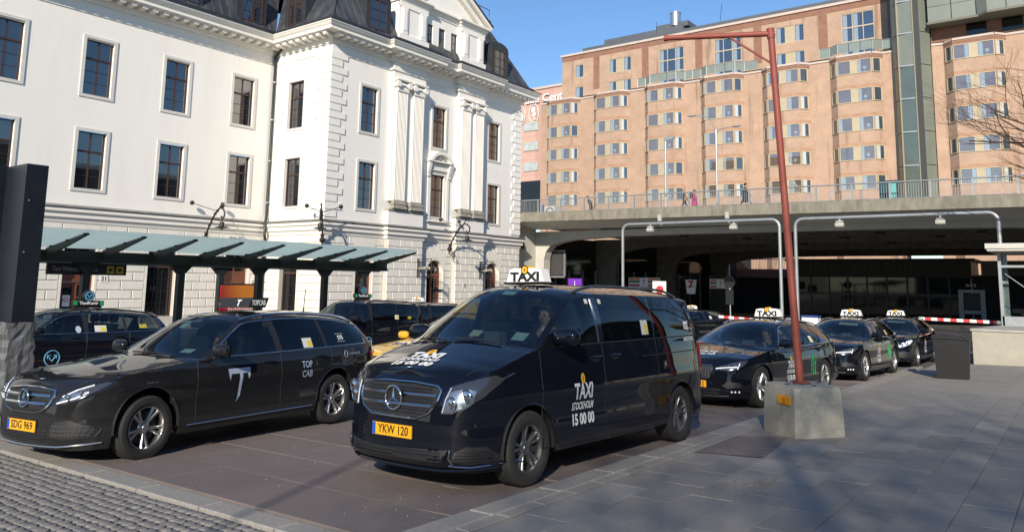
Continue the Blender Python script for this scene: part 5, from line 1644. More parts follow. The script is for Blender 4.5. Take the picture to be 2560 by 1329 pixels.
mb = MB(); mb.box(-9.1, -8.0, 48.9, 49.6, 6.4, 7.95, .03); mb.build('body', mat('dark_teal', (.01, .05, .05), .4), t)
mb = MB(); mb.box(-8.55, -8.15, 48.88, 48.9, 6.9, 7.75); mb.build('notice', mat('teal_notice', (.12, .38, .36), .5), t)
t = thing('kerb_bench', 'low wooden bench on the viaduct walkway', 'bench', (-29.3, 49.3, 6.8))
mb = MB(); mb.box(-30.3, -27.9, 49.0, 49.5, 7.0, 7.08); mb.build('seat', mat('bench_wood', (.25, .16, .09), .7, var=.2, vscale=6), t)
for x in (-30.1, -28.1):
    mb = MB(); mb.box(x - .05, x + .05, 49.05, 49.45, 6.6, 7.0); mb.build('leg', IRON, t)
t = thing('vent_box', 'pale ventilation unit with a round fan behind the railing', 'ventilator', (-33, 49.5, 6.8))
mb = MB(); mb.box(-33.5, -32.5, 49.4, 49.9, 6.7, 7.55, .03); mb.build('casing', mat('pale_box', (.45, .46, .47), .5), t)
mb = MB(); mb.lathe([(.30, 0), (.36, 0), (.36, .05), (.30, .05), (.30, 0)], 20, (-32.95, 49.36, 7.1), 'y'); mb.build('fan_ring', BLACK, t)
mb = MB(); mb.box(-33.72, -33.52, 49.35, 49.5, 6.9, 7.7); mb.build('side_panel', mat('blue_panel', (.05, .1, .3), .5), t)

# ================================================================ TREES (bare, early spring)
BARK = mat('bare_bark', (.085, .06, .045), .9, var=.3, vscale=12, bump=.3, bscale=40)
def bare_tree(x, y, h, seed, label, group=None, spread=1.0, depth=5, bias=None):
    rr = random.Random(seed)
    t = thing('bare_tree', label, 'tree', (x, y, gz(x, y)), group=group)
    tr = MB(); br = MB()
    def grow(p, d, L, r, lev):
        pts = [p]; rs = [r]; q = p.copy(); dd = d.copy()
        n = 5
        for i in range(n):
            dd = (dd + Vector((rr.uniform(-1, 1), rr.uniform(-1, 1), rr.uniform(-.5, .8))) * (.16 if lev else .05)).normalized()
            q = q + dd * L / n
            pts.append(q.copy()); rs.append(r * (1 - .5 * (i + 1) / n))
        (tr if lev == 0 else br).tube(pts, r, 8 if lev < 2 else 4, rs=rs)
        if lev >= depth: return
        k = {0: 6, 1: 5, 2: 4, 3: 4, 4: 3}[lev]
        for i in range(k):
            f = .35 + .65 * (i + rr.random()) / k if lev else .45 + .55 * i / (k - 1)
            idx = min(n, max(1, int(round(f * n))))
            a = rr.uniform(0, 2 * pi); side = Vector((cos(a), sin(a), rr.uniform(-.1, .5)))
            nd = (dd * (.75 if lev else .5) + side * (.75 if lev else .9) * spread)
            if bias: nd += Vector(bias) * .25
            grow(pts[idx], nd.normalized(), L * rr.uniform(.55, .75), rs[idx] * .62, lev + 1)
    grow(Vector((x, y, gz(x, y) - .1)), Vector((rr.uniform(-.05, .05), rr.uniform(-.05, .05), 1)), h * .45, h * .02, 0)
    tr.build('trunk', BARK, t, 60)
    o = br.build('crown', BARK, t); tag(o, kind='stuff')
bare_tree(2.5, 33.0, 15.0, 4, 'bare tree reaching in from the right edge', 'bare street trees', 1.2, 5, (-1.1, -.1, -.1))
bare_tree(15.0, 14.0, 13.0, 9, 'bare street tree opposite the taxi rank', 'bare street trees', 1.0, 4)
bare_tree(15.5, 3.0, 12.0, 12, 'bare street tree across from the front van', 'bare street trees', 1.0, 4)

# unseen twiggy trees added behind the viewpoint to half-shade the near pavement
def shade_tree(x, y, h, cr, seed, label, twigs):
    rr = random.Random(seed); rn = np.random.RandomState(seed)
    t = thing('bare_tree', label, 'tree', (x, y, gz(x, y)), group='bare street trees')
    tr = MB(); tr.tube([(x, y, gz(x, y) - .1), (x + .1, y, h * .3), (x, y + .1, h * .6), (x, y, h * .95)], .2, 10, rs=[.11, .09, .06, .02]); tr.build('trunk', BARK, t, 60)
    br = MB()
    for i in range(16):
        z0 = h * rr.uniform(.2, .8); a = rr.uniform(0, 6.28); L = cr * rr.uniform(.7, 1.0) * (1.15 - .55 * abs(z0 / h - .45))
        br.tube([(x, y, z0), (x + cos(a) * L * .5, y + sin(a) * L * .5, z0 + L * .25), (x + cos(a) * L, y + sin(a) * L, z0 + L * .55)], .04, 4, rs=[.03, .02, .008])
    # twigs fill the crown ellipsoid
    n = twigs
    u = rn.normal(size=(n, 3)); u /= np.linalg.norm(u, axis=1)[:, None]; u *= rn.uniform(0, 1, (n, 1)) ** (1 / 2.6)
    c = u * np.array([cr, cr, h * .42]) + np.array([x, y, h * .60])
    d = rn.normal(size=(n, 3)) * np.array([1, 1, .8]) + u * .8; d /= np.linalg.norm(d, axis=1)[:, None]
    L = rn.uniform(.45, .95, (n, 1)); r_ = rn.uniform(.006, .010, (n, 1))
    a_ = np.cross(d, rn.normal(size=(n, 3))); a_ /= np.linalg.norm(a_, axis=1)[:, None]; b_ = np.cross(d, a_)
    vs = np.zeros((n, 6, 3))
    for k in range(3):
        q = a_ * cos(k * 2.0944) + b_ * sin(k * 2.0944)
        vs[:, k] = c - d * L / 2 + q * r_; vs[:, k + 3] = c + d * L / 2 + q * r_ * .6
    base = len(br.v); br.v += [tuple(p) for p in vs.reshape(-1, 3)]
    for i in range(n):
        o_ = base + i * 6
        br.f += [(o_, o_ + 1, o_ + 4, o_ + 3), (o_ + 1, o_ + 2, o_ + 5, o_ + 4), (o_ + 2, o_, o_ + 3, o_ + 5)]; br.m += [0, 0, 0]
    me = bpy.data.meshes.new('crown'); me.from_pydata(br.v, [], br.f); me.materials.append(BARK)
    tag(put('crown', me, t), kind='stuff')
for i, (tx, ty) in enumerate(((7.2, -13.5), (10.8, -13.0), (14.4, -13.8), (18.0, -13.2), (9.2, -17.0), (13.0, -17.2))):
    shade_tree(tx, ty, 15.4, 4.0, 40 + i, ('first bare twiggy tree added behind the viewpoint for shade', 'second bare twiggy tree added behind the viewpoint for shade', 'third bare twiggy tree added behind the viewpoint for shade', 'fourth bare twiggy tree added behind the viewpoint for shade', 'left bare twiggy tree added for shade in the row further behind', 'right bare twiggy tree added for shade in the row further behind')[i], 3700)

# ================================================================ THE OTHER SIDES OF THE SQUARE (behind the camera: they shade and are mirrored)
def far_house(x0, x1, y0, y1, h, m, label, face, pitch=3.4, fl=3.6):
    t = thing('street_house', label, 'building', ((x0 + x1) / 2, (y0 + y1) / 2, -.5), group='houses across the street')
    mb = MB(); mb.box(x0, x1, y0, y1, -2, h); mb.build('wall', m, t)
    mb = MB(); mb.box(x0 - .5, x1 + .5, y0 - .5, y1 + .5, h, h + .5); mb.build('cornice', STONE, t)
    w = MB()
    if face == 'x': w.box(-.06, .06, -.7, .7, 0, 2.1)
    else: w.box(-.7, .7, -.06, .06, 0, 2.1)
    me = w.mesh('window', mat('dull_pane', (.04, .042, .045), .45))
    for j in range(int((h - 2) / fl)):
        z = 1.6 + j * fl
        if face == 'x':
            n = int((y1 - y0) / pitch)
            for i in range(n): put('window', me, t, (x0, y0 + (i + .5) * (y1 - y0) / n, z))
        else:
            n = int((x1 - x0) / pitch)
            for i in range(n): put('window', me, t, (x0 + (i + .5) * (x1 - x0) / n, y1, z))
BR1 = mat('dark_red_brick', (.095, .058, .048), .9, var=.2, vscale=2); BR2 = mat('ochre_plaster', (.34, .26, .17), .9, var=.1, vscale=1); BR3 = mat('grey_stone_wall', (.10, .098, .092), .9, var=.1, vscale=1)
far_house(36, 52, -22, 14, 17.5, BR3, 'grey stone house across the street facing the taxi van', 'x', 4.2)
far_house(36, 52, 14.6, 44, 19, BR1, 'red brick house across the street facing the viaduct end', 'x', 4.2)
far_house(36, 52, 44.6, 90, 17, BR3, 'ochre plaster house across the street beyond the viaduct', 'x', 4.6)
far_house(-30, 13, -70, -48, 13, BR3, 'low grey house on the south side of the square', 'y', 5)
t = thing('street_lamp', 'tall slim lamp post behind the viewpoint on the square', 'street lamp', (.9, -10.4, gz(.9, -10.4)))
mb = MB(); mb.tube([(.9, -10.4, -.2), (.9, -10.4, 9.3)], .03, 10, rs=[.034, .026]); mb.build('pole', GALV, t)
mb = MB(); mb.ball((.9, -10.4, 9.4), .25, 12, 8, (1, 1, .6)); mb.build('lamp_head', mat('lamp_grey', (.25, .26, .25), .4), t)

# ================================================================ PEOPLE
SKIN = mat('skin', (.42, .24, .16), .5); 
def body_mesh(name, joints, edges, mats_z, root=0, sub=1):
    """continuous skinned figure; joints = [(x,y,z,r,region)] ; region picks the material"""
    me = bpy.data.meshes.new(name)
    me.from_pydata([j[:3] for j in joints], edges, [])
    o = bpy.data.objects.new(name, me)
    md_ = o.modifiers.new('skin', 'SKIN'); md_.use_smooth_shade = True
    for i, j in enumerate(joints):
        r = j[3] if isinstance(j[3], tuple) else (j[3], j[3])
        me.skin_vertices[0].data[i].radius = r
        me.skin_vertices[0].data[i].use_root = (i == root)
    s_ = o.modifiers.new('sub', 'SUBSURF'); s_.levels = sub; s_.render_levels = sub
    out = eval_mesh(o); bpy.data.meshes.remove(me)
    regs = []
    for m in mats_z: regs.append(m)
    out.materials.clear()
    for m in regs: out.materials.append(m)
    P = np.array([j[:3] for j in joints]); R = [j[4] for j in joints]
    # nearest point on nearest bone decides the region
    seg = [(P[a], P[b], R[a], R[b]) for a, b in edges]
    for f in out.polygons:
        c = np.array(f.center); best = (9e9, 0)
        for a, b, ra, rb in seg:
            ab = b - a; t_ = max(0, min(1, np.dot(c - a, ab) / max(1e-9, np.dot(ab, ab)))); d = np.linalg.norm(c - a - ab * t_)
            if d < best[0]: best = (d, ra if t_ < .5 else rb)
        f.material_index = best[1]
        f.use_smooth = True
    out.name = name
    return out
def pedestrian(x, y, z, face, h, coat, legs, hair, label, stride=.3, swing=.25, long_coat=False, hairlong=False, lean=0.0):
    s = h / 1.75
    t = thing('person', label, 'person', (x, y, z), face, world=False)
    # local: +x is the walking direction
    J = []
    def A(px, py, pz, r, g): J.append(((px + lean * max(0, pz - .9)) * s, py * s, pz * s, r * s, g)); return len(J) - 1
    pel = A(0, 0, .95, .15, 1 if not long_coat else 0); wai = A(0, 0, 1.12, .14, 0); che = A(.01, 0, 1.32, .165, 0); nec = A(.01, 0, 1.48, .06, 2); hd = A(.03, 0, 1.60, .095, 2); tp = A(.03, 0, 1.70, .07, 2)
    E = [(pel, wai), (wai, che), (che, nec), (nec, hd), (hd, tp)]
    for sd, st in ((1, stride), (-1, -stride)):
        hip = A(0, sd * .09, .88, .11, 1); kn = A(st * .55 + .03, sd * .1, .5, .075, 1); an = A(st - .02, sd * .1, .1, .05, 1); to = A(st + .16, sd * .11, .045, .045, 3)
        E += [(pel, hip), (hip, kn), (kn, an), (an, to)]
        sh = A(.0, sd * .19, 1.40, .075, 0); el = A(-st * swing * 1.5 - .03, sd * .25, 1.12, .058, 0); wr = A(-st * swing * 2 + .08, sd * .25, .90, .042, 0); ha = A(-st * swing * 2 + .12, sd * .25, .81, .038, 2)
        E += [(che, sh), (sh, el), (el, wr), (wr, ha)]
    me = body_mesh('body', J, E, [coat, legs, SKIN, IRON])
    put('body', me, t)
    mb = MB(); cx = (.015 + lean * .73) * s
    mb.ball((cx, 0, 1.655 * s), .118 * s, 12, 8, (1.0, .92, 1.05)); 
    if hairlong: mb.ball((cx - .06 * s, 0, 1.54 * s), .10 * s, 10, 6, (.7, 1.0, 1.5))
    # face stays free
    mb.v = [(a if a < cx + .06 * s or c > 1.68 * s else cx + .055 * s, b, c) for a, b, c in mb.v]
    mb.build('hair', hair, t, 60)
    if long_coat:
        mb = MB(); mb.lathe([(.17 * s, 1.2 * s), (.2 * s, .9 * s), (.25 * s, .5 * s)], 14, (0, 0, 0)); mb.v = [(a * 1.1 + lean * .3, b * .85, c) for a, b, c in mb.v]; mb.build('coat_skirt', coat, t, 60)
    return t
COATB = mat('black_coat', (.012, .012, .014), .8); COATN = mat('dark_grey_coat', (.03, .032, .04), .8); MAG = mat('magenta_coat', (.28, .02, .12), .8); JEAN = mat('dark_jeans', (.02, .025, .04), .8)
HAIRB = mat('blond_hair', (.28, .17, .09), .7); HAIRD = mat('dark_hair', (.02, .015, .012), .6)
py_ = 49.6
pedestrian(-17.4, py_, deck_z(-17.4, py_), radians(0), 1.78, COATB, COATB, HAIRD, 'person all in black striding right along the viaduct', .42, .4, True)
pedestrian(-21.85, py_ + .2, deck_z(-21.8, py_), radians(20), 1.66, COATN, JEAN, HAIRB, 'person with light hair in a dark coat walking on the viaduct', .25, .25, False, True)
pedestrian(-21.0, py_, deck_z(-21, py_), radians(20), 1.5, MAG, COATN, HAIRD, 'smaller person in a magenta coat with a dark backpack on the viaduct', .18, .2, True)
pedestrian(-29.3, py_, deck_z(-29.3, py_) - .15, radians(180), 1.62, COATN, COATB, HAIRD, 'person in dark clothes bending forward beside the viaduct bench', .15, .2, False, False, .45)
t = thing('backpack', 'dark backpack carried by the person in magenta', 'backpack', (-20.72, py_, deck_z(-21, py_) + 1.0))
mb = MB(); mb.ball((-21.2, py_ - .08, deck_z(-21, py_) + 1.12), .16, 10, 6, (.8, 1, 1.4)); mb.build('bag', COATN, t, 50)
t = thing('shoulder_bag', 'brown shoulder bag on the person with light hair', 'bag', (-21.65, py_, deck_z(-21.6, py_) + .8))
mb = MB(); mb.box(-21.72, -21.5, py_ - .1, py_ + .02, deck_z(-21.6, py_) + .78, deck_z(-21.6, py_) + 1.05, .03); mb.build('bag', mat('brown_leather', (.3, .13, .04), .5), t)
# ================================================================ VEHICLES
def paint(name, col, dust=.0, rough=.18):
    """clear-coated car paint with a film of road dust"""
    if name in MATS: return MATS[name]
    m = bpy.data.materials.new(name); m.use_nodes = True
    n, l = nodes_of(m); p = n['Principled BSDF']
    p.inputs['Roughness'].default_value = rough
    p.inputs['Specular IOR Level'].default_value = 0.0
    p.inputs['Coat Weight'].default_value = 1.0
    p.inputs['Coat Roughness'].default_value = .02
    tc = n.new('ShaderNodeTexCoord'); nz = n.new('ShaderNodeTexNoise'); nz.inputs['Scale'].default_value = 2.2; nz.inputs['Detail'].default_value = 9; nz.inputs['Roughness'].default_value = .7
    l.new(tc.outputs['Object'], nz.inputs['Vector'])
    sp = n.new('ShaderNodeSeparateXYZ'); l.new(tc.outputs['Object'], sp.inputs[0])
    mr = n.new('ShaderNodeMapRange'); mr.inputs['From Min'].default_value = .15; mr.inputs['From Max'].default_value = 1.0; mr.inputs['To Min'].default_value = 1.0; mr.inputs['To Max'].default_value = .25
    l.new(sp.outputs['Z'], mr.inputs['Value'])
    mu = n.new('ShaderNodeMath'); mu.operation = 'MULTIPLY'; l.new(mr.outputs[0], mu.inputs[0]); l.new(nz.outputs['Fac'], mu.inputs[1])
    m2 = n.new('ShaderNodeMath'); m2.operation = 'MULTIPLY'; m2.inputs[1].default_value = dust * 2; l.new(mu.outputs[0], m2.inputs[0])
    mx = n.new('ShaderNodeMixRGB'); mx.inputs[1].default_value = (*col, 1); mx.inputs[2].default_value = (.14, .135, .13, 1); l.new(m2.outputs[0], mx.inputs[0])
    l.new(mx.outputs[0], p.inputs['Base Color'])
    r2_ = n.new('ShaderNodeMapRange'); r2_.inputs['To Min'].default_value = .015; r2_.inputs['To Max'].default_value = .22; l.new(m2.outputs[0], r2_.inputs['Value'])
    l.new(r2_.outputs[0], p.inputs['Coat Roughness'])
    MATS[name] = m
    return m
P_VAN = paint('black_van_paint', (.004, .005, .010), .018)
P_SED = paint('dusty_black_paint', (.008, .0085, .010), .11)
P_BLK = paint('black_taxi_paint', (.004, .005, .009), .018)
P_YEL = paint('yellow_taxi_paint', (.62, .36, .03), .1)
TRIM = mat('black_plastic', (.014, .014, .015), .55, var=.3, vscale=20)
RUBBER = mat('tyre_rubber', (.020, .020, .020), .85, var=.3, vscale=9, bump=.25, bscale=60)
CHROME = mat('chrome', (.62, .63, .64), .12, metal=1.0, var=.05, vscale=10)
SILVER = mat('alloy_silver', (.50, .50, .50), .3, metal=.9, var=.12, vscale=14)
GUN = mat('gunmetal_alloy', (.20, .20, .21), .35, metal=.85, var=.12, vscale=14)
LAMPB = mat('lamp_bowl', (.42, .43, .45), .22, metal=.85, var=.35, vscale=25)
LAMPD = mat('lamp_bowl_dark', (.10, .10, .11), .15, metal=.5)
LENS = glass_mat('lamp_lens_clear', (.86, .88, .9), 1.5)
LENSR = mat('tail_lamp_red', (.25, .008, .01), .12, coat=1)
DRL = mat('daytime_lamp', (.85, .86, .9), .25)
SCREEN = glass_mat('windscreen_glass', (.33, .40, .40), 2.0)
SIDEG = glass_mat('side_glass', (.32, .36, .36), 1.7)
PRIV = glass_mat('privacy_glass', (.035, .037, .04), 1.62)
CABIN = mat('cabin_dark', (.02, .02, .022), .8, var=.2, vscale=10)
SEAT = mat('seat_cloth', (.010, .010, .011), .85, var=.3, vscale=14)
PLATE = mat('plate_yellow', (.80, .38, .01), .45)
PLATEB = mat('plate_blue', (.01, .07, .42), .45)
DECALW = mat('vinyl_white', (.74, .74, .74), .45)
DECALS = mat('vinyl_silver', (.42, .43, .45), .35, metal=.4)
PAPER = mat('paper_white', (.62, .62, .58), .7)
PAPERY = mat('paper_yellow', (.66, .54, .05), .7)
STICK = mat('toll_sticker', (.55, .75, .72), .6)

SPEC = {}
SPEC['van'] = dict(wb=3.2, hw=.955, wr=.338, R=.40, arch_z=.34, sill=.26, chin=.19, mir=-.34,
    plan=[(.895, 0), (.885, .30), (.84, .56), (.73, .76), (.50, .885), (.2, .93), (-.5, .955), (-2.0, .964), (-3.2, .955), (-3.75, .93), (-3.98, .85), (-4.07, .68), (-4.095, .4), (-4.105, 0)],
    xs0=.50, xs1=-3.78,
    fx=[(.16, -.14), (.24, -.05), (.32, .02), (.40, .0), (.55, .0), (.72, -.015), (.86, -.05), (.95, -.10), (1.0, -.17), (1.1, -.28)],
    fy=[(.2, -.07), (.28, -.03), (.45, -.005), (.62, -.022), (.72, -.01), (.84, .0), (.90, -.012), (1.05, -.03), (1.2, -.05), (1.35, -.08)],
    rx=[(.2, .10), (.3, .02), (.5, 0), (.9, .0), (1.25, .04)],
    ze_front=[(0, 1.0), (.45, 1.0), (.75, 1.02), (.9, 1.05)],
    ze_side=[(.9, 1.02), (.5, 1.075), (.2, 1.155), (-.16, 1.235), (-.5, 1.245), (-1, 1.25), (-2.5, 1.275), (-4, 1.295)],
    zm=[(.9, .985), (.7, 1.065), (.4, 1.165), (.2, 1.235), (.06, 1.285), (.04, 1.292), (-.74, 1.845), (-1.0, 1.888), (-1.6, 1.915), (-2.6, 1.925), (-3.5, 1.905), (-4.0, 1.865)],
    xA=-.16, xH=-.98, bow=[(.6, 0), (.35, .05), (-.16, .20), (-.98, .24), (-2.2, .05), (-3.8, 0)],
    C=[(-.16, None), (-.98, (.742, 1.735)), (-1.2, (.760, 1.78)), (-1.8, (.770, 1.80)), (-3.0, (.766, 1.795)), (-3.78, (.738, 1.75))],
    rake=.15, cr=.84, wins=[(-.46, -1.25), (-1.39, -2.56), (-2.60, -3.70)], doors=[-.18, -1.33, -2.58], handle=[-1.17, -1.57], belt_chrome=False, rails=True)
SPEC['estate'] = dict(chin=.165, mir=-.14, wb=2.94, hw=.926, wr=.335, R=.385, arch_z=.335, sill=.20,
    plan=[(.835, 0), (.825, .28), (.78, .54), (.67, .74), (.45, .865), (.15, .905), (-.6, .922), (-1.6, .926), (-2.6, .924), (-3.2, .905), (-3.75, .845), (-4.0, .70), (-4.08, .4), (-4.1, 0)],
    xs0=.45, xs1=-3.72,
    fx=[(.12, -.14), (.2, -.05), (.3, .0), (.42, .0), (.55, -.01), (.65, -.03), (.72, -.08), (.78, -.17), (.85, -.25)],
    fy=[(.16, -.075), (.25, -.035), (.36, -.012), (.50, -.022), (.62, -.012), (.72, .0), (.78, -.012), (.88, -.03), (.98, -.062)],
    rx=[(.2, .12), (.3, .03), (.5, 0), (.8, .02), (1.0, .08)],
    ze_front=[(0, .755), (.45, .762), (.72, .79), (.88, .815)],
    ze_side=[(.85, .79), (.45, .825), (.2, .865), (-.1, .90), (-.4, .93), (-.8, .950), (-1.5, .958), (-2.5, .972), (-3.2, .985), (-4, 1.0)],
    zm=[(.84, .752), (.6, .825), (.3, .895), (0, .945), (-.25, .985), (-.42, 1.01), (-1.20, 1.395), (-1.45, 1.44), (-2.0, 1.472), (-2.5, 1.475), (-3.1, 1.452), (-3.6, 1.41), (-3.9, 1.38)],
    xA=-.74, xH=-1.44, bow=[(.5, 0), (.1, .08), (-.74, .34), (-1.44, .24), (-2.4, .04), (-3.7, 0)],
    C=[(-.74, None), (-1.44, (.575, 1.325)), (-1.75, (.59, 1.365)), (-2.3, (.60, 1.382)), (-2.9, (.59, 1.355)), (-3.4, (.585, 1.30)), (-3.72, (.555, 1.245))],
    rake=.42, cr=.66, wins=[(-1.02, -1.84), (-1.94, -2.74), (-2.80, -3.66)], doors=[-.60, -1.89, -2.85], handle=[-1.66, -2.62], belt_chrome=True, rails=True)

class Car:
    def __init__(s, spec, scale=(1, 1, 1)):
        d = SPEC[spec]
        s.d = d; s.sc = scale
        c = np.array(catmull(d['plan'], 14))
        t = np.gradient(c, axis=0); t /= np.linalg.norm(t, axis=1)[:, None]
        s.pc = c; s.pn = np.stack([-t[:, 1], t[:, 0]], 1) * -1
        # normal should point outwards: first point normal = +x
        if s.pn[0][0] < 0: s.pn = -s.pn
        L = np.concatenate([[0], np.cumsum(np.linalg.norm(np.diff(c, axis=0), axis=1))]); s.pl = L
        s.fx, s.fy, s.rx = smooth_tab(d['fx']), smooth_tab(d['fy']), smooth_tab(d['rx'])
        s.zef, s.zes, s.zmf, s.bow = smooth_tab(d['ze_front']), smooth_tab(d['ze_side']), smooth_tab(d['zm']), lin_tab(d['bow'])
        Cx = [q for q in d['C'] if q[1]]
        e0 = d['xA']
        yE = s.lower_xy(*s.plan_at_x(e0), s.zes(e0))[1]
        s.Cy = smooth_tab([(e0, yE)] + [(q[0], q[1][0]) for q in Cx]); s.Cz = smooth_tab([(e0, s.zes(e0))] + [(q[0], q[1][1]) for q in Cx])
        # straight windscreen pillars
        xH = d['xH']; yH, zH = Cx[0][1]
        cy, cz = s.Cy, s.Cz
        s.Cy = lambda x: yE + (yH - yE) * (e0 - x) / (e0 - xH) if x > xH else cy(x)
        s.Cz = lambda x: s.zes(e0) + (zH - s.zes(e0)) * (1 - (1 - (e0 - x) / (e0 - xH)) ** 1.12) if x > xH else cz(x)
        s.zE0 = s.zes(e0)
        i0 = int(np.argmin(np.abs(c[:len(c) // 2, 0] - d['xs0']))); i1 = len(c) // 2 + int(np.argmin(np.abs(c[len(c) // 2:, 0] - d['xs1'])))
        s.l0, s.l1 = L[i0], L[i1]
    def plan_at_l(s, l):
        return (np.interp(l, s.pl, s.pc[:, 0]), np.interp(l, s.pl, s.pc[:, 1]), np.interp(l, s.pl, s.pn[:, 0]), np.interp(l, s.pl, s.pn[:, 1]))
    def plan_at_x(s, x):
        y = np.interp(-x, -s.pc[:, 0], s.pc[:, 1]); nx = np.interp(-x, -s.pc[:, 0], s.pn[:, 0]); ny = np.interp(-x, -s.pc[:, 0], s.pn[:, 1])
        return (x, y, nx, ny)
    def lower_xy(s, x, y, nx, ny, z):
        f = max(nx, 0); r = max(-nx, 0)
        return (x + s.fx(z) * f ** 1.3 + s.rx(z) * r ** 1.3, max(0, y + s.fy(z) * max(ny, 0)) if y > .02 else y)
    def zE(s, x, y, front, rear):
        if front: return s.zef(y) if True else 0
        return s.zes(max(x, s.d['xs1']))
    def columns(s):
        d = s.d; cols = []
        nf = 16
        for i in range(nf):
            l = s.l0 * i / nf
            cols.append(('f', *s.plan_at_l(l)))
        xs = set()
        x = d['xs0']
        while x > d['xs1']: xs.add(round(x, 4)); x -= .07
        xs.add(d['xs1'])
        R = d['R']
        for xw in (0, -d['wb']):
            xs = {q for q in xs if abs(q - xw) > R + .02}
            for k in range(0, 21): xs.add(round(xw + R * cos(pi * k / 20), 4))
            xs.add(round(xw + R + .0008, 4)); xs.add(round(xw - R - .0008, 4))
        for a, b in d['wins']: xs.add(a); xs.add(b)
        xs.add(d['xA']); xs.add(d['xH'])
        xs = sorted({q for q in xs if d['xs1'] <= q <= d['xs0']}, reverse=True)
        # drop near duplicates except arch jumps
        for q in xs: cols.append(('s', *s.plan_at_x(q)))
        for i in range(1, nf + 1):
            l = s.l1 + (s.pl[-1] - s.l1) * i / nf
            cols.append(('r', *s.plan_at_l(l)))
        return cols
    def col_info(s, c):
        kind, x, y, nx, ny = c
        d = s.d
        if kind == 'f':
            k = s.plan_at_x(d['xs0'])
            zb = s.zef(min(y, .9)); 
            # blend into the side height at the corner
            t = max(0, min(1, (d['plan'][0][0] - x) / (d['plan'][0][0] - d['xs0']))); t = t ** 2
            ze = zb * (1 - t) + s.zes(d['xs0']) * t
        else: ze = s.zes(max(x, d['xs1']))
        zb = d['sill']
        if kind == 'f' or (kind == 's' and x > 0): zb = d['chin']
        elif kind == 'r' or x < -d['wb']: zb = d['sill'] + .04
        if kind == 's':
            for xw in (0, -d['wb']):
                q = d['R'] ** 2 - (x - xw) ** 2
                if abs(x - xw) <= d['R'] + .0002: zb = max(zb, d['arch_z'] + sqrt(max(q, 0)))
        ex, ey = s.lower_xy(x, y, nx, ny, ze)
        if kind == 'f' or (kind == 's' and x > d['xA'] - 1e-6): C = (ex, ey, ze)
        elif kind == 's': C = (x, s.Cy(x), max(s.Cz(x), ze))
        else:
            yr, zr = s.Cy(d['xs1']), s.Cz(d['xs1'])
            k = s.plan_at_x(d['xs1']); yk = s.lower_xy(*k, ze)[1]
            fr = ey / yk
            prog = 1 - fr
            C = (d['xs1'] + (ex - d['xs1']) * .55 + d['rake'] * 0, yr * fr, zr + (s.zmf(d['plan'][-1][0] + d['rake']) - .035 - zr) * (1 - fr ** 2))
            tx = (d['xs1'] - ex) / (d['xs1'] - d['plan'][-1][0])
            xr = d['plan'][-1][0] + d['rake']
            C = (d['xs1'] + (min(xr, d['xs1'] - .02) - d['xs1']) * tx, yr * fr, C[2])
        if kind == 'r':
            fr = C[1] / max(.01, s.Cy(d['xs1']))
            xm = C[0]; zm = C[2] + (s.zmf(d['xs1']) - s.Cz(d['xs1'])) * fr ** 2 * .9
        else:
            xm = ex + (s.bow(x) if kind == 's' else 0); zm = max(s.zmf(xm), C[2])
        return ze, zb, (ex, ey), C, (xm, zm)
    def top_pt(s, C, m, w):
        g = 1 - (1 - w) ** 2.0; h = 1 - (1 - w) ** 2.3
        return (C[0] + (m[0] - C[0]) * g, C[1] * (1 - w), C[2] + (m[1] - C[2]) * h)
    def green_pt(s, E, ze, C, t):
        b = .035 * sin(pi * t) * min(1, (C[2] - ze) / .3)
        return (E[0] + (C[0] - E[0]) * t, E[1] + (C[1] - E[1]) * t + b * .6, ze + (C[2] - ze) * t)
    # ---- charts for things fixed to the skin
    def S(s, x, z):
        k = s.plan_at_x(x); ze = s.zes(x)
        if z <= ze or x > s.d['xA']: return (x, s.lower_xy(*k, z)[1], z)
        E = s.lower_xy(*k, ze); C = (x, s.Cy(x), s.Cz(x))
        t = min(1, (z - ze) / max(.01, C[2] - ze))
        return s.green_pt(E, ze, C, t)
    def F(s, y, z):
        ls = np.linspace(0, s.l0 * 1.6, 60)
        pts = [s.lower_xy(*s.plan_at_l(l), z) for l in ls]
        ys = np.array([p[1] for p in pts]); xs = np.array([p[0] for p in pts])
        ys = np.maximum.accumulate(ys)
        return (float(np.interp(abs(y), ys, xs)), y, z)
    def Rr(s, y, z):
        ls = np.linspace(s.pl[-1], s.l1 - .3, 60)
        pts = [s.lower_xy(*s.plan_at_l(l), z) for l in ls]
        return (float(np.interp(abs(y), np.maximum.accumulate([p[1] for p in pts]), [p[0] for p in pts])), y, z)
    def H(s, x, y):
        xe = x
        for _ in range(8):
            kind = 's' if xe <= s.d['xs0'] else 'f'
            c = (kind, *(s.plan_at_x(xe)))
            ze, zb, E, C, m = s.col_info(c)
            w = 1 - min(1, abs(y) / max(C[1], .01))
            p = s.top_pt(C, m, w)
            xe += (x - p[0]) * .9
            if xe > s.d['plan'][0][0] - .02: xe = s.d['plan'][0][0] - .02
        return (x, y, p[2])
    def at(s, chart, u, v, off=0.0):
        f = {'L': lambda a, b: s.S(a, b), 'R': lambda a, b: (lambda p: (p[0], -p[1], p[2]))(s.S(a, b)), 'F': lambda a, b: s.F(a, b), 'H': lambda a, b: s.H(a, b), 'B': lambda a, b: s.Rr(a, b)}[chart]
        p = Vector(f(u, v))
        if off:
            e = .004
            du = Vector(f(u + e, v)) - Vector(f(u - e, v)); dv = Vector(f(u, v + e)) - Vector(f(u, v - e))
            nn = du.cross(dv)
            if nn.length > 1e-9:
                nn.normalize()
                ref = {'L': Vector((0, 1, 0)), 'R': Vector((0, -1, 0)), 'F': Vector((1, 0, 0)), 'H': Vector((0, 0, 1)), 'B': Vector((-1, 0, 0))}[chart]
                if nn.dot(ref) < 0: nn = -nn
                p = p + nn * off
        return Vector((p.x * s.sc[0], p.y * s.sc[1], p.z * s.sc[2]))
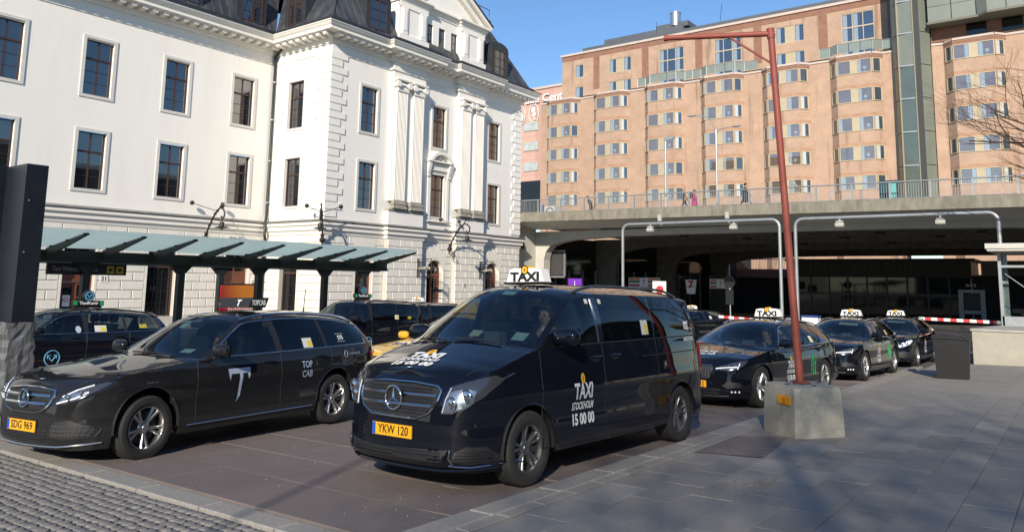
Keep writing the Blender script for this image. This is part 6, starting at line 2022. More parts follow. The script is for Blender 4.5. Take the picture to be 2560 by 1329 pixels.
    def patch(s, name, poly, chart, off, m, parent, step=.05, thick=0.0):
        vs, fs = polygrid(poly, step)
        mb = MB()
        P = [s.at(chart, a, b, off) for a, b in vs]
        mb.add(P, fs)
        return mb.build(name, m, parent, 60)
    def line(s, name, pts, chart, off, r, m, parent, closed=False, n=6, mb=None):
        own = mb is None
        mb = mb or MB()
        if closed: pts = list(pts) + [pts[0]]
        out = []
        for a, b in zip(pts[:-1], pts[1:]):
            k = max(1, int(math.hypot(b[0] - a[0], b[1] - a[1]) / .06))
            for i in range(k): out.append((a[0] + (b[0] - a[0]) * i / k, a[1] + (b[1] - a[1]) * i / k))
        out.append(pts[-1])
        mb.tube([s.at(chart, *p, off) for p in out], r, n)
        return mb.build(name, m, parent, 50) if own else mb
    def text(s, name, txt, chart, u, v, width, height, m, parent, flip=1, bold=.02, shear=0.0, off=.004, vdir=1):
        me = text_mesh(txt, 1.0, bold, 0, 'CENTER', shear)
        xs = [q.co.x for q in me.vertices]; ys = [q.co.y for q in me.vertices]
        cx, cy = (max(xs) + min(xs)) / 2, (max(ys) + min(ys)) / 2; wx, wy = max(xs) - min(xs), max(ys) - min(ys)
        bm = bmesh.new(); bm.from_mesh(me); bmesh.ops.triangulate(bm, faces=bm.faces)
        for _ in range(2):
            ed = [e for e in bm.edges if e.calc_length() * max(width / wx, height / wy) > .035]
            if ed: bmesh.ops.subdivide_edges(bm, edges=ed, cuts=1); bmesh.ops.triangulate(bm, faces=bm.faces)
        bm.to_mesh(me); bm.free()
        for q in me.vertices:
            a = (q.co.x - cx) / wx * width; b = (q.co.y - cy) / wy * height
            if chart == 'H': p = s.at('H', u + b * vdir, v + a * flip, off)
            else: p = s.at(chart, u + a * flip, v + b, off)
            q.co = p
        me.materials.clear(); me.materials.append(m); me.name = name
        return put(name, me, parent)

def wheel_meshes(r, w, rim_r, style, rimmat):
    """tyre, rim with spokes, dark hub drum; wheel plane is xz, outer side towards +y"""
    ty = MB(); h = w / 2
    prof = [(rim_r, -h * .8), (rim_r + .02, -h * .95), (r - .055, -h), (r - .02, -h * .93), (r - .004, -h * .74), (r, -h * .4), (r, h * .4), (r - .004, h * .74), (r - .02, h * .93), (r - .055, h), (rim_r + .02, h * .95), (rim_r - .004, h * .78)]
    ty.lathe(prof, 56, axis='y')
    for g in (-.5, 0, .5):        # tread grooves as raised ribs between them
        ty.lathe([(r - .001, g * w * .6 - .012), (r + .004, g * w * .6 - .010), (r + .004, g * w * .6 + .010), (r - .001, g * w * .6 + .012)], 56, axis='y')
    for k in range(64):
        a = 2 * pi * k / 64
        for sd in (-1, 1):
            c, s_ = cos(a), sin(a); da = .028
            pts = []
            for aa, yy in ((a - da, .74), (a + da, .74), (a + da + .03, .97), (a - da + .03, .97)):
                rr_ = r + .003 if yy < .8 else r - .022
                pts.append((rr_ * cos(aa), sd * h * yy, rr_ * sin(aa)))
            pts += [(p[0] * .985, p[1] * .98, p[2] * .985) for p in pts]
            ty.add(pts, [(0, 1, 2, 3), (0, 4, 5, 1), (1, 5, 6, 2), (2, 6, 7, 3), (3, 7, 4, 0)])
    tyre = ty.mesh('tyre', RUBBER, 40)
    rm = MB(); yo = h * .78
    rm.lathe([(rim_r + .012, yo - .01), (rim_r + .010, yo + .006), (rim_r - .006, yo + .004), (rim_r - .016, yo - .03), (rim_r - .02, -h * .7)], 48, axis='y')
    n, dbl = style
    hubr = .05
    for k in range(n):
        a0 = 2 * pi * k / n + pi / 2
        for off_ in ((-.17, .17) if dbl else (0,)):
            # spoke from hub to rim, dished
            ca = a0 + off_ * .55
            ce = a0 + off_
            ws0, ws1 = (.017, .021) if dbl else (.032, .046)
            p0 = Vector((cos(ca) * hubr, 0, sin(ca) * hubr)); p1 = Vector((cos(ce) * (rim_r - .004), 0, sin(ce) * (rim_r - .004)))
            tdir = (p1 - p0).normalized(); sd = Vector((-tdir.z, 0, tdir.x))
            vs = []
            for f, wsp, yy in ((0, ws0, yo - .035), (.45, (ws0 + ws1) / 2 * .95, yo - .028), (1, ws1, yo - .006)):
                c = p0.lerp(p1, f)
                for su, dy in ((-1, -.012), (-.55, 0.0), (.55, 0.0), (1, -.012), (1, -.05), (-1, -.05)):
                    q = c + sd * wsp * su
                    vs.append((q.x, yy + dy, q.z))
            fs = []
            for i in range(2):
                for j in range(6): fs.append((i * 6 + j, i * 6 + (j + 1) % 6, i * 6 + 6 + (j + 1) % 6, i * 6 + 6 + j))
            rm.add(vs, fs)
    rm.lathe([(0, yo - .022), (.03, yo - .022), (.036, yo - .03), (.06, yo - .034), (.075, yo - .05), (.075, yo - .1)], 24, axis='y')
    for k in range(5):
        a = 2 * pi * (k + .5) / 5
        rm.lathe([(0, yo - .03), (.010, yo - .03), (.010, yo - .06)], 8, (cos(a) * .056, 0, sin(a) * .056), 'y')
    rim = rm.mesh('rim', rimmat, 35)
    hb = MB(); hb.lathe([(0, .02), (rim_r - .05, .02), (rim_r - .05, -.01), (0, -.01)], 32, axis='y'); hb.lathe([(rim_r - .018, h * .5), (rim_r - .018, -h * .8), (0, -h * .8)], 32, axis='y')
    hub = hb.mesh('wheel', mat('brake_dark', (.035, .034, .033), .5, metal=.4, var=.2, vscale=30), 40)
    return hub, tyre, rim
WHEELS = {}
def add_wheels(car, root, r, w, rim_r, style, rimmat, steer=0.0, yoff=.0):
    key = (r, w, rim_r, style, rimmat.name)
    if key not in WHEELS: WHEELS[key] = wheel_meshes(r, w, rim_r, style, rimmat)
    hub, tyre, rim = WHEELS[key]
    hw = car.d['hw'] * car.sc[1]
    for x in (0, -car.d['wb'] * car.sc[0]):
        for sd in (1, -1):
            o = put('wheel', hub, root, (x, sd * (hw - w / 2 - .03 - yoff), r))
            o.rotation_euler = (0, random.uniform(0, 6), (0 if sd > 0 else pi) + (steer if x == 0 else 0))
            put('tyre', tyre, o); put('rim', rim, o)

def build_body(car, root, pm, names=None, tint=PRIV, front_tint=SIDEG, pillar=None, roof_pm=None):
    d = car.d
    cols = car.columns(); info = [car.col_info(c) for c in cols]
    nL, T, Wt = 14, [0, .045, .25, .5, .75, .945, 1.0], [0, .065, .2, .4, .6, .8, 1.0]
    grid = []
    for c, (ze, zb, E, C, m) in zip(cols, info):
        col = []
        for k in range(nL + 1):
            z = zb + (ze - zb) * k / nL
            x, y = car.lower_xy(*c[1:], z); col.append((x, y, z))
        for t in T[1:]: col.append(car.green_pt(E, ze, C, t))
        for w in Wt[1:]: col.append(car.top_pt(C, m, w))
        grid.append(col)
    nC = len(grid[0])
    parts = {}
    def face(part, i, k):
        a, b, c_, e = grid[i][k], grid[i + 1][k], grid[i + 1][k + 1], grid[i][k + 1]
        for sgn in (1, -1):
            key = part if not isinstance(part, tuple) else (part[0], part[1], sgn)
            mb = parts.setdefault(key, MB())
            q = [(p[0] * car.sc[0], sgn * p[1] * car.sc[1], p[2] * car.sc[2]) for p in (a, b, c_, e)]
            mb.add(q, [(0, 1, 2, 3) if sgn > 0 else (3, 2, 1, 0)])
    xs1 = d['xs1']
    for i in range(len(cols) - 1):
        k0, x0 = cols[i][0], cols[i][1]; x1 = cols[i + 1][1]; xm = (x0 + x1) / 2; k1 = cols[i + 1][0]
        for k in range(nC - 1):
            if k < nL: part = 'body'
            elif k < nL + 6:
                r_ = k - nL
                part = 'body'
                if k0 == 's' and k1 == 's' and xm < d['xA']:
                    part = ('pillar', sum(1 for a, b in d['wins'] if xm < b)) if 0 < r_ < 5 and xm < d['wins'][0][0] and xm > d['wins'][-1][1] else 'body'
                    if 1 <= r_ <= 4:
                        for wi, (a, b) in enumerate(d['wins']):
                            if b < xm < a: part = ('window', wi)
                        if xm > d['wins'][0][0] and xm < d['wins'][0][0] + .3: part = ('pillar', 9)
                if (k0 == 'r' or k1 == 'r') and 1 <= r_ <= 4:
                    yy = (cols[i][2] + cols[i + 1][2]) / 2
                    part = 'rear_window' if yy < .74 * d['hw'] / .926 else 'body'
            else:
                r_ = k - nL - 6
                part = 'body'
                if k0 == 's' and k1 == 's' and d['xH'] < xm < d['xA'] and r_ >= 1: part = 'windscreen'
            face(part, i, k)
    out = {}
    bo = parts['body'].build('body', pm, root, 32); out['body'] = bo
    ws = parts['windscreen'].build('windscreen', SCREEN, root, 60); out['windscreen'] = ws
    for key, mb in parts.items():
        if isinstance(key, tuple) and key[0] == 'pillar': mb.build('pillar_trim', pillar or TRIM, root, 40)
        elif isinstance(key, tuple):
            out[key] = mb.build('side_window', front_tint if key[1] == 0 else tint, root, 60)
    if 'rear_window' in parts: out['rear'] = parts['rear_window'].build('rear_window', tint, root, 60)
    sx, sy, sz = car.sc
    # underbody, wheel housings
    ub = MB(); tail = d['plan'][-1][0]; nose = d['plan'][0][0]
    ub.box((tail + .15) * sx, (nose - .2) * sx, -.60 * sy, .60 * sy, d['sill'] * sz + .01, d['sill'] * sz + .14)
    ub.build('underbody', TRIM, root)
    for xw in (0, -d['wb']):
        for sd in (1, -1):
            q = MB(); vs = []; n_ = 20
            for rr_, hh in ((d['R'] + .012, .0), (d['R'] + .012, .42), (.05, .42)):
                for k in range(n_ + 1):
                    a = -.12 + (pi + .24) * k / n_
                    vs.append(((xw + rr_ * cos(a)) * sx, (d['hw'] - .02 - hh) * sd * sy, (d['arch_z'] + rr_ * sin(a)) * sz))
            q.add(vs, [(i * (n_ + 1) + k, i * (n_ + 1) + k + 1, (i + 1) * (n_ + 1) + k + 1, (i + 1) * (n_ + 1) + k) for i in range(2) for k in range(n_)])
            q.build('wheel_housing', TRIM, root, 50)
    # arch lips
    for xw in (0, -d['wb']):
        for sd, ch in ((1, 'L'), (-1, 'R')):
            mb = MB(); pts = []
            for k in range(25):
                a = pi * k / 24
                pts.append(car.at(ch, xw + d['R'] * cos(a), d['arch_z'] + d['R'] * sin(a), -.004))
            mb.tube(pts, .010, 6); mb.build('arch_lip', pm, root, 60)
    # interior: floor, dash, seats, steering wheel
    xA, xH = d['xA'] * sx, d['xH'] * sx; zb = d['ze_side'][5][1] * sz; hw = d['hw'] * sy
    it = MB(); it.box((tail + .25) * sx, xA + .3, -hw + .1, hw - .1, .28 * sz, .34 * sz); it.build('cabin_floor', CABIN, root)
    it = MB(); it.prism([(xA + .06, zb - .4), (xA + .06, zb - .07), (xA - .05, zb - .01), (xA - .22, zb - .03), (xA - .25, zb - .3)], -hw + .16, hw - .16, 'y'); it.build('dashboard', CABIN, root)
    seat_h = zb - .42
    rows_ = [xA - .62, xA - 1.5] if d['wb'] < 3 else [xA - .62, xA - 1.55, xA - 2.45]
    for ri, xs_ in enumerate(rows_):
        for yy in ((.38, -.38) if ri == 0 else (.46, 0, -.46)):
            yy *= sy
            st = MB(); st.box(xs_ - .25, xs_ + .28, yy - .22, yy + .22, seat_h - .1, seat_h + .05, .04)
            st.prism([(xs_ - .22, seat_h), (xs_ - .40, seat_h + .62), (xs_ - .28, seat_h + .64), (xs_ - .08, seat_h + .05)], yy - .21, yy + .21, 'y')
            st.box(xs_ - .42, xs_ - .32, yy - .12, yy + .12, seat_h + .66, seat_h + .84, .03)
            st.tube([(xs_ - .36, yy - .06, seat_h + .6), (xs_ - .37, yy - .06, seat_h + .7)], .01, 5); st.build('seat', SEAT, root, 40)
    st = MB(); cx, cz = xA - .34, zb + .0
    ring = [(cx + .17 * sin(a) * .45, .38 * sy + .18 * cos(a), cz + .17 * sin(a) * .9) for a in [2 * pi * i / 20 for i in range(21)]]
    st.tube(ring, .015, 6); st.tube([(cx, .38 * sy - .17, cz), (cx, .38 * sy + .17, cz)], .014, 5); st.tube([(cx, .38 * sy, cz), (cx + .2, .38 * sy, cz - .12)], .03, 6); st.build('steering_wheel', CABIN, root, 50)
    mr = MB(); mr.box(xH + .16, xH + .19, -.12, .12, d['C'][1][1][1] * sz - .06, d['C'][1][1][1] * sz + .02, .01); mr.build('rear_view_mirror', CABIN, root)
    return out

def shut_lines(car, root, pm):
    d = car.d
    for ch in 'LR':
        for i, x in enumerate(d['doors']):
            zt = car.zes(x) if x > d['xA'] else car.Cz(x) - .02
            z0 = d['sill'] + .06
            if i == len(d['doors']) - 1: z0 = d['arch_z'] + d['R'] + .06 if abs(x + d['wb']) < d['R'] + .06 else z0
            car.line('door_gap', [(x, z0), (x, car.zes(x) - .005)], ch, -.0015, .0045, TRIM, root, n=5)
        car.line('door_gap', [(d['doors'][0], d['sill'] + .06), (-d['wb'] + d['R'] + .04, d['sill'] + .06)], ch, -.0015, .0045, TRIM, root, n=5)
    # bonnet gap
def handles(car, root, m, zoff=-.12):
    for ch in 'LR':
        for x in car.d['handle']:
            z = car.zes(x) + zoff
            rec = [(x - .11 + .22 * (i / 11 if i < 12 else 0), z) for i in range(0)]
            poly = [(x + .10 * cos(a), z + .032 * sin(a)) for a in [2 * pi * i / 14 for i in range(14)]]
            car.patch('handle_recess', poly, ch, .0015, TRIM, root, .04)
            mb = MB(); mb.tube([car.at(ch, x + .105, z + .012, .0), car.at(ch, x + .09, z + .014, .025), car.at(ch, x - .09, z + .014, .025), car.at(ch, x - .105, z + .012, .0)], .012, 7); mb.build('door_handle', m, root, 50)
def mirrors(car, root, m, size=1.0):
    d = car.d
    x = d['xA'] + d['mir'] + .06; z = car.zes(x) + .02
    for ch, sd in (('L', 1), ('R', -1)):
        b = car.at(ch, x - .06, z + .015, 0)
        mb = MB()
        c = b + Vector((.02, sd * .125, .06 * size))
        n_, m_ = 14, 9
        vs = []
        for i in range(m_ + 1):
            t = pi * i / m_
            for k in range(n_):
                a = 2 * pi * k / n_
                px, py_, pz = sin(t) * cos(a), cos(t), sin(t) * sin(a)
                sq = lambda v: math.copysign(abs(v) ** .7, v)
                vs.append((c.x + (sq(px) * .075 if px > 0 else px * .03) * size, c.y + sd * sq(py_) * .125 * size, c.z + sq(pz) * .074 * size))
        mb.add(vs, [(i * n_ + k, i * n_ + (k + 1) % n_, (i + 1) * n_ + (k + 1) % n_, (i + 1) * n_ + k) for i in range(m_) for k in range(n_)])
        o = mb.build('door_mirror', m, root, 50)
        q = MB(); q.tube([b, b + Vector((.0, sd * .06, .02)), c + Vector((0, -sd * .06, -.05 * size))], .025, 8); q.build('mirror_arm', TRIM, o, 50)
        q = MB(); q.add([(c.x - .035 * size, c.y + sd * a_ * size, c.z + b_ * size) for a_, b_ in ((-.105, -.065), (.105, -.065), (.105, .065), (-.105, .065))], [(0, 1, 2, 3)]); q.build('mirror_glass', mat('mirror_glass', (.5, .52, .55), .03, metal=1), o)
def roof_rails(car, root, m, x0, x1, h=.05, inset=.05):
    for sd in (1, -1):
        pts = []
        n = 18
        for i in range(n + 1):
            x = x0 + (x1 - x0) * i / n
            t = i / n; lift = h * min(1, min(t, 1 - t) * 7)
            pts.append(((x) * car.sc[0], sd * (car.Cy(x) - inset) * car.sc[1], (car.Cz(x) + .035 + lift) * car.sc[2]))
        mb = MB(); mb.tube(pts, .017, 7); mb.build('roof_rail', m, root, 60)
def plate(car, root, chart, u, z, txt, off=.012):
    c = car.at(chart, u, z, off)
    mb = MB(); mb.box(c.x - .008, c.x, c.y - .26, c.y + .26, c.z - .055, c.z + .055, .0); o = mb.build('number_plate', PLATE, root)
    mb = MB(); mb.box(c.x, c.x + .0015, c.y - .258, c.y - .215, c.z - .053, c.z + .053); mb.build('plate_band', PLATEB, o)
    mb = MB(); mb.box(c.x - .014, c.x - .008, c.y - .268, c.y + .268, c.z - .063, c.z + .063); mb.build('plate_holder', TRIM, o)
    if txt: text_obj('lettering', txt, .11, BLACK, o, (c.x + .002, c.y + .018, c.z), (0, 1, 0), (0, 0, 1), bold=.012, extrude=.0008, width=.40)
    return o
def taxi_sign(car, root, x, label_parts=True):
    z = car.H(x, 0)[2] * car.sc[2] + .01; x *= car.sc[0]
    mb = MB(); mb.box(x - .13, x + .13, -.28, .28, z, z + .025, .01); b = mb.build('sign_base', TRIM, root)
    mb = MB(); mb.prism([(-.27, z + .025), (.27, z + .025), (.225, z + .17), (.14, z + .185), (-.14, z + .185), (-.225, z + .17)], x - .075, x + .075, 'x')
    o = mb.build('roof_sign', mat('sign_white', (.86, .85, .80), .35), root)
    text_obj('lettering', 'TAXI', .14, BLACK, o, (x + .077, 0, z + .08), (0, 1, 0), (0, 0, 1), bold=.05, extrude=.001, width=.42)
    mb = MB(); mb.lathe([(0, -.08), (.052, -.08), (.052, .08), (0, .08)], 24, (x, 0, z + .165), 'x'); e = mb.build('roundel', mat('roundel_yellow', (.82, .50, .02), .4), o, 30)
    mb = MB(); mb.lathe([(.042, .081), (.053, .081), (.053, .084), (.042, .084)], 24, (x, 0, z + .165), 'x'); mb.build('roundel_ring', BLACK, e)
    mb = MB(); mb.ball((x + .083, 0, z + .165), .014, 8, 6, (.2, 1, 1.6)); mb.build('roundel_figure', mat('roundel_red', (.55, .08, .02), .5), e)
def star_emblem(car, root, z, r, off):
    c = car.at('F', 0, z, off)
    mb = MB(); ring = [(c.x, c.y + r * cos(a), c.z + r * sin(a)) for a in [2 * pi * i / 32 for i in range(33)]]
    mb.tube(ring, r * .11, 8); o = mb.build('emblem_ring', CHROME, root, 60)
    mb = MB()
    for k in range(3):
        a = pi / 2 + k * 2 * pi / 3
        tip = (c.x, c.y + r * .97 * cos(a), c.z + r * .97 * sin(a))
        l_ = (c.x, c.y + r * .16 * cos(a + pi / 3), c.z + r * .16 * sin(a + pi / 3)); r_ = (c.x, c.y + r * .16 * cos(a - pi / 3), c.z + r * .16 * sin(a - pi / 3))
        mb.add([(c.x + .02, c.y, c.z), l_, tip, r_], [(0, 1, 2), (0, 2, 3)])
    mb.build('emblem_star', CHROME, o)
    mb = MB(); mb.lathe([(0, 0), (r, 0)], 28, (c.x - .012, c.y, c.z), 'x'); mb.build('emblem_back', TRIM, o)
def stockholm_decal(car, root, chart, u, v, k=1.0):
    """silver door lettering: TAXI with its round crest, STOCKHOLM, 15 00 00"""
    fl = -1 if chart == 'L' else 1
    car.text('door_lettering', 'TAXI', chart, u, v, .34 * k, .16 * k, DECALW, root, fl, .03)
    car.text('door_lettering', 'STOCKHOLM', chart, u, v - .145 * k, .40 * k, .080 * k, DECALW, root, fl, .035, .12)
    car.text('door_lettering', '15 00 00', chart, u, v - .275 * k, .41 * k, .115 * k, DECALW, root, fl, .04, .12)
    c = [(u + .036 * k * cos(a) + .0, v + .125 * k + .052 * k * sin(a)) for a in [2 * pi * i / 20 for i in range(20)]]
    o = car.patch('door_crest', c, chart, .0055, mat('roundel_yellow', (.82, .50, .02), .4), root, .03)
    c = [(u + .013 * k * cos(a), v + .125 * k + .034 * k * sin(a)) for a in [2 * pi * i / 12 for i in range(12)]]
    car.patch('crest_figure', c, chart, .0065, mat('roundel_red', (.55, .08, .02), .5), o, .03)
def note(car, root, ch, x, z, w=.16, h=.13, yel=True):
    s_ = -1 if ch == 'L' else 1
    o = car.patch('price_notice', [(x - w / 2, z - h / 2), (x + w / 2, z - h / 2), (x + w / 2, z + h / 2), (x - w / 2, z + h / 2)], ch, .004, PAPER, root, .06)
    if yel: car.patch('notice_field', [(x + s_ * w * .0, z - h * .42), (x + s_ * w * .46, z - h * .42), (x + s_ * w * .46, z + h * .22), (x + s_ * w * .0, z + h * .22)], ch, .0055, PAPERY, o, .06)
def windscreen_items(car, root, items):
    """stickers on the inside of the windscreen: (y, frac up, w, h, material, name)"""
    d = car.d
    for y, f, w, h, m, nm in items:
        def Q(yy, ff):
            xe = d['xA'] + (d['xH'] - d['xA']) * ff
            ze, zb, E, C, mm = car.col_info(('s', *car.plan_at_x(xe)))
            ww = 1 - abs(yy) / C[1]
            p = car.top_pt(C, mm, ww); return Vector((p[0] * car.sc[0] - .012, yy * car.sc[1], p[2] * car.sc[2] - .008))
        mb = MB(); mb.add([Q(y - w / 2, f), Q(y + w / 2, f), Q(y + w / 2, f + h), Q(y - w / 2, f + h)], [(0, 1, 2, 3)]); mb.build(nm, m, root)
def wipers(car, root):
    d = car.d
    for y0, y1 in ((.55, -.05), (-.12, -.62)):
        def Q(yy, ff, o_=.015):
            xe = d['xA'] + (d['xH'] - d['xA']) * ff
            ze, zb, E, C, mm = car.col_info(('s', *car.plan_at_x(xe)))
            p = car.top_pt(C, mm, 1 - abs(yy) / C[1]); return Vector((p[0] * car.sc[0] + o_, yy * car.sc[1], p[2] * car.sc[2] + o_))
        mb = MB(); mb.tube([Q(y0, -.02), Q((y0 + y1) / 2, .045), Q(y1, .03)], .010, 6); mb.build('wiper', TRIM, root, 60)

def place(root, x, y, heading, pitch=0.0):
    """stand the car on the sloping square; heading = direction of the bonnet"""
    n_ = Vector((-GB, -GC, 1)).normalized()
    f = Vector((cos(heading), sin(heading), 0)); f = (f - n_ * f.dot(n_)).normalized(); l_ = n_.cross(f)
    Mx = Matrix((f, l_, n_)).transposed().to_4x4(); Mx.translation = Vector((x, y, gz(x, y) + .004))
    Mx = Mx @ Matrix.Translation((-1.5, 0, 0)) @ Matrix.Rotation(pitch, 4, 'Y') @ Matrix.Translation((1.5, 0, 0))
    root.matrix_world = Mx
    root.location = Mx.translation; root.rotation_euler = Mx.to_euler()

def seated_driver(root, x, y, z, coat, hair, label, turn=0.0, white=True):
    """driver behind the wheel: top-level person, standing where the seat is"""
    J = []; 
    def A(px, py, pz, r, g): J.append((px, py, pz, r, g)); return len(J) - 1
    pel = A(0, 0, .08, .15, 0); che = A(-.12, 0, .45, .17, 0); nec = A(-.10, 0, .62, .06, 1); hd = A(-.07, 0, .74, .095, 1); tp = A(-.07, 0, .84, .075, 1)
    E = [(pel, che), (che, nec), (nec, hd), (hd, tp)]
    for sd in (1, -1):
        hip = A(.05, sd * .10, .06, .1, 2); kn = A(.46, sd * .14, .12, .08, 2); an = A(.62, sd * .13, -.26, .05, 2)
        sh = A(-.10, sd * .2, .53, .08, 0); el = A(.08, sd * .27, .30, .058, 0); wr = A(.30, sd * .16, .38, .042, 0); ha = A(.37, sd * .14, .41, .04, 1)
        E += [(pel, hip), (hip, kn), (kn, an), (che, sh), (sh, el), (el, wr), (wr, ha)]
    me = body_mesh('body', J, E, [coat, SKIN, JEAN])
    t = thing('person', label, 'person', (0, 0, 0), world=False)
    put('body', me, t)
    mb = MB(); mb.ball((-.095, 0, .80), .113, 12, 8, (1, .92, 1)); mb.v = [(min(a, -.03) if c < .83 else a, b, c) for a, b, c in mb.v]; mb.build('hair', hair, t, 60)
    mb = MB(); mb.ball((.025, 0, .735), .018, 8, 5, (1, .8, 1.3)); mb.build('nose', SKIN, t, 60)
    for sd in (1, -1):
        mb = MB(); mb.ball((-.075, sd * .095, .745), .03, 8, 5, (.7, .35, 1.1)); mb.build('ear', SKIN, t, 60)
        mb = MB(); mb.ball((.012, sd * .034, .765), .012, 8, 5); mb.build('eye', mat('eye_dark', (.03, .02, .02), .3), t)
    mb = MB(); mb.tube([(.016, -.025, .69), (.022, 0, .688), (.016, .025, .69)], .006, 5); mb.build('mouth', mat('lips', (.30, .12, .1), .5), t)
    if white:
        mb = MB(); mb.lathe([(.085, .56), (.07, .62), (.066, .645)], 14, (-.10, 0, 0)); mb.build('shirt_collar', mat('white_shirt', (.7, .7, .68), .7), t, 50)
    M2 = root.matrix_world @ Matrix.Translation((x, y, z)) @ Matrix.Rotation(turn, 4, 'Z')
    t.location = M2.translation; t.rotation_euler = M2.to_euler()
    return t
# ---------------------------------------------------------------- hero van
van_c = Car('van')
van = thing('taxi_van', 'black taxi van in front with plate YKW 120', 'van', world=False)
place(van, -5.13, 6.05, radians(-91.5))
build_body(van_c, van, P_VAN, tint=PRIV, pillar=mat('gloss_black', (.006, .007, .009), .12, coat=1))
add_wheels(van_c, van, .338, .235, .215, (5, True), GUN)
shut_lines(van_c, van, P_VAN); handles(van_c, van, P_VAN, -.14); mirrors(van_c, van, P_VAN, 1.25)
RAILM = mat('dark_rail', (.10, .105, .115), .3, metal=.7)
roof_rails(van_c, van, RAILM, -1.05, -3.65, .055, .09)
taxi_sign(van_c, van, -1.2)
plate(van_c, van, 'F', 0, .52, 'YKW 120')
# grille: dark recess, fine slats, two chrome bars, chrome frame
def grille(c, root, poly, bars, slats, frame_r=.011, barm=CHROME, off=.004):
    o = c.patch('grille', poly, 'F', off, TRIM, root, .05)
    c.line('grille_frame', poly, 'F', off + .006, frame_r, barm, o, closed=True)
    for (pts, r) in bars: c.line('grille_bar', pts, 'F', off + .014, r, barm, o)
    for pts in slats: c.line('grille_slat', pts, 'F', off + .006, .006, mat('slat_plastic', (.012, .012, .013), .5), o)
gp = [(-.47, .925), (-.2, .945), (.2, .945), (.47, .925), (.52, .89), (.50, .79), (.43, .70), (.28, .645), (-.28, .645), (-.43, .70), (-.50, .79), (-.52, .89)]
grille(van_c, van, gp, [([(-.49, .845), (0, .845), (.49, .845)], .014), ([(-.45, .755), (0, .755), (.45, .755)], .014)],
       [[(-.47 + abs(z - .8) * .6, z), (0, z), (.47 - abs(z - .8) * .6, z)] for z in (.69, .72, .79, .815, .875, .90)], .013)
star_emblem(van_c, van, .80, .105, .035)
# headlights
def headlight(c, root, poly, bulbs, strips, frame=True, off=.006, bowl=LAMPD, drl=DRL, wedge=None):
    for sd in (1, -1):
        P = [(sd * a, b) for a, b in poly]
        o = c.patch('headlight', P, 'F', .003, bowl, root, .04)
        if wedge: c.patch('lamp_wedge', [(sd * a, b) for a, b in wedge], 'F', .005, LAMPB, o, .04)
        for (y, z, r) in bulbs:
            p = c.at('F', sd * y, z, .006)
            mb = MB(); mb.ball(p, r, 12, 8, (.35, 1, 1)); mb.build('reflector', CHROME, o, 60)
            mb = MB(); mb.tube([(p.x + .01, p.y + r * 1.05 * cos(a), p.z + r * 1.05 * sin(a)) for a in [2 * pi * i / 18 for i in range(19)]], .006, 5); mb.build('reflector_ring', CHROME, o, 60)
        for pts, r in strips: c.line('light_strip', [(sd * a, b) for a, b in pts], 'F', .008, r, drl, o)
        c.patch('lens', P, 'F', .016, LENS, o, .04)
headlight(van_c, van, [(.545, .70), (.56, .82), (.585, .925), (.70, .97), (.82, 1.015), (.90, 1.04), (.885, .95), (.84, .84), (.74, .75), (.64, .70)], [(.635, .79, .055), (.745, .855, .06)],
          [([(.56, .71), (.575, .82), (.60, .92)], .004)], wedge=[(.555, .71), (.575, .82), (.61, .89), (.72, .915), (.80, .90), (.79, .82), (.72, .755), (.64, .71)])
# bumper intakes
low = [(-.62, .40), (-.3, .375), (.3, .375), (.62, .40), (.58, .30), (.3, .27), (-.3, .27), (-.58, .30)]
o = van_c.patch('lower_intake', low, 'F', .003, TRIM, van, .06)
for z in (.30, .325, .35, .372): van_c.line('intake_slat', [(-.56, z), (0, z - .003), (.56, z)], 'F', .008, .006, mat('slat_plastic', (.012, .012, .013), .5), o)
for sd in (1, -1):
    fp = [(sd * a, b) for a, b in ((.66, .30), (.68, .38), (.76, .43), (.86, .42), (.895, .33), (.88, .285), (.76, .275))]
    o = van_c.patch('side_intake', fp, 'F', .003, TRIM, van, .04)
    for z in (.31, .335, .36, .385): van_c.line('intake_slat', [(sd * .69, z), (sd * .87, z)], 'F', .008, .006, mat('slat_plastic', (.012, .012, .013), .5), o)
    van_c.line('lip_blade', [(sd * .62, .268), (sd * .76, .252), (sd * .90, .262)], 'F', .006, .006, CHROME, van)
    van_c.line('lip_blade', [(sd * .645, .40), (sd * .64, .33), (sd * .66, .28)], 'F', .010, .007, CHROME, van)
van_c.line('front_lip', [(-.86, .235), (-.5, .215), (0, .21), (.5, .215), (.86, .235)], 'F', .01, .014, P_VAN, van)
for y, z in ((.66, .52), (.8, .60), (-.66, .52)): 
    p = van_c.at('F', y, z, .001); mb = MB(); mb.ball(p, .014, 8, 5); mb.build('park_sensor', TRIM, van)
# bonnet: shut line, emblem, lettering
van_c.line('bonnet_gap', [(.62, .66), (.45, .755), (.2, .79), (-.05, .82)], 'H', -.001, .005, TRIM, van, n=5)
van_c.line('bonnet_gap', [(.62, -.66), (.45, -.755), (.2, -.79), (-.05, -.82)], 'H', -.001, .005, TRIM, van, n=5)
p = van_c.at('H', .69, 0, .004); mb = MB(); mb.lathe([(0, .006), (.032, .006), (.034, 0)], 18, p); mb.build('bonnet_badge', mat('badge_blue', (.2, .25, .35), .3, metal=.6), van)
van_c.text('bonnet_lettering', 'TAXI', 'H', .40, -.06, .42, .13, DECALW, van, 1, .07, 0, .007, -1)
van_c.text('bonnet_lettering', 'STOCKHOLM', 'H', .505, -.06, .50, .06, DECALW, van, 1, .06, 0.1, .007, -1)
for t_ in van.children:
    pass
o = van_c.text('bonnet_lettering', '15 00 00', 'H', .60, -.06, .52, .085, DECALW, van, 1, .06, 0.1, .007, -1)
cr = [(.33 + .055 * cos(a), -.06 + .05 * sin(a)) for a in [2 * pi * i / 18 for i in range(18)]]
o = van_c.patch('bonnet_crest', cr, 'H', .009, MATS['roundel_yellow'], van, .03)
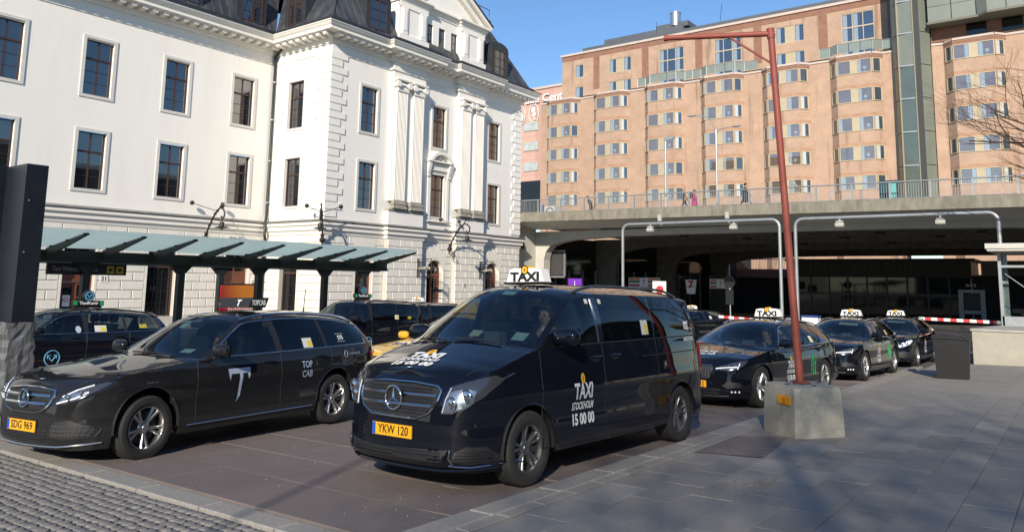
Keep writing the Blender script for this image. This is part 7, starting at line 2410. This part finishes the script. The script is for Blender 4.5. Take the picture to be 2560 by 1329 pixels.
van_c.patch('crest_figure', [(.33 + .035 * cos(a), -.06 + .014 * sin(a)) for a in [2 * pi * i / 12 for i in range(12)]], 'H', .0105, MATS['roundel_red'], o, .03)
stockholm_decal(van_c, van, 'L', -.88, .80, 1.0)
stockholm_decal(van_c, van, 'R', -.88, .80, 1.0)
note(van_c, van, 'L', -2.35, 1.42, .17, .17)
van_c.patch('price_sticker', [(-3.46, 1.38), (-3.60, 1.38), (-3.60, 1.48), (-3.46, 1.48)], 'L', .004, DECALW, van, .06)
van_c.text('price_lettering', '575', 'L', -3.53, 1.42, .11, .05, BLACK, van, -1, .03, 0, .0055)
van_c.text('side_lettering', 'DAGENS NYHETER', 'L', -3.55, 1.255, .32, .05, DECALW, van, -1, .02)
for x in (-1.19, -1.45): van_c.patch('frame_tag', [(x - .03, 1.69), (x + .03, 1.69), (x + .03, 1.74), (x - .03, 1.74)], 'L', .004, PAPER, van, .05)
windscreen_items(van_c, van, [(.13, .84, .16, .10, STICK, 'toll_box'), (.62, .12, .13, .13, STICK, 'toll_sticker'), (.12, .14, .13, .10, mat('green_card', (.55, .66, .45), .6), 'permit_card')])
mb = MB(); mb.box(-.36, -.24, .05, .34, 1.25, 1.39, .01); mb.build('dash_terminal', mat('grey_terminal', (.16, .17, .17), .4), van)
wipers(van_c, van)
van_c.line('belt_seal', [(-.5, 1.256), (-3.7, 1.300)], 'L', .002, .008, TRIM, van); van_c.line('belt_seal', [(-.5, 1.256), (-3.7, 1.300)], 'R', .002, .008, TRIM, van)
van_c.line('slide_rail', [(-2.2, 1.09), (-3.7, 1.11)], 'L', -.001, .007, TRIM, van)
van_c.line('window_post', [(-1.285, 1.27), (-1.285, 1.74)], 'L', .003, .010, CHROME, van)
for sd, ch in ((1, 'L'), (-1, 'R')):
    q = [(sd * .93, 0), (0, 0)]
    pz = [(-3.9, .80), (-4.0, .80), (-4.06, 1.2), (-3.98, 1.35), (-3.92, 1.2)]
    mb = MB(); pts = [van_c.at('B', sd * .82, z, .006) for z in (.80, .95, 1.1, 1.2)]; mb.tube(pts, .03, 8); mb.build('tail_lamp', LENSR, van, 60)
seated_driver(van, -.92, .40, .80, mat('driver_suit', (.01, .011, .014), .8), mat('grey_dark_hair', (.03, .027, .025), .7), 'person in a dark suit and white collar driving the front van', radians(0))

# ---------------------------------------------------------------- front estate (TOPCAB)
sc = Car('estate', (1, 1, 1.065))
sed = thing('taxi_estate', 'dusty black estate taxi at the left with plate SDG 969', 'car', world=False)
place(sed, -9.10, 4.38, radians(-83.0), radians(.6))
build_body(sc, sed, P_SED, tint=PRIV, front_tint=SIDEG)
add_wheels(sc, sed, .335, .225, .222, (5, True), SILVER, radians(4))
shut_lines(sc, sed, P_SED); handles(sc, sed, P_SED, -.10); mirrors(sc, sed, P_SED, 1.05)
BLUECH = mat('bright_trim', (.55, .58, .62), .18, metal=1.0)
roof_rails(sc, sed, BLUECH, -1.45, -3.6, .02, .035)
def estate_chrome(c, root, m):
    for ch in 'LR':
        xs = np.linspace(c.d['xA'] - .10, c.d['wins'][-1][1] - .02, 30)
        lo = [c.at(ch, x, c.zes(x) + .012, .003) for x in xs]
        hi = [c.at(ch, x, c.zes(x) + (c.Cz(x) - c.zes(x)) * .965, .004) for x in xs]
        for nm, pts in (('belt_chrome', lo), ('roof_chrome', hi)):
            mb = MB(); mb.tube(pts, .009, 6); mb.build(nm, m, root, 60)
        mb = MB(); mb.tube([hi[-1], hi[-1].lerp(lo[-1], .5), lo[-1]], .009, 6); mb.build('window_chrome', m, root, 60)
        sill = [c.at(ch, x, .285, .006) for x in np.linspace(-c.d['R'] - .1, -c.d['wb'] + c.d['R'] + .08, 16)]
        mb = MB(); mb.tube(sill, .010, 6); mb.build('sill_chrome', m, root, 60)
estate_chrome(sc, sed, BLUECH)
plate(sc, sed, 'F', 0, .385, 'SDG 969')
ge = [(-.40, .715), (-.15, .735), (.15, .735), (.40, .715), (.435, .68), (.41, .60), (.34, .54), (.22, .515), (-.22, .515), (-.34, .54), (-.41, .60), (-.435, .68)]
grille(sc, sed, ge, [([(-.40, .665), (0, .665), (.40, .665)], .020), ([(-.37, .595), (0, .595), (.37, .595)], .020)], [[(-.36, z), (.36, z)] for z in (.545, .63, .70)], .012, CHROME)
star_emblem(sc, sed, .632, .088, .035)
headlight(sc, sed, [(.49, .60), (.52, .66), (.62, .72), (.74, .775), (.83, .80), (.85, .79), (.80, .72), (.70, .645), (.58, .60)], [(.60, .66, .035), (.70, .705, .03)], [([(.50, .61), (.56, .625), (.68, .66), (.76, .715)], .010), ([(.54, .67), (.64, .725), (.76, .775)], .009)], wedge=[(.51, .62), (.55, .67), (.66, .72), (.74, .72), (.68, .655), (.58, .62)])
for sd in (1, -1):
    o = sc.patch('side_intake', [(sd * a, b) for a, b in ((.44, .36), (.50, .44), (.66, .455), (.80, .40), (.84, .33), (.78, .285), (.60, .275), (.46, .30))], 'F', .003, TRIM, sed, .04)
    for k in range(12):
        y = .47 + k * .031; sc.line('mesh_wire', [(sd * y, .30), (sd * (y + .03), .42 - max(0, y - .66) * .35)], 'F', .006, .0035, mat('mesh_grey', (.07, .07, .07), .5), o, n=4)
    for z in (.32, .36, .40): sc.line('mesh_wire', [(sd * .47, z), (sd * .79, z)], 'F', .006, .0035, MATS['mesh_grey'], o, n=4)
o = sc.patch('lower_intake', [(-.42, .37), (.42, .37), (.40, .26), (-.40, .26)], 'F', .003, TRIM, sed, .06)
for z in (.28, .31, .34): sc.line('intake_slat', [(-.4, z), (.4, z)], 'F', .007, .006, mat('slat_plastic', (.012, .012, .013), .5), o)
sc.line('front_lip', [(-.82, .235), (-.5, .205), (0, .195), (.5, .205), (.82, .235)], 'F', .006, .010, SILVER, sed)
sc.line('bonnet_gap', [(.62, .60), (.40, .70), (0, .765), (-.5, .80)], 'H', -.001, .0045, TRIM, sed, n=5); sc.line('bonnet_gap', [(.62, -.60), (.40, -.70), (0, -.765), (-.5, -.80)], 'H', -.001, .0045, TRIM, sed, n=5)
p = sc.at('H', .66, 0, .004); mb = MB(); mb.lathe([(0, .006), (.03, .006), (.032, 0)], 18, p); mb.build('bonnet_badge', MATS['badge_blue'], sed)
# T marks and lettering on the doors
SKYVIN = mat('sky_tinted_vinyl', (.42, .50, .62), .3, metal=.25)  # reflected sky painted in as pale blue, only slightly metallic
for ch, s_ in (('L', -1), ('R', 1)):
    def T(pts): return [(-1.20 + s_ * a, .72 + b) for a, b in pts]
    sc.patch('door_mark', T([(-.17, .11), (.17, .11), (.16, .02), (.14, -.02), (.125, .05), (-.125, .05), (-.14, -.02), (-.16, .02)]), ch, .004, SKYVIN, sed, .05)
    sc.patch('door_mark', T([(.0, .05), (.05, .055), (.025, -.20), (-.035, -.27), (-.01, -.18)]), ch, .004, SKYVIN, sed, .05)
    sc.text('door_lettering', 'TOP', ch, -2.35, .80, .19, .085, SKYVIN, sed, s_, .02); sc.text('door_lettering', 'CAB', ch, -2.35, .685, .19, .085, SKYVIN, sed, s_, .02)
    sc.text('side_lettering', 'CABONLINE', ch, -3.36, .885, .26, .03, DECALS, sed, s_, .01)
    ringp = [(-3.16 + .035 * cos(a), .885 + .045 * sin(a)) for a in [2 * pi * i / 18 for i in range(18)]]
    sc.line('ring_mark', ringp, ch, .003, .004, DECALS, sed, closed=True, n=4)
    note(sc, sed, ch, -2.42, 1.06, .18, .12)
    sc.text('price_lettering', '575', ch, -3.12, 1.10, .12, .055, DECALW, sed, s_, .04, 0, .0055)
    sc.line('price_rule', [(-3.04, 1.15), (-3.2, 1.15)], ch, .005, .003, DECALW, sed, n=4); sc.line('price_rule', [(-3.04, 1.05), (-3.2, 1.05)], ch, .005, .003, DECALW, sed, n=4)
windscreen_items(sc, sed, [(.06, .70, .10, .10, STICK, 'toll_box'), (.55, .14, .12, .10, STICK, 'toll_sticker'), (.0, .84, .12, .05, STICK, 'sensor_pad')])
wipers(sc, sed)
# lit roof sign: black wedge with white lettering
z = sc.H(-1.95, 0)[2] * 1.065 + .01
mb = MB(); mb.box(-2.08, -1.82, -.3, .3, z, z + .03, .01); mb.prism([(-.36, z + .03), (.30, z + .03), (.40, z + .17), (-.28, z + .17)], -2.03, -1.87, 'y'); 
mb.v = [(a, b, c) for a, b, c in mb.v]
b_ = MB(); b_.prism([(-2.10, z + .03), (-1.80, z + .03), (-1.86, z + .165), (-2.16, z + .165)], -.32, .32, 'y'); rs = b_.build('roof_sign', TRIM, sed)
text_obj('lettering', 'TOPCAB', .1, DECALW, rs, (-1.978, .3225, z + .095), (-1, 0, 0), (0, 0, 1), bold=.02, extrude=.001, width=.24)
text_obj('lettering', 'T', .13, DECALW, rs, (-1.825, 0.1, z + .09), (0, 1, 0), (-.4, 0, .9), bold=.02, extrude=.001)
mb = MB(); mb.ball((-1.86, -.28, z + .06), .045, 10, 6); mb.build('beacon', MATS['roundel_yellow'], rs)
mb = MB(); mb.tube([(-3.25, -.1, 1.52), (-3.28, -.1, 1.88)], .006, 5); mb.tube([(-3.25, -.1, 1.51), (-3.255, -.1, 1.59)], .012, 6); mb.build('aerial', TRIM, sed)
for sd in (1, -1):
    mb = MB(); pts = [sc.at('B', sd * y, zz, .006) for y, zz in ((.80, .86), (.70, .87), (.5, .88))]; mb.tube(pts, .03, 8); mb.build('tail_lamp', LENSR, sed, 60)
seated_driver(sed, -1.28, .36, .42, mat('driver_shirt', (.03, .03, .035), .8), HAIRD, 'person at the wheel of the dusty estate at the left', 0, False)

# ---------------------------------------------------------------- dark estates with hammer lamps
def hammer_estate(label, x, y, hd, plate_txt, detail=True, group='dark estate taxis in line'):
    c = Car('estate', (1.0, 1.0, 1.0))
    r = thing('taxi_estate', label, 'car', group=group, world=False)
    place(r, x, y, hd)
    build_body(c, r, P_BLK, tint=PRIV)
    add_wheels(c, r, .345, .235, .235, (5, True), SILVER)
    shut_lines(c, r, P_BLK); handles(c, r, P_BLK, -.10); mirrors(c, r, P_BLK, 1.05)
    roof_rails(c, r, BLUECH, -1.45, -3.6, .02, .035)
    estate_chrome(c, r, BLUECH)
    plate(c, r, 'F', 0, .40, plate_txt)
    gv = [(-.33, .70), (.33, .70), (.36, .66), (.33, .52), (.29, .49), (-.29, .49), (-.33, .52), (-.36, .66)]
    o = c.patch('grille', gv, 'F', .004, TRIM, r, .05); c.line('grille_frame', gv, 'F', .010, .010, CHROME, o, closed=True)
    for k in range(13):
        yy = -.29 + k * .0483; c.line('grille_slat', [(yy, .51), (yy, .685)], 'F', .009, .005, GUN, o, n=5)
    headlight(c, r, [(.45, .655), (.47, .69), (.62, .745), (.80, .79), (.84, .78), (.80, .70), (.68, .635), (.52, .625)], [(.62, .70, .028), (.70, .72, .028)], [([(.42, .655), (.60, .675), (.74, .685)], .013), ([(.74, .65), (.76, .74)], .012)])
    for sd in (1, -1):
        c.patch('side_intake', [(sd * a, b) for a, b in ((.52, .38), (.60, .45), (.76, .43), (.80, .36), (.60, .34))], 'F', .003, TRIM, r, .04)
        for k in range(3):
            p = c.at('F', sd * (.66 + k * .045), .285, .008); mb = MB(); mb.ball(p, .018, 8, 5); mb.build('fog_lamp', DRL, r, 50)
        mb = MB(); mb.tube([c.at('B', sd * yy, zz, -.012) for yy, zz in ((.70, .96), (.74, .9), (.66, .86), (.5, .87))], .03, 8); mb.build('tail_lamp', LENSR, r, 60)
    o = c.patch('lower_intake', [(-.50, .33), (.50, .33), (.46, .23), (-.46, .23)], 'F', .003, TRIM, r, .06)
    c.line('lip_blade', [(-.6, .215), (0, .2), (.6, .215)], 'F', .008, .008, GUN, r)
    taxi_sign(c, r, -2.4)
    c.line('bonnet_crease', [(.6, .42), (.1, .55), (-.5, .62)], 'H', -.003, .008, P_BLK, r, n=5); c.line('bonnet_crease', [(.6, -.42), (.1, -.55), (-.5, -.62)], 'H', -.003, .008, P_BLK, r, n=5)
    c.text('bonnet_lettering', 'TAXI', 'H', .27, 0, .38, .10, DECALW, r, 1, .05, 0, .007, -1); c.text('bonnet_lettering', '15 00 00', 'H', .42, 0, .44, .075, DECALW, r, 1, .05, 0, .007, -1)
    stockholm_decal(c, r, 'L', -1.18, .66, .85)
    if detail:
        lf = [(-2.25, .42), (-2.18, .52), (-2.17, .66), (-2.25, .80), (-2.36, .70), (-2.38, .55), (-2.34, .44)]
        c.line('leaf_outline', lf, 'L', .004, .007, mat('leaf_green', (.02, .35, .12), .5), r, closed=True); c.line('leaf_vein', [(-2.27, .44), (-2.26, .74)], 'L', .004, .006, MATS['leaf_green'], r); c.line('leaf_vein', [(-2.27, .58), (-2.34, .66)], 'L', .004, .005, MATS['leaf_green'], r)
    note(c, r, 'L', -2.45, 1.08, .15, .12)
    windscreen_items(c, r, [(-.48, .80, .16, .09, STICK, 'toll_box'), (.0, .10, .10, .10, MATS['green_card'], 'permit_card')])
    mb = MB(); mb.box(-.98, -.90, .12, .34, .98, 1.08, .01); mb.build('dash_terminal', MATS['grey_terminal'], r)
    wipers(c, r)
    return c, r
c1, e1 = hammer_estate('black estate taxi behind the concrete block, first behind the van', -5.32, 13.4, radians(-95.5), 'XHU 41J')
seated_driver(e1, -1.32, .37, .42, mat('driver_suit', (.01, .011, .014), .8), HAIRD, 'person in a dark jacket at the wheel of the estate behind the block', 0)
c2, e2 = hammer_estate('black estate taxi between the red post and the waste bin, with its windscreen visor down', -5.05, 20.0, radians(-92), None)
windscreen_items(c2, e2, [(.25, .72, .42, .16, mat('sun_visor', (.52, .55, .48), .7), 'sun_visor')])
# third in line: rounder estate with glaring headlamps
c3 = Car('estate')
e3 = thing('taxi_estate', 'black estate taxi with glaring lamps left of the waste bin', 'car', group='dark estate taxis in line', world=False)
place(e3, -4.85, 26.0, radians(-91.0))
build_body(c3, e3, P_BLK, tint=PRIV); add_wheels(c3, e3, .335, .225, .225, (5, True), SILVER); shut_lines(c3, e3, P_BLK); handles(c3, e3, P_BLK, -.10); mirrors(c3, e3, P_BLK, 1.05); roof_rails(c3, e3, BLUECH, -1.45, -3.6, .02, .035); estate_chrome(c3, e3, BLUECH)
grille(c3, e3, ge, [([(-.40, .665), (0, .665), (.40, .665)], .016), ([(-.37, .595), (0, .595), (.37, .595)], .016)], [], .012, CHROME); star_emblem(c3, e3, .632, .088, .035)
headlight(c3, e3, [(.47, .58), (.50, .66), (.62, .72), (.74, .775), (.83, .80), (.85, .76), (.80, .68), (.70, .62), (.58, .58)], [(.58, .65, .05), (.70, .70, .05)], [([(.50, .60), (.60, .64), (.76, .715)], .02)], bowl=mat('bright_lamp_bowl', (.75, .76, .85), .25))
for sd in (1, -1):
    o = c3.patch('side_intake', [(sd * a, b) for a, b in ((.44, .36), (.50, .44), (.66, .455), (.80, .40), (.84, .33), (.78, .285), (.60, .275), (.46, .30))], 'F', .003, TRIM, e3, .04); c3.line('intake_blade', [(sd * .46, .45), (sd * .66, .465), (sd * .80, .41)], 'F', .006, .008, CHROME, o)
taxi_sign(c3, e3, -1.9); stockholm_decal(c3, e3, 'L', -1.18, .66, .85); plate(c3, e3, 'F', 0, .42, None)
windscreen_items(c3, e3, [(-.35, .74, .14, .10, STICK, 'toll_box'), (.15, .72, .5, .12, MATS['sun_visor'], 'sun_visor'), (-.12, .12, .10, .10, MATS['green_card'], 'permit_card')]); wipers(c3, e3)

# ---------------------------------------------------------------- other taxis
KURB = mat('kurir_blue', (.10, .32, .50), .5); KURG = mat('kurir_green', (.03, .40, .16), .5)
def kurir_sign(c, root, x):
    z = c.H(x, 0)[2] * c.sc[2] + .01; x = x * c.sc[0]
    mb = MB(); mb.box(x - .3, x + .3, -.03, .03, z, z + .05, .005); b = mb.build('sign_base', TRIM, root)
    mb = MB(); mb.box(x - .34, x + .34, -.05, .05, z + .05, z + .17, .01); o = mb.build('roof_sign', BLACK, root)
    mb = MB(); mb.lathe([(0, -.05), (.12, -.05), (.13, -.03), (.13, .03), (.12, .05), (0, .05)], 26, (x, 0, z + .27), 'y'); e = mb.build('roundel', BLACK, o, 40)
    for s_ in (1, -1):
        mb = MB(); mb.lathe([(.075, .0), (.105, .0), (.105, .004), (.075, .004)], 24, (x, s_ * .054 - (.004 if s_ < 0 else 0), z + .27), 'y'); mb.build('roundel_ring', KURB, e)
        mb = MB(); mb.tube([(x - .05, s_ * .055, z + .31), (x, s_ * .055, z + .23), (x + .05, s_ * .055, z + .31)], .012, 5); mb.build('roundel_arrow', KURB, e)
        for dx in (-.29, .29):
            for k in range(3):
                mb = MB(); mb.box(x + dx - .04, x + dx + .04, s_ * .052 - .003, s_ * .052 + .003, z + .065 + k * .035, z + .088 + k * .035); mb.build('lit_bar', KURG, o)
        text_obj('lettering', 'TaxiKurir', .09, DECALW, o, (x, s_ * .053, z + .11), (-s_, 0, 0), (0, 0, 1), bold=.03, extrude=.001, width=.42)
def kurir_mark(c, root, u, v, k=1.0):
    for ch in 'LR':
        ring = [(u + .15 * k * cos(a), v + .15 * k * sin(a)) for a in [2 * pi * i / 28 for i in range(28)]]
        c.line('door_ring', ring, ch, .004, .012 * k, KURB, root, closed=True)
        c.line('door_arrow', [(u - .085 * k, v + .05 * k), (u, v - .06 * k), (u + .085 * k, v + .05 * k)], ch, .004, .013 * k, KURB, root)
        for s_ in (1, -1): c.line('arrow_head', [(u + s_ * .03 * k, v + .055 * k), (u + s_ * .09 * k, v + .06 * k), (u + s_ * .09 * k, v - .005 * k)], ch, .004, .011 * k, KURB, root)
c4 = Car('estate', (.975, .995, 1.05))
v70 = thing('taxi_estate', 'black courier-marked estate taxi behind the black pylon', 'car', group='courier-marked taxis', world=False)
place(v70, -18.2, 6.1, radians(-90))
build_body(c4, v70, P_BLK, tint=SIDEG, front_tint=SIDEG); add_wheels(c4, v70, .33, .225, .215, (5, True), SILVER); shut_lines(c4, v70, P_BLK); handles(c4, v70, P_BLK, -.10); mirrors(c4, v70, P_BLK, 1.1); roof_rails(c4, v70, TRIM, -1.35, -3.65, .05, .06); estate_chrome(c4, v70, BLUECH)
kurir_sign(c4, v70, -2.25); kurir_mark(c4, v70, -1.2, .50)
note(c4, v70, 'L', -2.2, 1.06, .26, .13); c4.text('price_lettering', '535', 'L', -3.2, 1.10, .18, .08, PAPERY, v70, -1, .05, 0, .005)
c4.patch('round_sticker', [(-1.72 + .06 * cos(a), 1.05 + .07 * sin(a)) for a in [2 * pi * i / 18 for i in range(18)]], 'L', .004, mat('pale_sticker', (.4, .48, .5), .5), v70, .05)
headlight(c4, v70, [(.49, .60), (.52, .66), (.62, .72), (.74, .775), (.83, .80), (.85, .79), (.80, .72), (.70, .645), (.58, .60)], [(.60, .66, .035)], [])
c4.text('bonnet_lettering', '020-20', 'H', -.05, .0, .6, .12, PAPERY, v70, 1, .03, 0, .007, -1)
for sd in (1, -1):
    mb = MB(); mb.tube([c4.at('B', sd * .76, zz, -.01) for zz in (.8, .9, .97)], .04, 8); mb.build('tail_lamp', LENSR, v70, 60)
plate(c4, v70, 'F', 0, .44, None)
c5 = Car('van', (.86, .93, .965))
cad = thing('taxi_van', 'black courier-marked van taxi below the canopy end', 'van', group='courier-marked taxis', world=False)
place(cad, -17.7, 14.7, radians(-90))
build_body(c5, cad, P_BLK, tint=PRIV); add_wheels(c5, cad, .325, .215, .205, (5, True), SILVER); shut_lines(c5, cad, P_BLK); handles(c5, cad, P_BLK, -.14); mirrors(c5, cad, P_BLK, 1.1); roof_rails(c5, cad, TRIM, -1.3, -3.8, .045, .09)
kurir_sign(c5, cad, -1.75); kurir_mark(c5, cad, -1.15, .62, 1.1); note(c5, cad, 'L', -2.55, 1.38, .2, .14); c5.text('price_lettering', '535', 'L', -3.2, 1.36, .18, .08, PAPERY, cad, -1, .05, 0, .005)
headlight(c5, cad, [(.545, .70), (.56, .80), (.60, .865), (.72, .93), (.84, 1.0), (.895, 1.02), (.885, .93), (.84, .82), (.74, .74), (.64, .70)], [(.63, .775, .05), (.745, .835, .055)], [])
grille(c5, cad, gp, [([(-.49, .845), (.49, .845)], .012)], [], .008); plate(c5, cad, 'F', 0, .52, None)
c6 = Car('estate', (1, 1, 1.04))
yel = thing('taxi_estate', 'yellow taxi half hidden between the dusty estate and the front van', 'car', world=False)
place(yel, -10.0, 10.35, radians(-90))
build_body(c6, yel, P_YEL, tint=SIDEG, front_tint=SIDEG); add_wheels(c6, yel, .335, .225, .22, (5, True), SILVER); shut_lines(c6, yel, P_YEL); handles(c6, yel, P_YEL, -.10); mirrors(c6, yel, P_YEL, 1.05)
grille(c6, yel, ge, [([(-.40, .665), (0, .665), (.40, .665)], .016)], [], .012, CHROME); plate(c6, yel, 'F', 0, .44, None)
headlight(c6, yel, [(.49, .60), (.52, .66), (.62, .72), (.74, .775), (.83, .80), (.85, .79), (.80, .72), (.70, .645), (.58, .60)], [(.60, .66, .035)], [])
c6.text('bonnet_lettering', 'TAXI', 'H', .1, 0, .7, .2, mat('vinyl_blue', (.02, .05, .25), .5), yel, 1, .03, 0, .007, -1)
z = c6.H(-1.75, 0)[2] * 1.04 + .01
mb = MB(); mb.prism([(-.33, z), (.33, z), (.22, z + .2), (-.22, z + .2)], -1.85, -1.65, 'x'); mb.build('roof_sign', P_YEL, yel)
c7 = Car('estate', (.97, .98, 1.0))
bk = thing('taxi_estate', 'dark taxi in the shade of the viaduct behind the barrier', 'car', group='dark estate taxis in line', world=False)
place(bk, -15.6, 33.5, radians(-105))
build_body(c7, bk, P_BLK, tint=PRIV); add_wheels(c7, bk, .335, .225, .22, (5, True), SILVER); shut_lines(c7, bk, P_BLK); mirrors(c7, bk, P_BLK, 1.05); taxi_sign(c7, bk, -1.9)
headlight(c7, bk, [(.47, .58), (.50, .66), (.62, .72), (.74, .775), (.83, .80), (.85, .76), (.80, .68), (.70, .62), (.58, .58)], [(.58, .65, .05), (.70, .70, .05)], [([(.50, .60), (.60, .64), (.76, .715)], .02)])
note(c7, bk, 'L', -2.3, 1.1, .18, .14); plate(c7, bk, 'F', 0, .42, None); windscreen_items(c7, bk, [(-.4, .75, .16, .09, STICK, 'toll_box')])
c8 = Car('van', (.9, .95, .95))
b8 = thing('taxi_van', 'dark van roof seen past the front van beside the arched doors', 'van', world=False)
place(b8, -20.6, 20.4, radians(-90)); build_body(c8, b8, P_BLK, tint=PRIV); add_wheels(c8, b8, .325, .215, .205, (5, True), SILVER); shut_lines(c8, b8, P_BLK); mirrors(c8, b8, P_BLK, 1.1); roof_rails(c8, b8, TRIM, -1.3, -3.8, .045, .09); taxi_sign(c8, b8, -1.5)
# ---------------------------------------------------------------- tidy helper flags
for o in WROOTS:
    if '_w' in o: del o['_w']
bpy.data.scenes.remove(SCRATCH)
